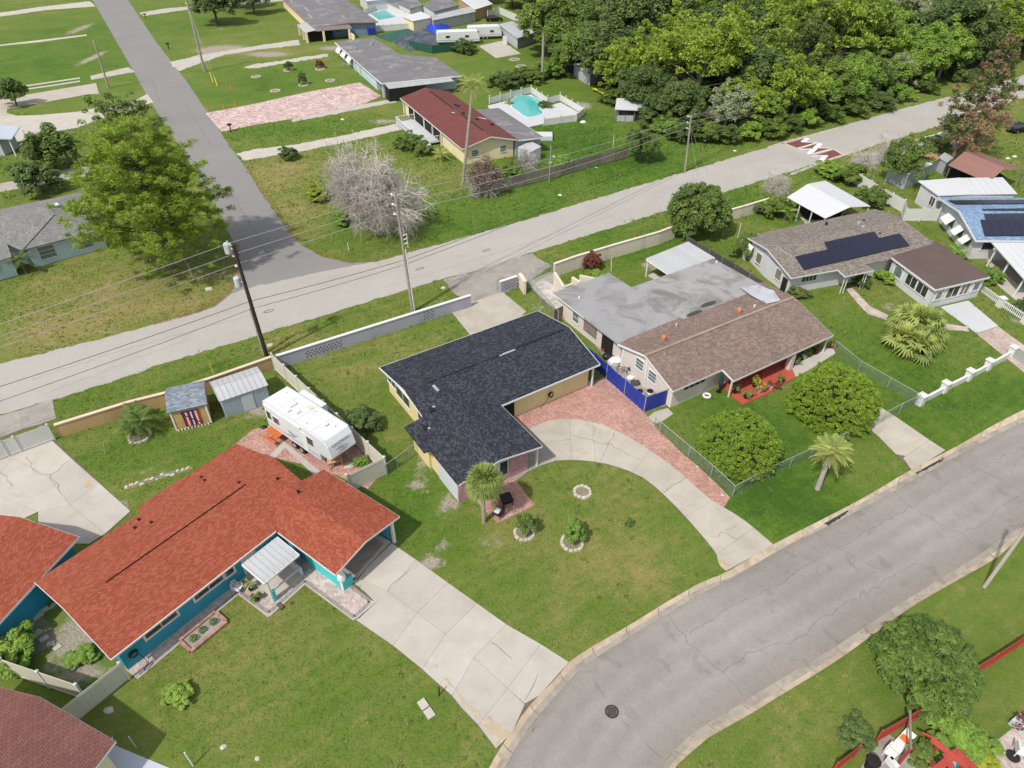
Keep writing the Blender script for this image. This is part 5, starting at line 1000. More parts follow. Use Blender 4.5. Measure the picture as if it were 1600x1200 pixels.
# red metal roof, rusty shed, blue shed
P = [S(u, v, 2.7) for u, v in ((1482, 257), (1545, 284), (1606, 266), (1525, 234))]; c = sum(P, Vector())/4; h = thing('red_metal_shelter', 'open shelter with a ribbed maroon metal roof behind the white roofs', 'shelter', (c.x, c.y, 0))
P = [Vector((p.x-c.x, p.y-c.y, 2.6)) for p in P]; ra, rb_ = P[0].lerp(P[3], .5), P[1].lerp(P[2], .5); ra.z = rb_.z = 3.5
ribbed(h, P[0], P[1]-P[0], ra-P[0], 14, M['redmetal']); ribbed(h, ra, rb_-ra, P[3]-ra, 14, M['redmetal'])
for p in P: q = p*.93; post(h, q.x, q.y, 2.6, .15, M['wood'])
MB().box(-3.5, 3, -1, 3, .01, 1.5).build('stored_goods', M['dark'], h)
r_, _l = px_flat('rusty_shed', 'low shed with a rust streaked roof beside the road', 'shed', '1426,238 1455,255 1470,247 1440,228', 2.0, M['rustm'], M['greyw'], ins=.2)
r_, _l = px_flat('blue_grey_shed', 'pale blue metal shed half hidden by a small green tree', 'shed', '1388,258 1421,272 1458,256 1428,245', 2.4, plain('shed_roof', (.50, .58, .60), .12, .5, .5, .1, stain=(.36, .40, .40)), plain('shed_wall', (.34, .38, .40), .08, .5, .7, .1), ins=.3)
r_, _l = px_flat('small_grey_shed', 'small grey shed behind the rusty one', 'shed', '1466,246 1480,254 1490,246 1476,238', 1.9, M['metald'], M['greyw'], ins=.2)
r_, _l = px_flat('garden_shed', 'white and grey plastic shed standing against the cream house', 'shed', '809,230 828,238 846,229 829,220', 2.0, M['metal'], M['white'], ins=.1)
# shack by the woods
sk = thing('wooden_shack', 'open weathered shack with a pale sloping roof at the edge of the woods', 'shack', S(993, 185))
MB().slab([(-4.2, -2, 2.2), (3.6, -2.6, 2.1), (4.6, 2.4, 2.7), (-3.4, 2.6, 2.8)], .12).build('roof', M['whitec'], sk)
for x, y in ((-3.6, -1.6), (-.6, -1.8), (2.9, -2.2), (3.9, 1.9), (-3.0, 2.1)): post(sk, x, y, 2.15, .16, M['wood'])
for x in (-3.6, -2.1): MB().box(x, x+1.4, -1.7, -1.6, 0, 1.0).build('panel', M['greyw'], sk)
MB().box(-3.4, 3.6, 1.8, 2.0, 0, 2.4).build('back_wall', M['woodd'], sk); MB().box(-3.7, -3.6, -1.6, 2.0, 0, 1.2).build('side_wall', M['wood'], sk); MB().box(-2.4, 2.0, -.8, 1.4, 0, .9).build('bench', M['wood'], sk)
PAVED.append([(p[0]+sk.location.x, p[1]+sk.location.y) for p in ((-4, -2), (3.6, -2.4), (4, 2), (-3.5, 2))])
# ------------------------------------------------------------------ fences and walls
def board_mesh(L, h, mat, gap=.012, bw=.15, t=.03, base=.05, rails=True, var=0):
    b = MB(); n = max(1, int(L/bw))
    for i in range(n):
        dz = random.uniform(-var, var); b.box(i*L/n+gap/2, (i+1)*L/n-gap/2, -t/2, t/2, base, h+dz)
    if rails: b.box(0, L, -t/2-.03, -t/2, base+.1, base+.2); b.box(0, L, t/2, t/2+.02, h-.25, h-.12)
    return b.mesh('panel', mat)
def fence(name, label, pts, h=1.8, pl=2.4, mat=None, postmat=None, pw=.13, ph=.12, bw=.15, gap=.006, var=0, cap=True, cat='fence', group=None, rails=True, skip=()):
    f = thing(name, label, cat, (*pts[0], 0), 0, group); c0 = Vector((*pts[0], 0)); first = True
    for i in range(len(pts)-1):
        p = Vector((*pts[i], 0)); q = Vector((*pts[i+1], 0)); d = q-p; L = d.length; n = max(1, round(L/pl)); a = math.atan2(d.y, d.x)
        me_ = board_mesh(L/n-.01, h, mat, gap, bw, var=var, rails=rails)
        pb = MB().box(-pw/2, pw/2, -pw/2, pw/2, 0, h+ph)
        if cap: pb.add([(-pw*.7, -pw*.7, h+ph), (pw*.7, -pw*.7, h+ph), (pw*.7, pw*.7, h+ph), (-pw*.7, pw*.7, h+ph), (0, 0, h+ph+pw*.6)], [(0, 1, 4), (1, 2, 4), (2, 3, 4), (3, 0, 4), (3, 2, 1, 0)])
        pm = pb.mesh('post', postmat or mat)
        for k in range(n):
            if (i, k) not in skip: piece(me_, 'panel', f, p-c0+d*(k/n), a)
            if k or first: piece(pm, 'post', f, p-c0+d*(k/n), a)
        piece(pm, 'post', f, q-c0, a); first = False
    return f
def wall(name, label, pts, h, t, mat, capmat, base=0, capw=.06, holes=(), seg=4.0, z0=0):
    f = thing(name, label, 'wall', (*pts[0], 0)); c0 = Vector((*pts[0], 0))
    for i in range(len(pts)-1):
        p = Vector((*pts[i], 0)); q = Vector((*pts[i+1], 0)); d = q-p; L = d.length; a = math.atan2(d.y, d.x); n = max(1, round(L/seg))
        me_ = MB().box(.006, L/n-.006, -t/2, t/2, 0, h).mesh('section', mat); mc = MB().box(0, L/n, -t/2-capw, t/2+capw, h, h+.09).mesh('coping', capmat)
        for k in range(n): piece(me_, 'section', f, p-c0+d*(k/n), a); piece(mc, 'coping', f, p-c0+d*(k/n), a)
        for (si, x0_, nx, zb, nz) in holes:
            if si != i: continue
            b = MB()
            for ix in range(nx):
                for iz in range(nz):
                    xx = x0_+ix*.42+(.2 if iz % 2 else 0); zz_ = zb+iz*.21
                    for sg in (-1, 1): y0_, y1_ = sorted((sg*(t/2-.01), sg*(t/2+.004))); b.box(xx, xx+.18, y0_, y1_, zz_, zz_+.12)  # dark boxes on the solid face stand in for the shaded openings
                    for sg in (-1, 1): y0_, y1_ = sorted((sg*(t/2), sg*(t/2+.03))); b.box(xx+.02, xx+.05, y0_, y1_, zz_-.03, zz_+.15, 1)
            ob = b.build('pierced_blocks', [M['dark'], mat], f); ob.location = p-c0; ob.rotation_euler = (0, 0, a)
    return f
def lift(uv, z): return S2(*uv, z)
def TP(s, z): return [S2(*map(float, q.split(',')), z) for q in s.split()]
fence('vinyl_fence', 'cream vinyl privacy fence running from the grey wall past the fifth wheel trailer', TP('424,553 600,714 541,742', 1.95), 1.9, 2.45, M['cream_vinyl'], M['vinyl'], .14, .12, bw=.30)
gw = TP('431,556 735,461', 1.45); wall('grey_wall', 'long lilac-grey masonry wall with pierced blocks between the roadside verge and the back lawn', gw, 1.4, .2, M['greywall'], M['trim'], holes=((0, 2.7, 9, .25, 4), (0, 15.4, 3, .25, 5)), seg=5)
wall('wall_stub', 'short white capped wall with pierced blocks beside the courtyard gate', TP('781,440 808,431', 1.45), 1.4, .2, M['greywall'], M['trim'], holes=((0, .3, 6, .3, 4),), seg=5)
wall('tan_wall', 'tan stucco wall with a cream cap behind the garden sheds', TP('84,664 200,628 256,614 330,590 424,557', 1.35), 1.3, .2, M['tan'], M['tancap'], seg=5)
# white double gate, far left
f = fence('white_gate', 'closed white vinyl gate with diagonal brace across the back drive', [S2(-60, 712, 1.7), S2(0, 690, 1.7), S2(20, 683, 1.7), S2(73, 664, 1.7)], 1.7, 3.0, M['vinyl'], M['vinyl'], .12, .1, bw=.3, cat='gate')
a_, b_ = S(38, 690, .3), S(66, 663, 1.6); MB().bar(a_-f.location+Vector((.05, -.08, 0)), b_-f.location+Vector((.05, -.08, 0)), .08, .08).build('diagonal_brace', M['galv'], f)
fence('vinyl_fence', 'cream vinyl fence between the side garden and the maroon roof house', TP('-70,1010 0,1030 118,1070', 1.8), 1.8, 2.45, M['cream_vinyl'], M['vinyl'], .13, .12, bw=.3)
fence('vinyl_fence', 'cream vinyl fence joining the teal house corner to the maroon roof house', TP('186,1036 90,1112', 1.8), 1.8, 2.45, M['cream_vinyl'], M['vinyl'], .13, .1, bw=.3)
# blue screened fence
def sheet(L, h=1.75, n=16, m=6):
    V = [(.03+(L-.06)*i/n, .035*math.sin(i*1.9+j*.8)+random.uniform(-.012, .012), .05+(h-.05)*j/m-(.05*math.sin(math.pi*i/n) if j == m else 0)) for j in range(m+1) for i in range(n+1)]
    return MB().add(V, [(j*(n+1)+i, j*(n+1)+i+1, (j+1)*(n+1)+i+1, (j+1)*(n+1)+i) for j in range(m) for i in range(n)])
bf = thing('blue_fence', 'bright blue screened chain fence along the side yard of the pink house', 'fence', S(947, 589))
pts = [S(u, v, 0) for u, v in ((909, 560), (926, 573), (947, 592), (975, 617), (1006, 644))]; c0 = bf.location
for i in range(4):
    p, q = pts[i]-c0, pts[i+1]-c0; L = (q-p).length; a = math.atan2((q-p).y, (q-p).x); sheet(L).build('screen_panel', M['blue'], bf, loc=p, rot=a); MB().lathe([(.035, 0), (.035, 1.85)], 8).build('post', M['galv'], bf, loc=p)
p, q = pts[-1]-c0, S(1040, 632)-c0; L = (q-p).length; a = math.atan2((q-p).y, (q-p).x); MB().box(.03, L-.05, -.015, .015, .05, 1.7).build('gate_panel', M['blue'], bf, loc=p, rot=a); MB().lathe([(.04, 0), (.04, 1.95)], 8).build('post', M['galv'], bf, loc=p)
MB().bar(p+Vector((0, 0, 1.8)), q+Vector((0, 0, 1.8)), .04, .04).build('top_rail', M['galv'], bf)
# chain link
def chainmat():
    m, nt, bs = base('chain_link'); tc = nt.nodes.new('ShaderNodeTexCoord'); sx = nt.nodes.new('ShaderNodeSeparateXYZ'); nt.links.new(tc.outputs['Object'], sx.inputs[0])
    s1 = math_(nt, 'ABSOLUTE', math_(nt, 'SINE', math_(nt, 'MULTIPLY', math_(nt, 'ADD', sx.outputs[0], sx.outputs[2]), 48))); s2 = math_(nt, 'ABSOLUTE', math_(nt, 'SINE', math_(nt, 'MULTIPLY', math_(nt, 'SUBTRACT', sx.outputs[0], sx.outputs[2]), 48)))
    wire = math_(nt, 'GREATER_THAN', math_(nt, 'MAXIMUM', math_(nt, 'SUBTRACT', 1, s1), math_(nt, 'SUBTRACT', 1, s2)), .80)
    bs.inputs['Base Color'].default_value = (.28, .34, .32, 1); bs.inputs['Metallic'].default_value = .3; bs.inputs['Roughness'].default_value = .5
    nt.links.new(wire, bs.inputs['Alpha']); return m
M['chain'] = chainmat()
def chain(label, pts, h=1.2, pl=3.0, name='chain_link_fence', mat=None):
    f = thing(name, label, 'fence', (*pts[0], 0)); c0 = f.location.copy()
    for i in range(len(pts)-1):
        p = Vector((*pts[i], 0)); q = Vector((*pts[i+1], 0)); d = q-p; L = d.length; a = math.atan2(d.y, d.x); n = max(1, round(L/pl))
        me_ = MB().add([(0, 0, .03), (L/n, 0, .03), (L/n, 0, h), (0, 0, h)], [(0, 1, 2, 3)]).mesh('wire_mesh', mat or M['chain'])
        rm = MB().tube([(0, 0, h), (L/n, 0, h)], .025, 6).mesh('top_rail', M['galv']); pm = MB().tube([(0, 0, 0), (0, 0, h+.06)], .032, 6).mesh('post', M['galv'])
        for k in range(n):
            o = p-c0+d*(k/n); piece(me_, 'wire_mesh', f, o, a); piece(rm, 'top_rail', f, o, a); piece(pm, 'post', f, o, a)
        piece(pm, 'post', f, q-c0, a)
    return f
chain('chain link fence along the paver drive and round the corner beside the round bushes', [S2(*q) for q in ((1022, 668), (1030, 676), (1075, 714), (1110, 744), (1144, 776), (1200, 746), (1265, 716), (1360, 672))])
chain('chain link fence dividing the pink house lawn from the white house lawn', [S2(*q) for q in ((1302, 548), (1340, 580), (1434, 634))])
chain('chain link gate across the neighbour driveway, up to the white corner pillar', [S2(*q) for q in ((1360, 672), (1378, 660), (1404, 646), (1430, 634))])
chain('short chain link fence between the vinyl fence and the yellow house', [S2(604, 744), (S2(622, 731)), S2(656, 706)], 1.25, 1.6)
chain('chain link side fence of the stone courtyard', [S2(*q) for q in ((826, 450), (845, 474), (872, 506))], 1.5, 2.5)
chain('chain link gate at the courtyard entrance', [S2(*q) for q in ((836, 440), (862, 428))], 1.6, 2.0)
# low white wall with pillars on the right
lw = thing('pillared_wall', 'low white wall with capped square pillars between the two front lawns', 'wall', S(1436, 632)); c0 = lw.location
pc = [S(*q)-c0 for q in ((1436, 632), (1473, 612), (1511, 593), (1541, 577), (1578, 556))]
b = MB().box(-.28, .28, -.28, .28, 0, 1.05); b.box(-.36, .36, -.36, .36, 1.05, 1.15); b.add([(-.30, -.30, 1.15), (.30, -.30, 1.15), (.30, .30, 1.15), (-.30, .30, 1.15), (0, 0, 1.30)], [(0, 1, 4), (1, 2, 4), (2, 3, 4), (3, 0, 4)]); pm = b.mesh('pillar', M['white'])
for p in pc: piece(pm, 'pillar', lw, p, math.radians(30))
for p, q in zip(pc[:-1], pc[1:]): MB().bar(p+Vector((0, 0, .30)), q+Vector((0, 0, .30)), .22, .6).build('section', M['white'], lw)
chain('metal driveway gate beyond the last white pillar', [S2(1578, 556), S2(1600, 572), S2(1660, 610)], 1.2, 2.0, 'metal_gate', M['galv'])
# white picket fence
pf = thing('picket_fence', 'white picket fence with square piers beside the white driveway', 'fence', S(1525, 455)); c0 = pf.location
pp_ = [S(*q)-c0 for q in ((1524, 452), (1561, 479), (1600, 505), (1650, 540))]
pm = MB().box(-.3, .3, -.3, .3, 0, 1.05).box(-.36, .36, -.36, .36, 1.05, 1.15).mesh('pier', M['white']); pk_ = MB().box(-.045, .045, -.015, .015, .1, 1.0).mesh('picket', M['trim'])
for p, q in zip(pp_[:-1], pp_[1:]):
    d = q-p; a = math.atan2(d.y, d.x); n = int(d.length/.22); piece(pm, 'pier', pf, q, a)
    for z in (.3, .85): MB().bar(p+Vector((0, 0, z)), q+Vector((0, 0, z)), .04, .08).build('rail', M['trim'], pf)
    for k in range(1, n): piece(pk_, 'picket', pf, p+d*(k/n), a)
# beige walls along the road
wall('beige_wall', 'long beige stucco wall between the road verge and the yard behind the pink house', TP('866,412 900,400 960,382 1030,362 1056,352', 1.75), 1.7, .2, M['beigew'], M['beigew'], seg=5)
wall('beige_wall', 'beige stucco wall continuing beyond the leafy roadside tree', TP('1122,333 1165,321 1215,306', 1.55), 1.5, .2, M['beigew'], M['beigew'], seg=5)
bw_ = thing('courtyard_wall', 'beige stepped courtyard wall with two recessed wooden doors', 'wall', S(880, 440)); c0 = bw_.location
for q, hh in ((((866, 447), (880, 470)), 1.8), (((893, 452), (905, 460)), 1.6), (((905, 443), (948, 452)), 1.1), (((880, 470), (893, 465)), 1.8)):
    p_, q_ = S(*q[0])-c0, S(*q[1])-c0; MB().bar(p_+Vector((0, 0, hh/2)), q_+Vector((0, 0, hh/2)), .25, hh).build('section', M['beigew'], bw_)
p_, q_ = S(881, 466)-c0, S(893, 462)-c0; MB().bar(p_+Vector((.02, -.2, .85)), q_+Vector((.02, -.2, .85)), .08, 1.5).build('door', M['wood'], bw_); p_, q_ = S(905, 458)-c0, S(911, 455)-c0; MB().bar(p_+Vector((0, -.1, .7)), q_+Vector((0, -.1, .7)), .08, 1.2).build('door', M['wood'], bw_)
wall('gate_pillar_wall', 'short beige wall end at the courtyard gate', [S2(812, 447), S2(820, 460)], 1.6, .3, M['beigew'], M['beigew'])
fence('side_yard_gate', 'brown wooden side gate between the two house walls', [S2(865, 505), S2(880, 497)], 1.6, 2, M['wood'], M['wood'], cap=False, cat='gate')
# wooden fences
fence('dark_wooden_fence', 'dark weathered board fence between the pink house and the solar house', TP('1074,368 1110,390 1150,413 1196,442', 1.8), 1.8, 2.4, M['woodd'], M['wood'], .1, .1, bw=.16, gap=.01, var=.01, cap=False)
fence('weathered_wooden_fence', 'long grey board fence along the verge behind the cream house', TP('772,284 800,276 860,262 920,245 982,229', 1.8), 1.8, 2.4, M['wood'], M['wood'], .1, .02, bw=.26, gap=.05, var=.10, cap=False)
fence('weathered_wooden_fence', 'grey board fence at the foot of the woods beyond the far sheds', TP('833,30 870,52 915,80 948,98', 1.8), 1.8, 2.4, M['wood'], M['wood'], .14, .1, bw=.28, gap=.02, var=.04, cap=False)
fence('weathered_wooden_fence', 'short brown board fence behind the grey stored shed', TP('870,104 915,94', 1.8), 1.8, 2.4, M['woodd'], M['wood'], .14, .1, bw=.28, gap=.02, var=.04, cap=False)
fence('red_wooden_fence', 'red board fence right of the large leafy tree', TP('1515,1049 1560,1022 1600,996 1680,944', 1.4), 1.4, 2.4, M['woodr'], M['woodr'], .1, .05, bw=.16, gap=.01, cap=False)
fence('red_wooden_fence', 'red board fence at the corner behind the small dark bush', TP('1310,1192 1345,1165 1380,1142 1450,1102', 1.4), 1.4, 2.4, M['woodr'], M['woodr'], .1, .05, bw=.16, gap=.01, cap=False, skip=((1, 0),))
rs = thing('red_pergola', 'red wooden pergola frame over the cluttered yard, bottom right', 'pergola', S(1475, 1165)); c0 = rs.location
for q in (((1422, 1110), (1423, 1170)), ((1455, 1155), (1512, 1200)), ((1440, 1145), (1462, 1155)), ((1478, 1178), (1500, 1230)), ((1495, 1175), (1540, 1215)), ((1460, 1205), (1500, 1172))):
    a_, b_ = S(*q[0], 2.0)-c0, S(*q[1], 2.0)-c0; zo_ = Vector((0, 0, random.uniform(-.06, .06))); MB().bar(a_+zo_, b_+zo_, .35 if q[0][0] > 1450 else .12, .08).build('beam', M['woodr'] if q[0][0] != 1422 else M['wood'], rs)
for q in ((1424, 1168), (1505, 1195), (1470, 1160)): p_ = S(*q, 2.0)-c0; MB().box(p_.x-.06, p_.x+.06, p_.y-.06, p_.y+.06, 0, 2).build('post', M['woodr'], rs)
fence('white_vinyl_fence', 'white vinyl fence stepping down behind the solar house', [S2(*q) for q in ((1326, 282), (1372, 312), (1408, 332), (1410, 346), (1462, 346))], 1.8, 2.8, M['vinyl'], M['vinyl'], .14, .1, bw=.4)
fence('pool_fence', 'white vinyl fence around the kidney shaped pool', [S2(*q) for q in ((765, 163), (830, 146), (855, 163), (875, 158), (912, 180), (900, 190), (850, 197))], 1.25, 2.6, M['vinyl'], M['vinyl'], .16, .35, bw=.4)
fence('white_vinyl_fence', 'white vinyl fence around the far rectangular pool', [S2(*q) for q in ((570, 24), (600, 12), (668, 44), (584, 50))], 1.5, 2.6, M['vinyl'], M['vinyl'], .16, .2, bw=.4)
fence('white_vinyl_fence', 'white vinyl fence behind the second trailer at the wood edge', [S2(*q) for q in ((762, 28), (780, 22), (812, 36), (833, 46))], 1.8, 2.6, M['vinyl'], M['vinyl'], .16, .1, bw=.4)
fence('green_screen_fence', 'dark green screened fence in front of the white trailers', [S2(*q) for q in ((640, 76), (676, 84), (712, 80))], 1.8, 2.6, M['greent'], M['greent'], .1, .05, bw=.5)
wall('low_white_wall', 'low white garden wall at the roadside by the rusty shed', [S2(1440, 226), S2(1462, 220), S2(1474, 214)], 1.1, .25, M['white'], M['white'])
# ------------------------------------------------------------------ pools
M['water'] = plain('pool_water', (.07, .40, .39), .16, .9, .05, .25, 5, spec=.6)
def pool(name, label, q, deck, water=None):
    P = PL(q); c = np.mean(P, 0); r = thing(name, label, 'swimming pool', (*c, 0)); L = [(p[0]-c[0], p[1]-c[1]) for p in P]
    if len(L) > 5:
        s = smooth_line(L+L[:1], .7)[:-1]; L = s
    D = [(p[0]-c[0], p[1]-c[1]) for p in PL(deck)]; MB().prism(D, -.02, .10).build('deck', M['whitec'], r); PAVED.append(PL(deck))
    MB().prism(inset(L, -.35), 0, .14).build('coping', M['trim'], r); MB().prism(L, .05, .150).build('water', water or M['water'], r)
pool('kidney_pool', 'turquoise kidney shaped pool on a white deck behind the cream house', '798,158 812,151 832,152 846,160 842,170 848,178 825,184 808,174 800,168', '762,166 830,148 856,166 876,161 910,180 896,190 850,194 800,205 770,180')
pool('rectangular_pool', 'turquoise rectangular pool inside a white fence at the top', '578,22 602,16 620,27 592,32', '566,24 600,12 665,42 585,46')
# ------------------------------------------------------------------ utility poles and wires
def upole(label, bs, top, h, mat, ins=(), r0=.17, r1=.11, extra=None):
    b0 = S(*bs); t = S(*top, h); r = thing('utility_pole', label, 'utility pole', b0); MB().tube([(0, 0, -.1), t-b0], [r0, r1], 12).build('pole', mat, r)
    for z in ins: p = (t-b0)*(z/h); b = MB(); b.tube([p+Vector((-.1, .1, 0)), p+Vector((-.38, .22, .06))], .035, 6); b.lathe([(.06, 0), (.13, .03), (.09, .08), (.12, .13), (.05, .2)], 10, p+Vector((-.40, .23, .0))); b.build('insulator', M['trim'], r)
    return r, t
pA_, tA = upole('grey wooden pole behind the grey wall with switchgear halfway up', (645, 487), (617, 300), 13.4, M['pole'], (13.0, 12.0, 11.0))
pB_, tB = upole('dark wooden pole with two transformers at the road junction', (417, 557), (364, 382), 12.2, M['poled'], (12.0, 10.9, 9.9), .2, .15)
pC_, tC = upole('pale wooden pole on the far verge at the foot of the woods', (1070, 269), (1080, 180), 8.6, M['pole'], (8.3, 7.4, 6.6))
pD_, tD = upole('tall pale pole beside the sandy drive on the side street', (320, 112), (290, -5), 14.3, M['pole'], (14, 13), .26, .2)
pE_, tE = upole('slender pale pole beside the beige drive, upper left', (170, 138), (146, 63), 8.9, M['pole'], (), .2, .15)
sp_, tS = upole('short grey service pole leaning beside the dark transformer pole', (413, 553), (391, 482), 5.0, M['pole'], (), .13, .11)
for f_, off, mt in ((.99, (-1.1, .25), 'transf'), (.72, (-1.05, .1), 'transf')):
    p = (tB-S(417, 557))*f_; b = MB(); z = p.z-.55; b.lathe([(.02, 0), (.30, 0), (.32, .1), (.32, .85), (.28, .95), (.05, 1.0)], 14, (p.x+off[0]*.6, p.y+off[1], z-.3)); b.bar((p.x, p.y, z+.2), (p.x+off[0]*.5, p.y+off[1], z+.2), .1, .1); b.lathe([(.05, 0), (.07, .2)], 8, (p.x+off[0]*.6+.1, p.y+off[1], z+.68)); b.build('transformer', M[mt], pB_)
p = tA-S(645, 487)
for i in range(3): c = p*(.66-i*.035); MB().tube([c, c+Vector((.5, .1, .15)), c+Vector((.5, .1, -.35))], .06, 6).build('switch', M['trim'], pA_)
MB().tube([(.22, -.08, 0), p*.55+Vector((.22, -.08, 0))], .06, 8).build('conduit', M['trim'], pA_)
MB().tube([p*.82+Vector((.15, 0, 0)), p*.78+Vector((.75, .1, -.1)), p*.68+Vector((.8, .1, 0)), p*.66+Vector((.4, 0, 0))], .02, 6).build('jumper_wire', M['galv'], pA_)
for a_ in ((2.2, 1.5), (1.0, 2.4)): MB().tube([tC-S(1070, 269)-Vector((0, 0, 1.5)), (a_[0]*1.6, a_[1]*-1.6+2, 0)], .015, 5).build('guy_wire', M['galv'], pC_)
for a_, o_ in (((333, 129), 0), ((340, 135), 1)):
    g0 = S(*a_)-S(320, 112); t_ = (tD-S(320, 112))*.85; MB().tube([t_, g0], .02, 5).build('guy_wire', M['galv'], pD_); e = g0+(t_-g0).normalized()*2.2; MB().tube([g0, e], .06, 6).build('guy_guard', M['yellowp'], pD_)
def wire(label, pts, r=.014, sag=.4, mat=None, group='overhead wires', cat='wire', name='power_line'):
    b = MB(); P = []
    for i in range(len(pts)-1):
        p, q = Vector(pts[i]), Vector(pts[i+1]); n = 24
        for k in range(n+(i == len(pts)-2)): t = k/n; x = p.lerp(q, t); x.z -= sag*4*t*(1-t)*((q-p).length/40)**1.5; P.append(x)
    b.v = []; b.tube(P, r, 5); return tag(b.build(name, mat or M['galv']), label, cat, group)
def alongp(b, t, z): b0 = S(*b); return b0+(t-b0)*(z/t.z)
# far left pole out of frame (the wires leave the picture at u=0)
def exitp(v, z, k=1.35): e = S(-5, v, z); return e
WI = [(12.05, 13.05, 8.35, 512), (10.95, 12.05, 7.45, 531), (9.95, 11.05, 6.65, 548)]
for i, (zb, za, zc_, v0) in enumerate(WI):
    nm = ('topmost', 'middle', 'lowest')[i]
    L0 = S(-2, v0, zb-.5); bp = alongp((417, 557), tB, zb); L1 = bp+(L0-bp)*2.2
    ap_ = alongp((645, 487), tA, za); cp_ = alongp((1070, 269), tC, zc_); ex = cp_+(cp_-ap_)*1.0
    off = Vector((-.4, .23, .15))
    wire(f'{nm} of the three pale power wires left of the transformer pole', [L1+off, bp+off], .022, .15)
    wire(f'{nm} of the three pale power wires between the transformer pole and the grey pole', [bp+off, ap_+off], .022, .2)
    wire(f'{nm} of the three pale power wires crossing the dead tree and cream house', [ap_+off, cp_+off, ex+off], .022, .55)
for i, (zb, za, zc_, u0, v0, r) in enumerate(((6.4, 6.2, 4.9, 0, 597, .035), (5.6, 5.7, 4.4, 60, 600, .03))):
    bp = alongp((417, 557), tB, zb); ap_ = alongp((645, 487), tA, za); cp_ = alongp((1070, 269), tC, zc_); L1 = S(u0, v0, 5.5); L1 = bp+(L1-bp)*1.8
    wire(f'{("upper", "lower")[i]} dark cable over the pale road', [L1, bp, ap_, cp_, cp_+(cp_-ap_)], r*.7, .45, M['rubber'])
for (u, v), l_ in (((656, 420), 'coiled slack loop hanging on the dark cable right of the grey pole'), ((760, 391), 'diamond shaped slack loop on the dark cable over the pale road'), ((420, 486), 'black splice loop on the dark cable beside the transformer pole')):
    c = S(u, v, 5.8); b = MB(); b.tube([c+Vector((.42*math.cos(t), .26*math.cos(t), .10*math.sin(t))) for t in np.linspace(0, 6.28, 13)], .022, 5, cap=False); tag(b.build('cable_slack_loop', M['rubber']), l_, 'cable')
sl_ = thing('street_lamp', 'pale lamp post leaning into the frame beside the curved street', 'street lamp', S(1538, 917)); MB().tube([(0, 0, 0), S(1600, 840, 7.5)-S(1538, 917)+Vector((.0, 0, 0)) if False else (.35, .25, 8.0)], [.13, .09], 10).build('pole', M['concl'], sl_)
# ------------------------------------------------------------------ vehicles
def wheel(par, x, y, r=.36, w_=.22):
    t = MB(); P = [(-w_/2, r*.7), (-w_/2, r*.95), (-w_/4, r), (w_/4, r), (w_/2, r*.95), (w_/2, r*.7)]; n = 18
    vs = [(x+k[1]*math.cos(2*math.pi*j/n), y+k[0], r+k[1]*math.sin(2*math.pi*j/n)) for k in P for j in range(n)]
    fs = [(i*n+j, i*n+(j+1) % n, (i+1)*n+(j+1) % n, (i+1)*n+j) for i in range(5) for j in range(n)]; t.add(vs, fs+[tuple(range(n)), tuple(5*n+j for j in range(n))]); wv = t.build('wheel', M['rubber'], par)
    m_ = MB(); 
    for s_ in (-1, 1): m_.add([(x+r*.5*math.cos(2*math.pi*j/12), y+s_*(w_/2+.01), r+r*.5*math.sin(2*math.pi*j/12)) for j in range(12)], [tuple(range(12))[::s_]])
    m_.build('rim', M['galv'], wv)
rp0, rp1 = S(409, 626, 3.4), S(503, 689, 3.4); ra_ = math.atan2((rp1-rp0).y, (rp1-rp0).x)
rv = thing('fifth_wheel_trailer', 'large white fifth wheel camper parked on red pavers beside the vinyl fence', 'camper trailer', (rp0.x, rp0.y, 0), ra_)
b = MB(); prof = [(0, .75), (7.0, .75), (7.0, 1.55), (8.35, 1.6), (8.55, 1.9), (8.25, 2.9), (7.9, 3.4), (0.1, 3.45), (0, 3.35)]
b.add([(x, y, z) for y in (0, 2.5) for x, z in prof], [tuple(range(9)), tuple(range(9, 18))[::-1]]+[(i, 9+i, 9+(i+1) % 9, (i+1) % 9) for i in range(9)]); body = b.build('body', M['rvw'], rv)
bv = body.modifiers.new('b', 'BEVEL'); bv.width = .09; bv.segments = 3
MB().box(1.2, 4.2, 2.5, 3.3, 1.0, 3.15).build('slide_out', M['rvw'], rv); MB().box(1.5, 1.9, 3.3, 3.32, 1.6, 2.4).build('window', M['glass'], rv); MB().box(4.2, 4.22, 2.6, 3.1, 1.7, 2.5).build('window', M['glass'], rv)
for x, z, wd, hh in ((.55, 2.15, .5, .8), (1.5, 2.05, .75, .65), (6.0, 2.35, .75, .75)): f = MB().box(x-wd/2-.05, x+wd/2+.05, -.03, 0.0, z-hh/2-.05, z+hh/2+.05).build('window', M['trim'], rv); MB().box(x-wd/2, x+wd/2, -.045, -.031, z-hh/2, z+hh/2).build('pane', M['glass'], f)
MB().box(4.9, 5.6, -.035, 0, .85, 2.85).build('door', M['trim'], rv); MB().box(.2, 5.0, -.12, -.02, 3.1, 3.25).build('awning_roll', M['trim'], rv)
for x0_, y0_, s_ in ((1.9, .9, .8), (2.6, .35, .4), (3.3, .7, .45), (6.3, 1.2, .4)): MB().box(x0_, x0_+s_, y0_, y0_+s_*.8, 3.43, 3.58).build('roof_hatch', M['trim'], rv)
MB().box(3.6, 4.1, 1.75, 2.1, 3.43, 3.47).build('skylight', M['tancap'], rv); MB().box(4.4, 4.6, 1.8, 1.95, 3.43, 3.48).build('roof_fitting', M['lgrey'], rv)
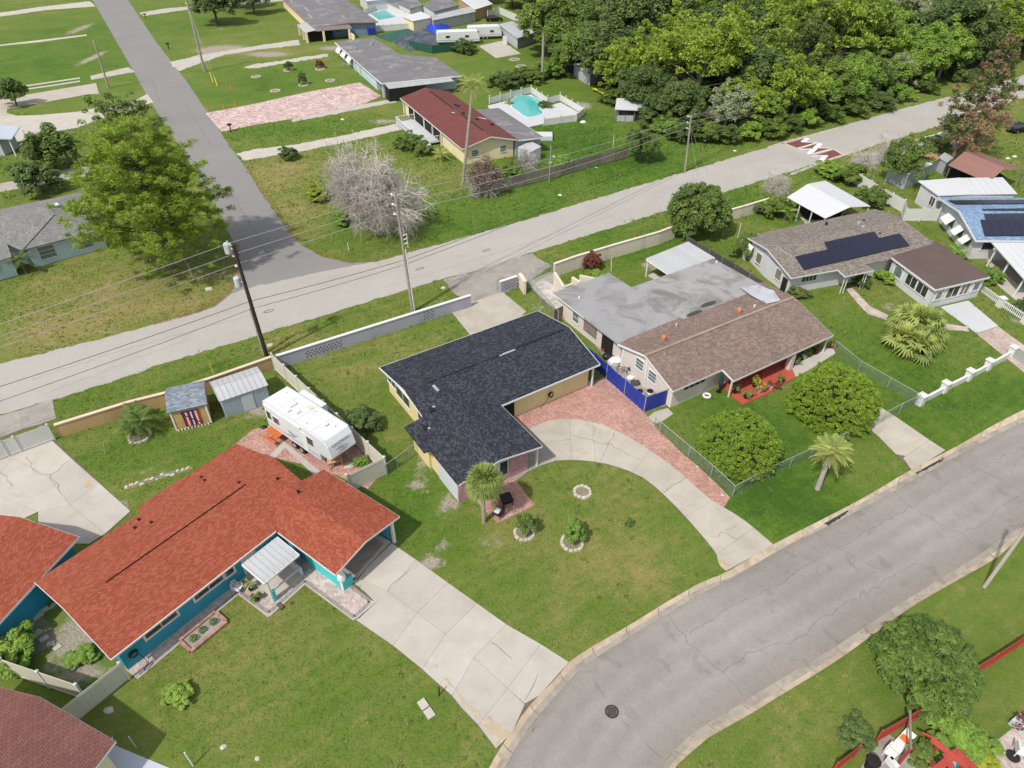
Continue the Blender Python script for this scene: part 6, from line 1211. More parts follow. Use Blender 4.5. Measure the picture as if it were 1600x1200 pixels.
b = MB(); b.add([(2.8, -.012, 1.35), (4.4, -.012, 1.95), (3.7, -.012, 1.4)], [(0, 1, 2)]); b.add([(3.0, -.012, 1.9), (4.0, -.012, 1.75), (3.2, -.012, 1.7)], [(0, 1, 2), (2, 1, 0)]); b.build('side_graphic', M['rvg'], rv)
for x in (3.4, 4.35): wheel(rv, x, .12, .38, .24); wheel(rv, x, 2.38, .38, .24)
MB().bar((7.6, .5, 0), (7.6, .5, 1.6), .1, .1).build('jack_leg', M['galv'], rv); MB().bar((7.6, 2.0, 0), (7.6, 2.0, 1.6), .1, .1).build('jack_leg', M['galv'], rv)
MB().box(-.45, -.02, .9, 1.6, .6, .75).build('bumper', M['galv'], rv)
for z in (1.12, 1.22): MB().box(.1, 6.9, -.012, 0, z, z+.05).build('side_stripe', M['rvg'], rv)
for x in (.5, 1.6, 5.3, 6.2): MB().box(x, x+.7, -.015, 0, .82, 1.08).build('hatch', M['lgrey'], rv)
for y in (.03, 2.44): MB().box(.1, 7.9, y-.02, y+.04, 3.44, 3.475).build('gutter_rail', M['lgrey'], rv)
for x in (2.0, 4.2, 6.2): MB().box(x, x+.02, .1, 2.4, 3.449, 3.456).build('roof_seam', M['lgrey'], rv)
for x, y in ((5.2, .5), (.8, 1.9), (7.2, 1.7)): vent_pipe(rv, x, y, 3.45, M['trim'], .05, .12)
# lettering and swoosh on the sloping nose
def text(s, size, mat, par, loc, rot, name='lettering', ext=.004):
    c = bpy.data.curves.new(name, 'FONT'); c.body = s; c.size = size; c.extrude = ext; c.align_x = 'CENTER'; c.align_y = 'CENTER'
    o = bpy.data.objects.new(name, c); C.objects.link(o); bpy.context.view_layer.update(); dg = bpy.context.evaluated_depsgraph_get(); me_ = bpy.data.meshes.new_from_object(o.evaluated_get(dg)); bpy.data.objects.remove(o)
    me_.materials.clear(); me_.materials.append(mat); q = bpy.data.objects.new(name, me_); C.objects.link(q); q.parent = par; q.location = loc; q.rotation_euler = rot; return q
nz = math.atan2(1.0, .32)   # nose slope
text('CARDINAL', .36, M['rvg'], rv, (8.30, 1.25, 2.80), (nz, 0, math.pi/2), 'lettering')
b = MB()
for y0_, y1_, t0 in ((.4, 2.1, 2.05), (.7, 1.9, 2.25), (.5, 1.5, 2.38)): xx = lambda z: 8.565-(z-1.9)*.30; b.add([(xx(t0), y0_, t0), (xx(t0+.06), (y0_+y1_)/2, t0+.13), (xx(t0+.16), y1_, t0+.16), (xx(t0), (y0_+y1_)/2, t0)], [(0, 3, 2, 1)])
b.build('swoosh_graphic', M['rvg'], rv)
pad('camper_pad', '360,700 395,672 420,665 560,700 600,735 575,765 520,740 500,742 470,725', M['pav'], .035); pad('yard_border', '418,716 444,690 510,745 500,752 446,700 424,722', M['concl'], .05)
def trailer(name, label, px, z, L, W, ang, H=3.0, curve=False):
    c = S(*px); t = thing(name, label, 'camper trailer', c, math.radians(ang)); b = MB(); pr = [(-L/2, .6), (L/2, .6), (L/2, 1.4), (L/2-.5, H), (-L/2+.2, H), (-L/2, H-.4)]
    b.add([(x, y, zz_) for y in (-W/2, W/2) for x, zz_ in pr], [tuple(range(6)), tuple(range(6, 12))[::-1]]+[(i, 6+i, 6+(i+1) % 6, (i+1) % 6) for i in range(6)]); ob = b.build('body', M['rvw'], t); m_ = ob.modifiers.new('b', 'BEVEL'); m_.width = .15; m_.segments = 3
    for x in (-L*.25, L*.2): f = MB().box(x-.6, x+.6, -W/2-.03, -W/2, 1.5, 2.2).build('window', M['trim'], t); MB().box(x-.5, x+.5, -W/2-.04, -W/2-.031, 1.58, 2.12).build('pane', M['glass'], f)
    MB().box(-L/2+.2, L/2-.2, -W/2-.015, -W/2-.001, 1.0, 1.12).build('side_stripe', M['rvg'], t); MB().box(-.3, .4, -.4, .4, H, H+.2).build('roof_unit', M['trim'], t)
    for x in (-.5, .5): wheel(t, x, -W/2+.2, .36); wheel(t, x, W/2-.2, .36)
    return t
trailer('camper_trailer', 'white camper trailer behind the green screened fence, left of two', (716, 68), 0, 10.5, 2.6, 10); trailer('camper_trailer', 'white camper trailer beside the grey siding shed, right of two', (757, 60), 0, 8.5, 2.6, 12)
def car(label, px, ang, mat, name='parked_car', cat='car'):
    c = thing(name, label, cat, S(*px), math.radians(ang)); L, W = 4.6, 1.8
    b = MB(); secs = [(-2.3, .45, .82, .8), (-2.2, .3, .95, .88), (-1.3, .25, 1.0, .9), (0, .25, 1.0, .9), (1.1, .25, .98, .9), (2.1, .3, .8, .86), (2.3, .42, .68, .76)]
    for x, z0_, z1_, hw in secs: b.v += [(x, -hw, z0_), (x, hw, z0_), (x, hw, z1_-.12), (x, hw*.9, z1_), (x, -hw*.9, z1_), (x, -hw, z1_-.12)]
    n = 6; b.f = [(i*n+j, i*n+(j+1) % n, (i+1)*n+(j+1) % n, (i+1)*n+j) for i in range(6) for j in range(n)]+[tuple(range(6))[::-1], tuple(36+j for j in range(6))]; b.m = [0]*len(b.f); b.build('body', mat, c, smooth=False)
    g = MB(); g.add([(-1.9, -.78, .95), (-1.9, .78, .95), (1.2, .78, .95), (1.2, -.78, .95), (-1.4, -.62, 1.42), (-1.4, .62, 1.42), (.4, .62, 1.42), (.4, -.62, 1.42)], [(0, 4, 5, 1), (1, 5, 6, 2), (2, 6, 7, 3), (3, 7, 4, 0), (4, 7, 6, 5)]); g.build('windows', M['glass'], c)
    MB().box(-1.38, .36, -.6, .6, 1.42, 1.47).build('roof', mat, c)
    for x in (-1.4, 1.4):
        for y in (-.8, .8): wheel(c, x, y, .32, .2)
    for y in (-.6, .6): MB().box(2.24, 2.33, y-.18, y+.18, .55, .7).build('headlight', M['trim'], c)
    return c
car('white car parked at the left edge on the beige drive', (14, 152), 20, M['rvw']); car('black car parked on the gravel at the right edge below the brown conifer', (1590, 205), 25, M['black']); car('dark car parked behind the far trailers near the wood edge', (772, 33), 15, M['black'])
car('dark red car standing under the metal carport of the shuttered house', (632, 150), -60, M['redmetal'])
# ------------------------------------------------------------------ smaller things in the near gardens
def stone_ring(name, label, px, r, n, gap=0, group='stone ringed plant beds', r2=None, par=None):
    t = thing(name, label, 'stone ring', S(*px), 0, group); me_ = MB().add([(-.5, -.5, 0), (.5, -.5, 0), (.5, .5, 0), (-.5, .5, 0), (-.42, -.40, .8), (.42, -.40, .8), (.42, .40, .8), (-.42, .40, .8)], [(3, 2, 1, 0), (4, 5, 6, 7), (0, 1, 5, 4), (1, 2, 6, 5), (2, 3, 7, 6), (3, 0, 4, 7)]).mesh('stone', M['stone'])
    for i in range(n):
        a = 2*math.pi*i/n+random.uniform(-.04, .04); rr = r*random.uniform(.96, 1.04); w_ = 2*math.pi*r/n*.94; piece(me_, 'stone', t, (rr*math.cos(a), rr*math.sin(a)*(1), 0), a+math.pi/2+random.uniform(-.1, .1), (w_, .24*random.uniform(.85, 1.1), .16))
    MB().lathe([(0, 0), (r-.08, 0), (r-.08, .03), (0, .03)], 20).build('soil_bed', M['soil'], t); return t
stone_ring('stone_ring', 'empty stone ring on the front lawn, nearest the curved drive', (910, 769), .62, 12); stone_ring('stone_ring', 'stone ring round the dark green sapling beside the front patio', (819, 833), .68, 13)
stone_ring('stone_ring', 'stone ring round the pale green sapling in the middle of the front lawn', (894, 848), .74, 14); stone_ring('stone_ring', 'stone ring under the small palms beside the tan wall', (218, 682), .85, 16)
for i, (u, v) in enumerate(((450, 110), (500, 108), (516, 126), (474, 133), (430, 142), (400, 120))): stone_ring('stone_ring', ('stone ring with a shrub on the far lawn, nearest the shuttered house', 'bare stone ring on the far lawn towards the shuttered house')[0] if False else f'small stone ring on the lawn above the blotchy paver drive, number {i+1} from the far side' if False else ('far lawn stone ring nearest the sandy track', 'far lawn stone ring with a red leaved plant', 'far lawn stone ring closest to the shuttered house wall', 'far lawn stone ring with a dark upright shrub', 'far lawn stone ring nearest the paver drive edge', 'far lawn stone ring nearest the side street')[i], (u, v), .9, 9, group='stone rings on the far lawn')
for i, (u, v) in enumerate(((804, 93), (814, 104), (1, 0))[:2]): stone_ring('stone_ring', ('bare stone ring on the yard in front of the grey siding shed', 'stone ring with a small plant on the yard behind the cream house')[i], (u, v), 1.1, 9, group='stone rings on the far lawn')
# patio furniture and grill
t = thing('patio_table', 'black square patio table on the pink front patio', 'table', S(791, 786), math.radians(20)); MB().box(-.45, .45, -.45, .45, .62, .67).build('tabletop', M['black'], t); MB().box(-.38, .38, -.38, .38, .3, .62).build('skirt', M['black'], t)
for x in (-.38, .38):
    for y in (-.38, .38): MB().box(x-.03, x+.03, y-.03, y+.03, 0, .62).build('leg', M['black'], t)
t = thing('patio_chair', 'black metal chair with a pale cushion at the edge of the front patio', 'chair', S(779, 806), math.radians(-30)); MB().box(-.35, .35, -.35, .35, .38, .44).build('seat', M['black'], t); MB().box(-.3, .1, -.28, .28, .44, .50).build('cushion', M['trim'], t); MB().box(.3, .36, -.35, .35, .44, .95).build('backrest', M['black'], t)
for y in (-.36, .36): MB().box(-.3, .3, y-.03, y+.03, .6, .64).build('armrest', M['black'], t)
for x in (-.3, .3):
    for y in (-.3, .3): MB().box(x-.025, x+.025, y-.025, y+.025, 0, .4).build('leg', M['black'], t)
# meter box lids, stones
t = thing('concrete_meter_lid', 'pair of pale rounded concrete slabs lying in the front lawn beside the driveway', 'slab', S(666, 1108), math.radians(-52))
for x in (-.34, .34): MB().box(x-.30, x+.30, -.24, .24, 0, .09).build('slab', M['concl'], t)
def rock(label, px, s, mat=None, group=None):
    bm = bmesh.new(); bmesh.ops.create_icosphere(bm, subdivisions=2, radius=1)
    for v in bm.verts: v.co *= random.uniform(.78, 1.1); v.co.z *= .55
    me_ = bpy.data.meshes.new('rock'); bm.to_mesh(me_); bm.free(); me_.materials.append(mat or M['stone']); o = bpy.data.objects.new('rock', me_); C.objects.link(o); o.location = S(*px); o.scale = (s, s*.8, s); return tag(o, label, 'rock', group)
rock('pale rock in the shade near the cream vinyl fence', (170, 1110), .32); rock('small white rock on the bottom lawn left of the driveway', (349, 1167), .2); rock('small white rock at the bottom lawn edge', (402, 1185), .16)
rock('white rock beside the chain link fence and pavers', (1089, 729), .16); rock('white rock at the end of the paver strip', (1129, 774), .18); rock('white rock at the corner of the vinyl fence', (575, 762), .14); rock('pale rock on the grass below the pine', (327, 452), .5); rock('pale rock near the paved corner on the verge', (693, 450), .3); rock('yellowish rock beside the lower kerb', (1246, 1068), .13)
tag(MB().lathe([(0, 0), (.32, 0), (.32, .1), (0, .12)], 16, (0, 0, 0)).build('access_cover', M['concl'], None, loc=S(422, 540)), 'round pale lid on the verge next to the dark pole', 'lid')
# planter, hose, chair, pots by the teal house
t = thing('brick_planter', 'brick edged planter bed on the lawn in front of the teal house', 'planter', O.w(4.75, -.85), O.a)
me_ = MB().box(-.14, .14, -.1, .1, 0, .22).mesh('brick', plain('planter_brick', (.36, .20, .15), .2, 3, .9, .3, rnd=.2)); 
for i in range(9):
    for y in (-.62, .62): piece(me_, 'brick', t, (-1.16+i*.29, y, 0))
for i in range(4):
    for x in (-1.3, 1.3): piece(me_, 'brick', t, (x, -.42+i*.28, 0), math.pi/2)
MB().box(-1.2, 1.2, -.55, .55, 0, .1).build('soil_bed', M['concd'], t); POTS0 = t
t = thing('garden_hose', 'coiled black garden hose hanging on the teal wall', 'hose', O.w(1.1, .48), O.a); b = MB()
for k in range(4): b.tube([(.28*math.cos(a)*(1-.08*k), -.04*k, 1.1+.28*math.sin(a)*(1-.08*k)) for a in np.linspace(0, 6.283, 20)], .022, 5, cap=False)
b.tube([(.2, -.05, .9), (.35, -.1, .3), (.3, -.5, .07), (-.1, -.7, .07), (.1, -.9, .07), (.5, -.7, .07)], .022, 5); b.build('hose_coil', M['black'], t)
t = thing('garden_hose', 'coiled black garden hose hanging on the yellow wall by the paver drive', 'hose', B.w(3.65, .42), B.a); b = MB()
for k in range(4): b.tube([(.28*math.cos(a)*(1-.08*k), -.04*k, 1.0+.28*math.sin(a)) for a in np.linspace(0, 6.283, 20)], .024, 5, cap=False)
b.tube([(-.2, -.05, .9), (-.5, -.1, .5), (-1.1, -.15, .2), (-1.3, -.2, .07)], .022, 5); b.build('hose_coil', M['black'], t)
t = thing('plastic_chair', 'white plastic garden chair against the teal wall', 'chair', O.w(8.0, -.05), O.a+.4); MB().box(-.28, .28, -.25, .25, .38, .43).build('seat', M['trim'], t); b = MB()
b.tube([(-.28, .24, .43), (-.26, .30, .85), (0, .34, .95), (.26, .30, .85), (.28, .24, .43)], .03, 6)
for x in (-.14, 0, .14): b.bar((x, .26, .43), (x, .33, .9), .06, .02)
b.build('backrest', M['trim'], t)
for x in (-.25, .25):
    b = MB(); b.tube([(x, -.25, 0), (x, -.22, .62), (x, .24, .62)], .025, 6); b.tube([(x, .26, 0), (x, .22, .43)], .025, 6); b.build('leg', M['trim'], t)
def pot(label, px=None, world=None, r=.2, h=.3, mat=None, group='potted plants', leaf='leaf_mid', lh=.5, n=60, zb=0, cat='potted plant'):
    p = world if world is not None else S(*px, zb); t = thing('potted_plant', label, cat, (p.x, p.y, zb), random.uniform(0, 6), group)
    MB().lathe([(r*.6, 0), (r, h*.9), (r*1.08, h*.9), (r*1.08, h), (r*.8, h), (r*.8, h*.9)], 12).build('pot', mat or M['terra'], t)
    POTS.append((t, h, lh, n, leaf, r)); return t
POTS = []
pot('small plant in a dark pot beside the white plastic chair', world=O.w(8.5, -.7), r=.15, h=.25, mat=M['black'], lh=.9, leaf='leaf_palm', zb=.05); pot('low dark potted plant on the porch paving', world=O.w(8.3, -1.6), r=.18, h=.2, mat=M['dark'], lh=.3, zb=.05)
t = thing('doorstep_statue', 'small brown wooden post lying on the paving by the porch', 'ornament', O.w(8.9, -3.0), O.a); MB().bar((0, 0, .12), (-.1, -.55, .12), .22, .14).build('block', M['bark'], t)
zb = .1
for q, l, m_, lf, hh in (((1148, 614), 'leafy plant in a dark pot at the near left of the red porch', 'black', 'leaf_mid', .7), ((1165, 622), 'bushy fern in a low pot at the front corner of the red porch', 'dark', 'leaf_mid', .5), ((1186, 613), 'yellow leaved plant in a metal pot in the middle of the red porch', 'galv', 'leaf_yel', .7), ((1204, 607), 'red leaved plant in a white pot on the red porch', 'white', 'leaf_red', .6), ((1221, 597), 'green plant in a dark pot at the far side of the red porch', 'black', 'leaf_mid', .5), ((1178, 604), 'yellow green croton behind the metal pot on the red porch', 'dark', 'leaf_yel', .8),
    ((1243, 568), 'plant in a terracotta pot beside the porch column', 'terra', 'leaf_mid', .6), ((1256, 560), 'dark green shrub in a white pot on the front walk', 'white', 'leaf_dark', .7), ((1274, 553), 'dark red plant in a black pot on the front walk', 'black', 'leaf_red', .6), ((1300, 543), 'red pot with a small plant at the end of the front walk', 'redpl', 'leaf_mid', .35)): pot(l, q, r=.24, h=.34, mat=M[m_], leaf=lf, lh=hh, zb=zb)
for q, l, a in (((1155, 596), 'left of the two red garden chairs on the porch', -.2), ((1183, 588), 'right of the two red garden chairs on the porch', .2)):
    t = thing('red_chair', l, 'chair', S(*q, .1), Br.a+a, 'red garden chairs'); MB().box(-.32, .32, -.32, .3, .32, .40).build('seat', M['redpl'], t)
    for k in range(5): MB().box(-.32+k*.135, -.22+k*.135, .28, .34, .40, 1.0-.05*abs(k-2)).build('back_slat', M['redpl'], t)
    for x in (-.38, .38): MB().box(x-.06, x+.06, -.35, .3, .58, .62).build('armrest', M['redpl'], t); MB().box(x-.04, x+.04, -.33, -.25, 0, .58).build('leg', M['redpl'], t)
t = thing('tyre_planter', 'white painted tyre planter on the grass by the pink wall', 'planter', S(1104, 620)); b = MB(); n, k_ = 20, 8
b.v = [((.30+.11*math.cos(2*math.pi*j/k_))*math.cos(2*math.pi*i/n), (.30+.11*math.cos(2*math.pi*j/k_))*math.sin(2*math.pi*i/n), .14+.13*math.sin(2*math.pi*j/k_)) for i in range(n) for j in range(k_)]
b.f = [(i*k_+j, ((i+1) % n)*k_+j, ((i+1) % n)*k_+(j+1) % k_, i*k_+(j+1) % k_) for i in range(n) for j in range(k_)]; b.m = [0]*len(b.f); b.build('tyre', M['trim'], t, smooth=True); MB().lathe([(0, 0), (.22, 0), (.22, .1), (0, .1)], 12).build('soil', M['mulch'], t)
t = thing('closed_parasol', 'closed dark green parasol standing by the pink house porch', 'parasol', S(1123, 612)); MB().lathe([(.05, .4), (.22, .9), (.16, 1.7), (.04, 2.2)], 12).build('canopy', plain('parasol_green', (.01, .05, .045), .2, 3, .8, .2), t); MB().lathe([(.25, 0), (.25, .08), (.03, .1), (.03, 2.3)], 12).build('pole', M['black'], t)
t = thing('air_conditioner', 'round grey air conditioning unit behind the blue gate', 'air conditioner', S(1014, 622)); MB().lathe([(.40, 0), (.42, .75), (.36, .82), (.1, .84)], 18).build('casing', M['galv'], t); MB().lathe([(.30, .83), (.30, .86), (.12, .86)], 18).build('fan_grille', M['black'], t)
t = thing('bicycle', 'black bicycle leaning in the cluttered side yard behind the blue fence', 'bicycle', S(976, 584), math.radians(-30))
for x in (-.5, .5): MB().tube([(x+.33*math.cos(a), 0, .34+.33*math.sin(a)) for a in np.linspace(0, 6.283, 20)], .03, 6, cap=False).build('wheel', M['rubber'], t)
b = MB(); [b.bar(p, q, .04, .04) for p, q in (((-.5, 0, .34), (-.15, 0, .8)), ((-.15, 0, .8), (.4, 0, .78)), ((.4, 0, .9), (.5, 0, .34)), ((-.15, 0, .8), (0, 0, .3)), ((0, 0, .3), (.4, 0, .75)))]; b.build('frame', M['black'], t); MB().bar((.4, -.25, .95), (.4, .25, .95), .04, .04).build('handlebar', M['black'], t)
for q, l, m_, s_ in (((961, 568), 'white sheet bundled over boxes in the side yard of the pink house', 'trim', .8), ((950, 560), 'black bin bags in the side yard of the pink house', 'black', .7), ((992, 600), 'pile of dark boxes in the side yard of the pink house', 'woodd', .5), ((945, 548), 'red bucket shaped bundle by the pink house wall', 'redpl', .4), ((985, 592), 'white crate in the side yard beside the bicycle', 'trim', .4), ((1000, 612), 'black bucket in the side yard near the air conditioner', 'black', .3)):
    r_ = rock(l, q, s_, M[m_]); r_.name = 'bundle'; r_['category'] = 'bundle'; r_.scale.z = s_*1.2; r_.location.z = s_*.3
pad('side_yard_floor', '905,505 1005,642 1040,634 1000,560 940,510', M['concd'], .03)
t = thing('picnic_table', 'orange stained wooden picnic table on the camper pad', 'picnic table', S(432, 686), math.radians(-35)); me_ = MB().box(-.75, .75, -.065, .065, 0, .04).mesh('board', M['woodo'])
for k in range(5): piece(me_, 'board', t, (0, -.3+k*.15, .74))
for y in (-.72, -.58, .58, .72): piece(me_, 'board', t, (0, y, .44))
for x in (-.55, .55):
    for s_ in (-1, 1): MB().bar((x, s_*.15, .74), (x, s_*.55, 0), .08, .05).build('leg', M['woodo'], t)
t = thing('tan_table', 'small tan wooden table beneath the camper nose', 'table', S(525, 728), math.radians(20)); MB().box(-.6, .6, -.35, .35, .68, .74).build('tabletop', M['woodt'], t)
for x in (-.5, .5):
    for y in (-.28, .28): MB().box(x-.04, x+.04, y-.04, y+.04, 0, .68).build('leg', M['woodt'], t)
for q, l, s_ in (((547, 728), 'pale rubble pile beside the vinyl fence corner', .55), ((556, 718), 'white plastic pots heaped by the fence corner', .3), ((412, 668), 'black barrel standing at the rear of the camper', .35)): r_ = rock(l, q, s_, M['black'] if 'black' in l else M['stone']); r_['category'] = 'pile'; r_.name = 'pile'
def mailbox(label, px): t = thing('mailbox', label, 'mailbox', S(*px), random.uniform(-.5, .5), 'roadside mailboxes'); MB().box(-.08, .08, -.08, .08, 0, 1.1).build('post', M['black'], t); MB().box(-.35, .35, -.14, .14, 1.1, 1.4).build('box', M['black'], t)
mailbox('black mailbox by the white gravel track at the top of the side street', (228, 30)); mailbox('black mailbox on the grass beside the side street, above the sandy drive', (264, 77)); mailbox('black mailbox at the corner of the blotchy paver drive', (361, 206)); 
for q, l in (((325, 174), 'orange traffic cone nearest the side street at the paver drive'), ((350, 170), 'orange traffic cone between two others along the paver drive'), ((368, 165), 'orange traffic cone furthest along the paver drive edge'), ((361, 138), 'orange traffic cone standing alone on the far lawn')): tag(MB().lathe([(.2, 0), (.2, .05), (.13, .06), (.04, .72), (.02, .75)], 12).build('traffic_cone', M['orangep'], loc=S(*q)), l, 'cone', 'traffic cones')
for q, l, h_ in (((213, 1168), 'thin metal stake in the shaded lawn left of the black stake', 1.1), ((302, 1197), 'black and white stake standing at the bottom lawn edge', 1.4), ((686, 1087), 'thin dark stake on the lawn edge beside the driveway', .8), ((545, 392), 'white marker post in the weeds by the junction', 1.1), ((165, 709), 'thin garden stake on the back lawn', 1.1), ((955, 424), 'white post standing on the lawn behind the flat roof', 1.6), ((1152, 374), 'white pipe post standing beside the leafy tree', 2.2), ((858, 285), 'thin grey post in front of the board fence', 5.5), ((958, 230), 'slender white post behind the board fence', 2.0), ((334, 584), 'yellow stake on the verge behind the tan wall', 1.1), ((776, 452), 'thin grey post at the back apron', 1.2)):
    tag(MB().tube([(0, 0, 0), (random.uniform(-.15, .15), .1, h_)], .04 if h_ < 3 else .06, 8).build('stake', M['black'] if 'dark' in l else (M['yellowp'] if 'yellow' in l else M['trim'] if 'white' in l else M['galv']), loc=S(*q)), l, 'stake')
# stepping stones
me_ = MB().box(-.5, .5, -.5, .5, 0, .06).mesh('stepping_stone', M['stone'])
sp1 = tag(MB().prism(PL('40,1000 60,960 95,990 80,1010 40,1030'), -.02, .006).build('side_garden_path', M['soil']), kind='structure')
for u, v, s_ in ((83, 947, .4), (70, 953, .5), (59, 963, .6), (46, 979, .45), (58, 990, .6), (69, 998, .5), (80, 1006, .45), (90, 1012, .45)): piece(me_, 'stepping_stone', sp1, S(u, v), random.uniform(0, 2), (s_, s_*.75, 1))
sp2 = tag(MB().prism(PL('195,760 250,742 300,728 302,732 250,748 198,765'), -.02, .005).build('back_garden_path', M['soil']), kind='structure')
for i in range(13): u = 197+i*8; piece(me_, 'stepping_stone', sp2, S(u, 761-i*2.4+random.uniform(-3, 3)), random.uniform(0, 2), (random.uniform(.22, .36), random.uniform(.15, .28), .5))
# bottom right yard
t = thing('garden_lounger', 'white plastic lounger with an orange cushion in the cluttered yard', 'lounger', S(1405, 1165), math.radians(35)); t.scale = (.72, .72, .8); MB().box(-.9, .7, -.4, .4, .3, .38).build('seat', M['trim'], t); MB().slab([(.7, -.4, .4), (.7, .4, .4), (1.2, .4, .8), (1.2, -.4, .8)], .06).build('backrest', M['trim'], t); MB().box(.25, .75, -.3, .3, .38, .52).build('cushion', M['orangep'], t)
for x in (-.8, .6):
    for y in (-.35, .35): MB().box(x-.03, x+.03, y-.03, y+.03, 0, .3).build('leg', M['trim'], t)
def chair(label, px, mat, rot=0, g='yard chairs'):
    t = thing('garden_chair', label, 'chair', S(*px), rot, g); MB().box(-.28, .28, -.28, .28, .38, .44).build('seat', mat, t); MB().box(-.28, .28, .24, .30, .44, .95).build('backrest', mat, t)
    for x in (-.25, .25):
        for y in (-.25, .25): MB().box(x-.025, x+.025, y-.025, y+.025, 0, .4).build('leg', mat, t)
chair('white chair left of the lounger in the cluttered yard', (1388, 1182), M['trim'], .6); chair('white chair near the bottom edge, beside the grey bin', (1390, 1198), M['trim'], 2.0); chair('white chair at the edge of the terrace, bottom right', (1590, 1178), M['trim'], 1.2)
t = thing('grey_bin', 'dark grey bin lying at the bottom edge of the cluttered yard', 'bin', S(1358, 1200)); MB().lathe([(.28, 0), (.34, .8), (.36, .8), (.36, .9), (.1, .95)], 14).build('body', M['dark'], t)
t = thing('terracotta_urn', 'terracotta urn beside the red pergola', 'urn', S(1447, 1200)); MB().lathe([(.18, 0), (.34, .3), (.36, .5), (.2, .68), (.24, .74)], 16).build('urn_body', M['terra'], t)
t = thing('round_mat', 'round dark grey mat lying on the terrace', 'mat', S(1582, 1182)); MB().lathe([(0, 0), (.36, 0), (.36, .05), (0, .06)], 24, (0, 0, .03)).build('mat_disc', M['rubber'], t)
t = thing('square_planter', 'grey square planter of spiky plants on the terrace edge', 'planter', S(1592, 1135), .5); MB().box(-.4, .4, -.4, .4, 0, .5).build('box', M['lgrey'], t); POTS.append((t, .5, .5, 80, 'leaf_red', .3))
t = thing('teal_board', 'turquoise square lid on the red pergola deck', 'lid', S(1487, 1195, .5), .5); MB().box(-.35, .35, -.3, .3, .5, .55).build('lid_panel', M['turq'], t)
# tarps over stored things by the trailers
def tarp(label, q, z, mat):
    P = [S(*map(float, k2.split(',')), 0) for k2 in q.split()]; c = sum(P, Vector())/4; n = 14; V = []
    for i in range(n):
        for j in range(n): s_, t_ = i/(n-1), j/(n-1); p = P[0].lerp(P[1], s_).lerp(P[3].lerp(P[2], s_), t_)-c; e = min(s_, 1-s_, t_, 1-t_); p.z = z*min(1, e*5)*random.uniform(.72, 1.05)+.02; V.append(tuple(p))
    F_ = [(i*n+j, (i+1)*n+j, (i+1)*n+j+1, i*n+j+1) for i in range(n-1) for j in range(n-1)]; o = MB().add(V, F_).build('tarpaulin', mat, None, smooth=True, loc=c); tag(o, label, 'tarpaulin'); PAVED.append([(p.x, p.y) for p in P])
tarp('dark grey tarpaulin over stored goods left of the white trailers', '612,66 640,80 695,66 670,46', 1.5, M['tarp']); tarp('bright blue tarpaulin draped behind the grey one', '664,45 680,53 704,44 690,36', 1.3, M['bluebr']); tarp('dark tarpaulin heaped beside the far pool fence', '585,56 610,66 660,54 640,44', .5, M['greent'])
# bench, boards near the pool yard
t = thing('yellow_seesaw', 'long yellow plank lying on low supports in the yard by the woods', 'plank', S(940, 148)); a_, b_ = S(927, 142)-S(940, 148), S(953, 156)-S(940, 148); MB().bar(a_+Vector((0, 0, .5)), b_+Vector((0, 0, .5)), .5, .1).build('plank_board', M['yellowp'], t); [MB().box(p.x-.2, p.x+.2, p.y-.2, p.y+.2, 0, .45).build('support', M['dark'], t) for p in (a_*.8, b_*.8)]
for q, l, s_ in (((911, 191), 'white round tub on the lawn by the pool fence', .6), ((865, 245), 'small white object on the grass behind the board fence', .3), ((874, 250), 'white bucket on the grass behind the board fence', .3), ((860, 254), 'white stone on the grass behind the board fence', .25), ((932, 262), 'white litter on the verge below the board fence', .2), ((875, 305), 'white carton on the verge by the pale road', .3), ((535, 187), 'white rock on the strip lawn by the front walk', .35), ((1148, 236), 'white rock on the verge below the woods', .3), ((1585, 245), 'white rock on the lawn at the right edge', .4), ((1575, 248), 'second white rock on the lawn at the right edge', .4)): rock(l, q, s_, M['trim'])
tag(MB().box(-.7, .7, -.35, .35, 0, .7).build('striped_bench', M['white'], loc=S(1300, 470) if False else S(1548, 392)), 'white cushioned seat on the side patio of the blue roofed house', 'seat')
tag(MB().box(-1.6, 1.6, -1.2, 1.2, 0, .7).build('pool_cart', M['lgrey'], loc=S(848, 216)), 'blue-grey table set beside the lean-to roof', 'table')
# ------------------------------------------------------------------ vegetation
leafmat('leaf_mid', (.055, .105, .020), (.170, .250, .050)); leafmat('leaf_dark', (.040, .076, .022), (.128, .195, .054)); leafmat('leaf_bright', (.15, .235, .03), (.33, .44, .07))
leafmat('leaf_grey', (.16, .20, .11), (.34, .39, .24)); leafmat('leaf_pine', (.105, .175, .020), (.29, .40, .055)); leafmat('leaf_tree', (.040, .085, .016), (.135, .215, .040)); leafmat('leaf_palm', (.09, .15, .03), (.38, .44, .13)); leafmat('leaf_yel', (.15, .20, .02), (.38, .42, .05))
leafmat('leaf_red', (.08, .016, .014), (.24, .07, .045)); leafmat('leaf_round', (.11, .185, .018), (.28, .41, .045)); leafmat('leaf_brown', (.20, .135, .085), (.38, .27, .17)); leafmat('leaf_straw', (.30, .22, .10), (.52, .43, .21)); leafmat('leaf_lime', (.10, .20, .026), (.25, .39, .065))
leafmat('leaf_olive', (.075, .105, .028), (.180, .225, .060))
def unit(n, r): d = r.normal(size=(n, 3)); return d/np.linalg.norm(d, axis=1, keepdims=True)
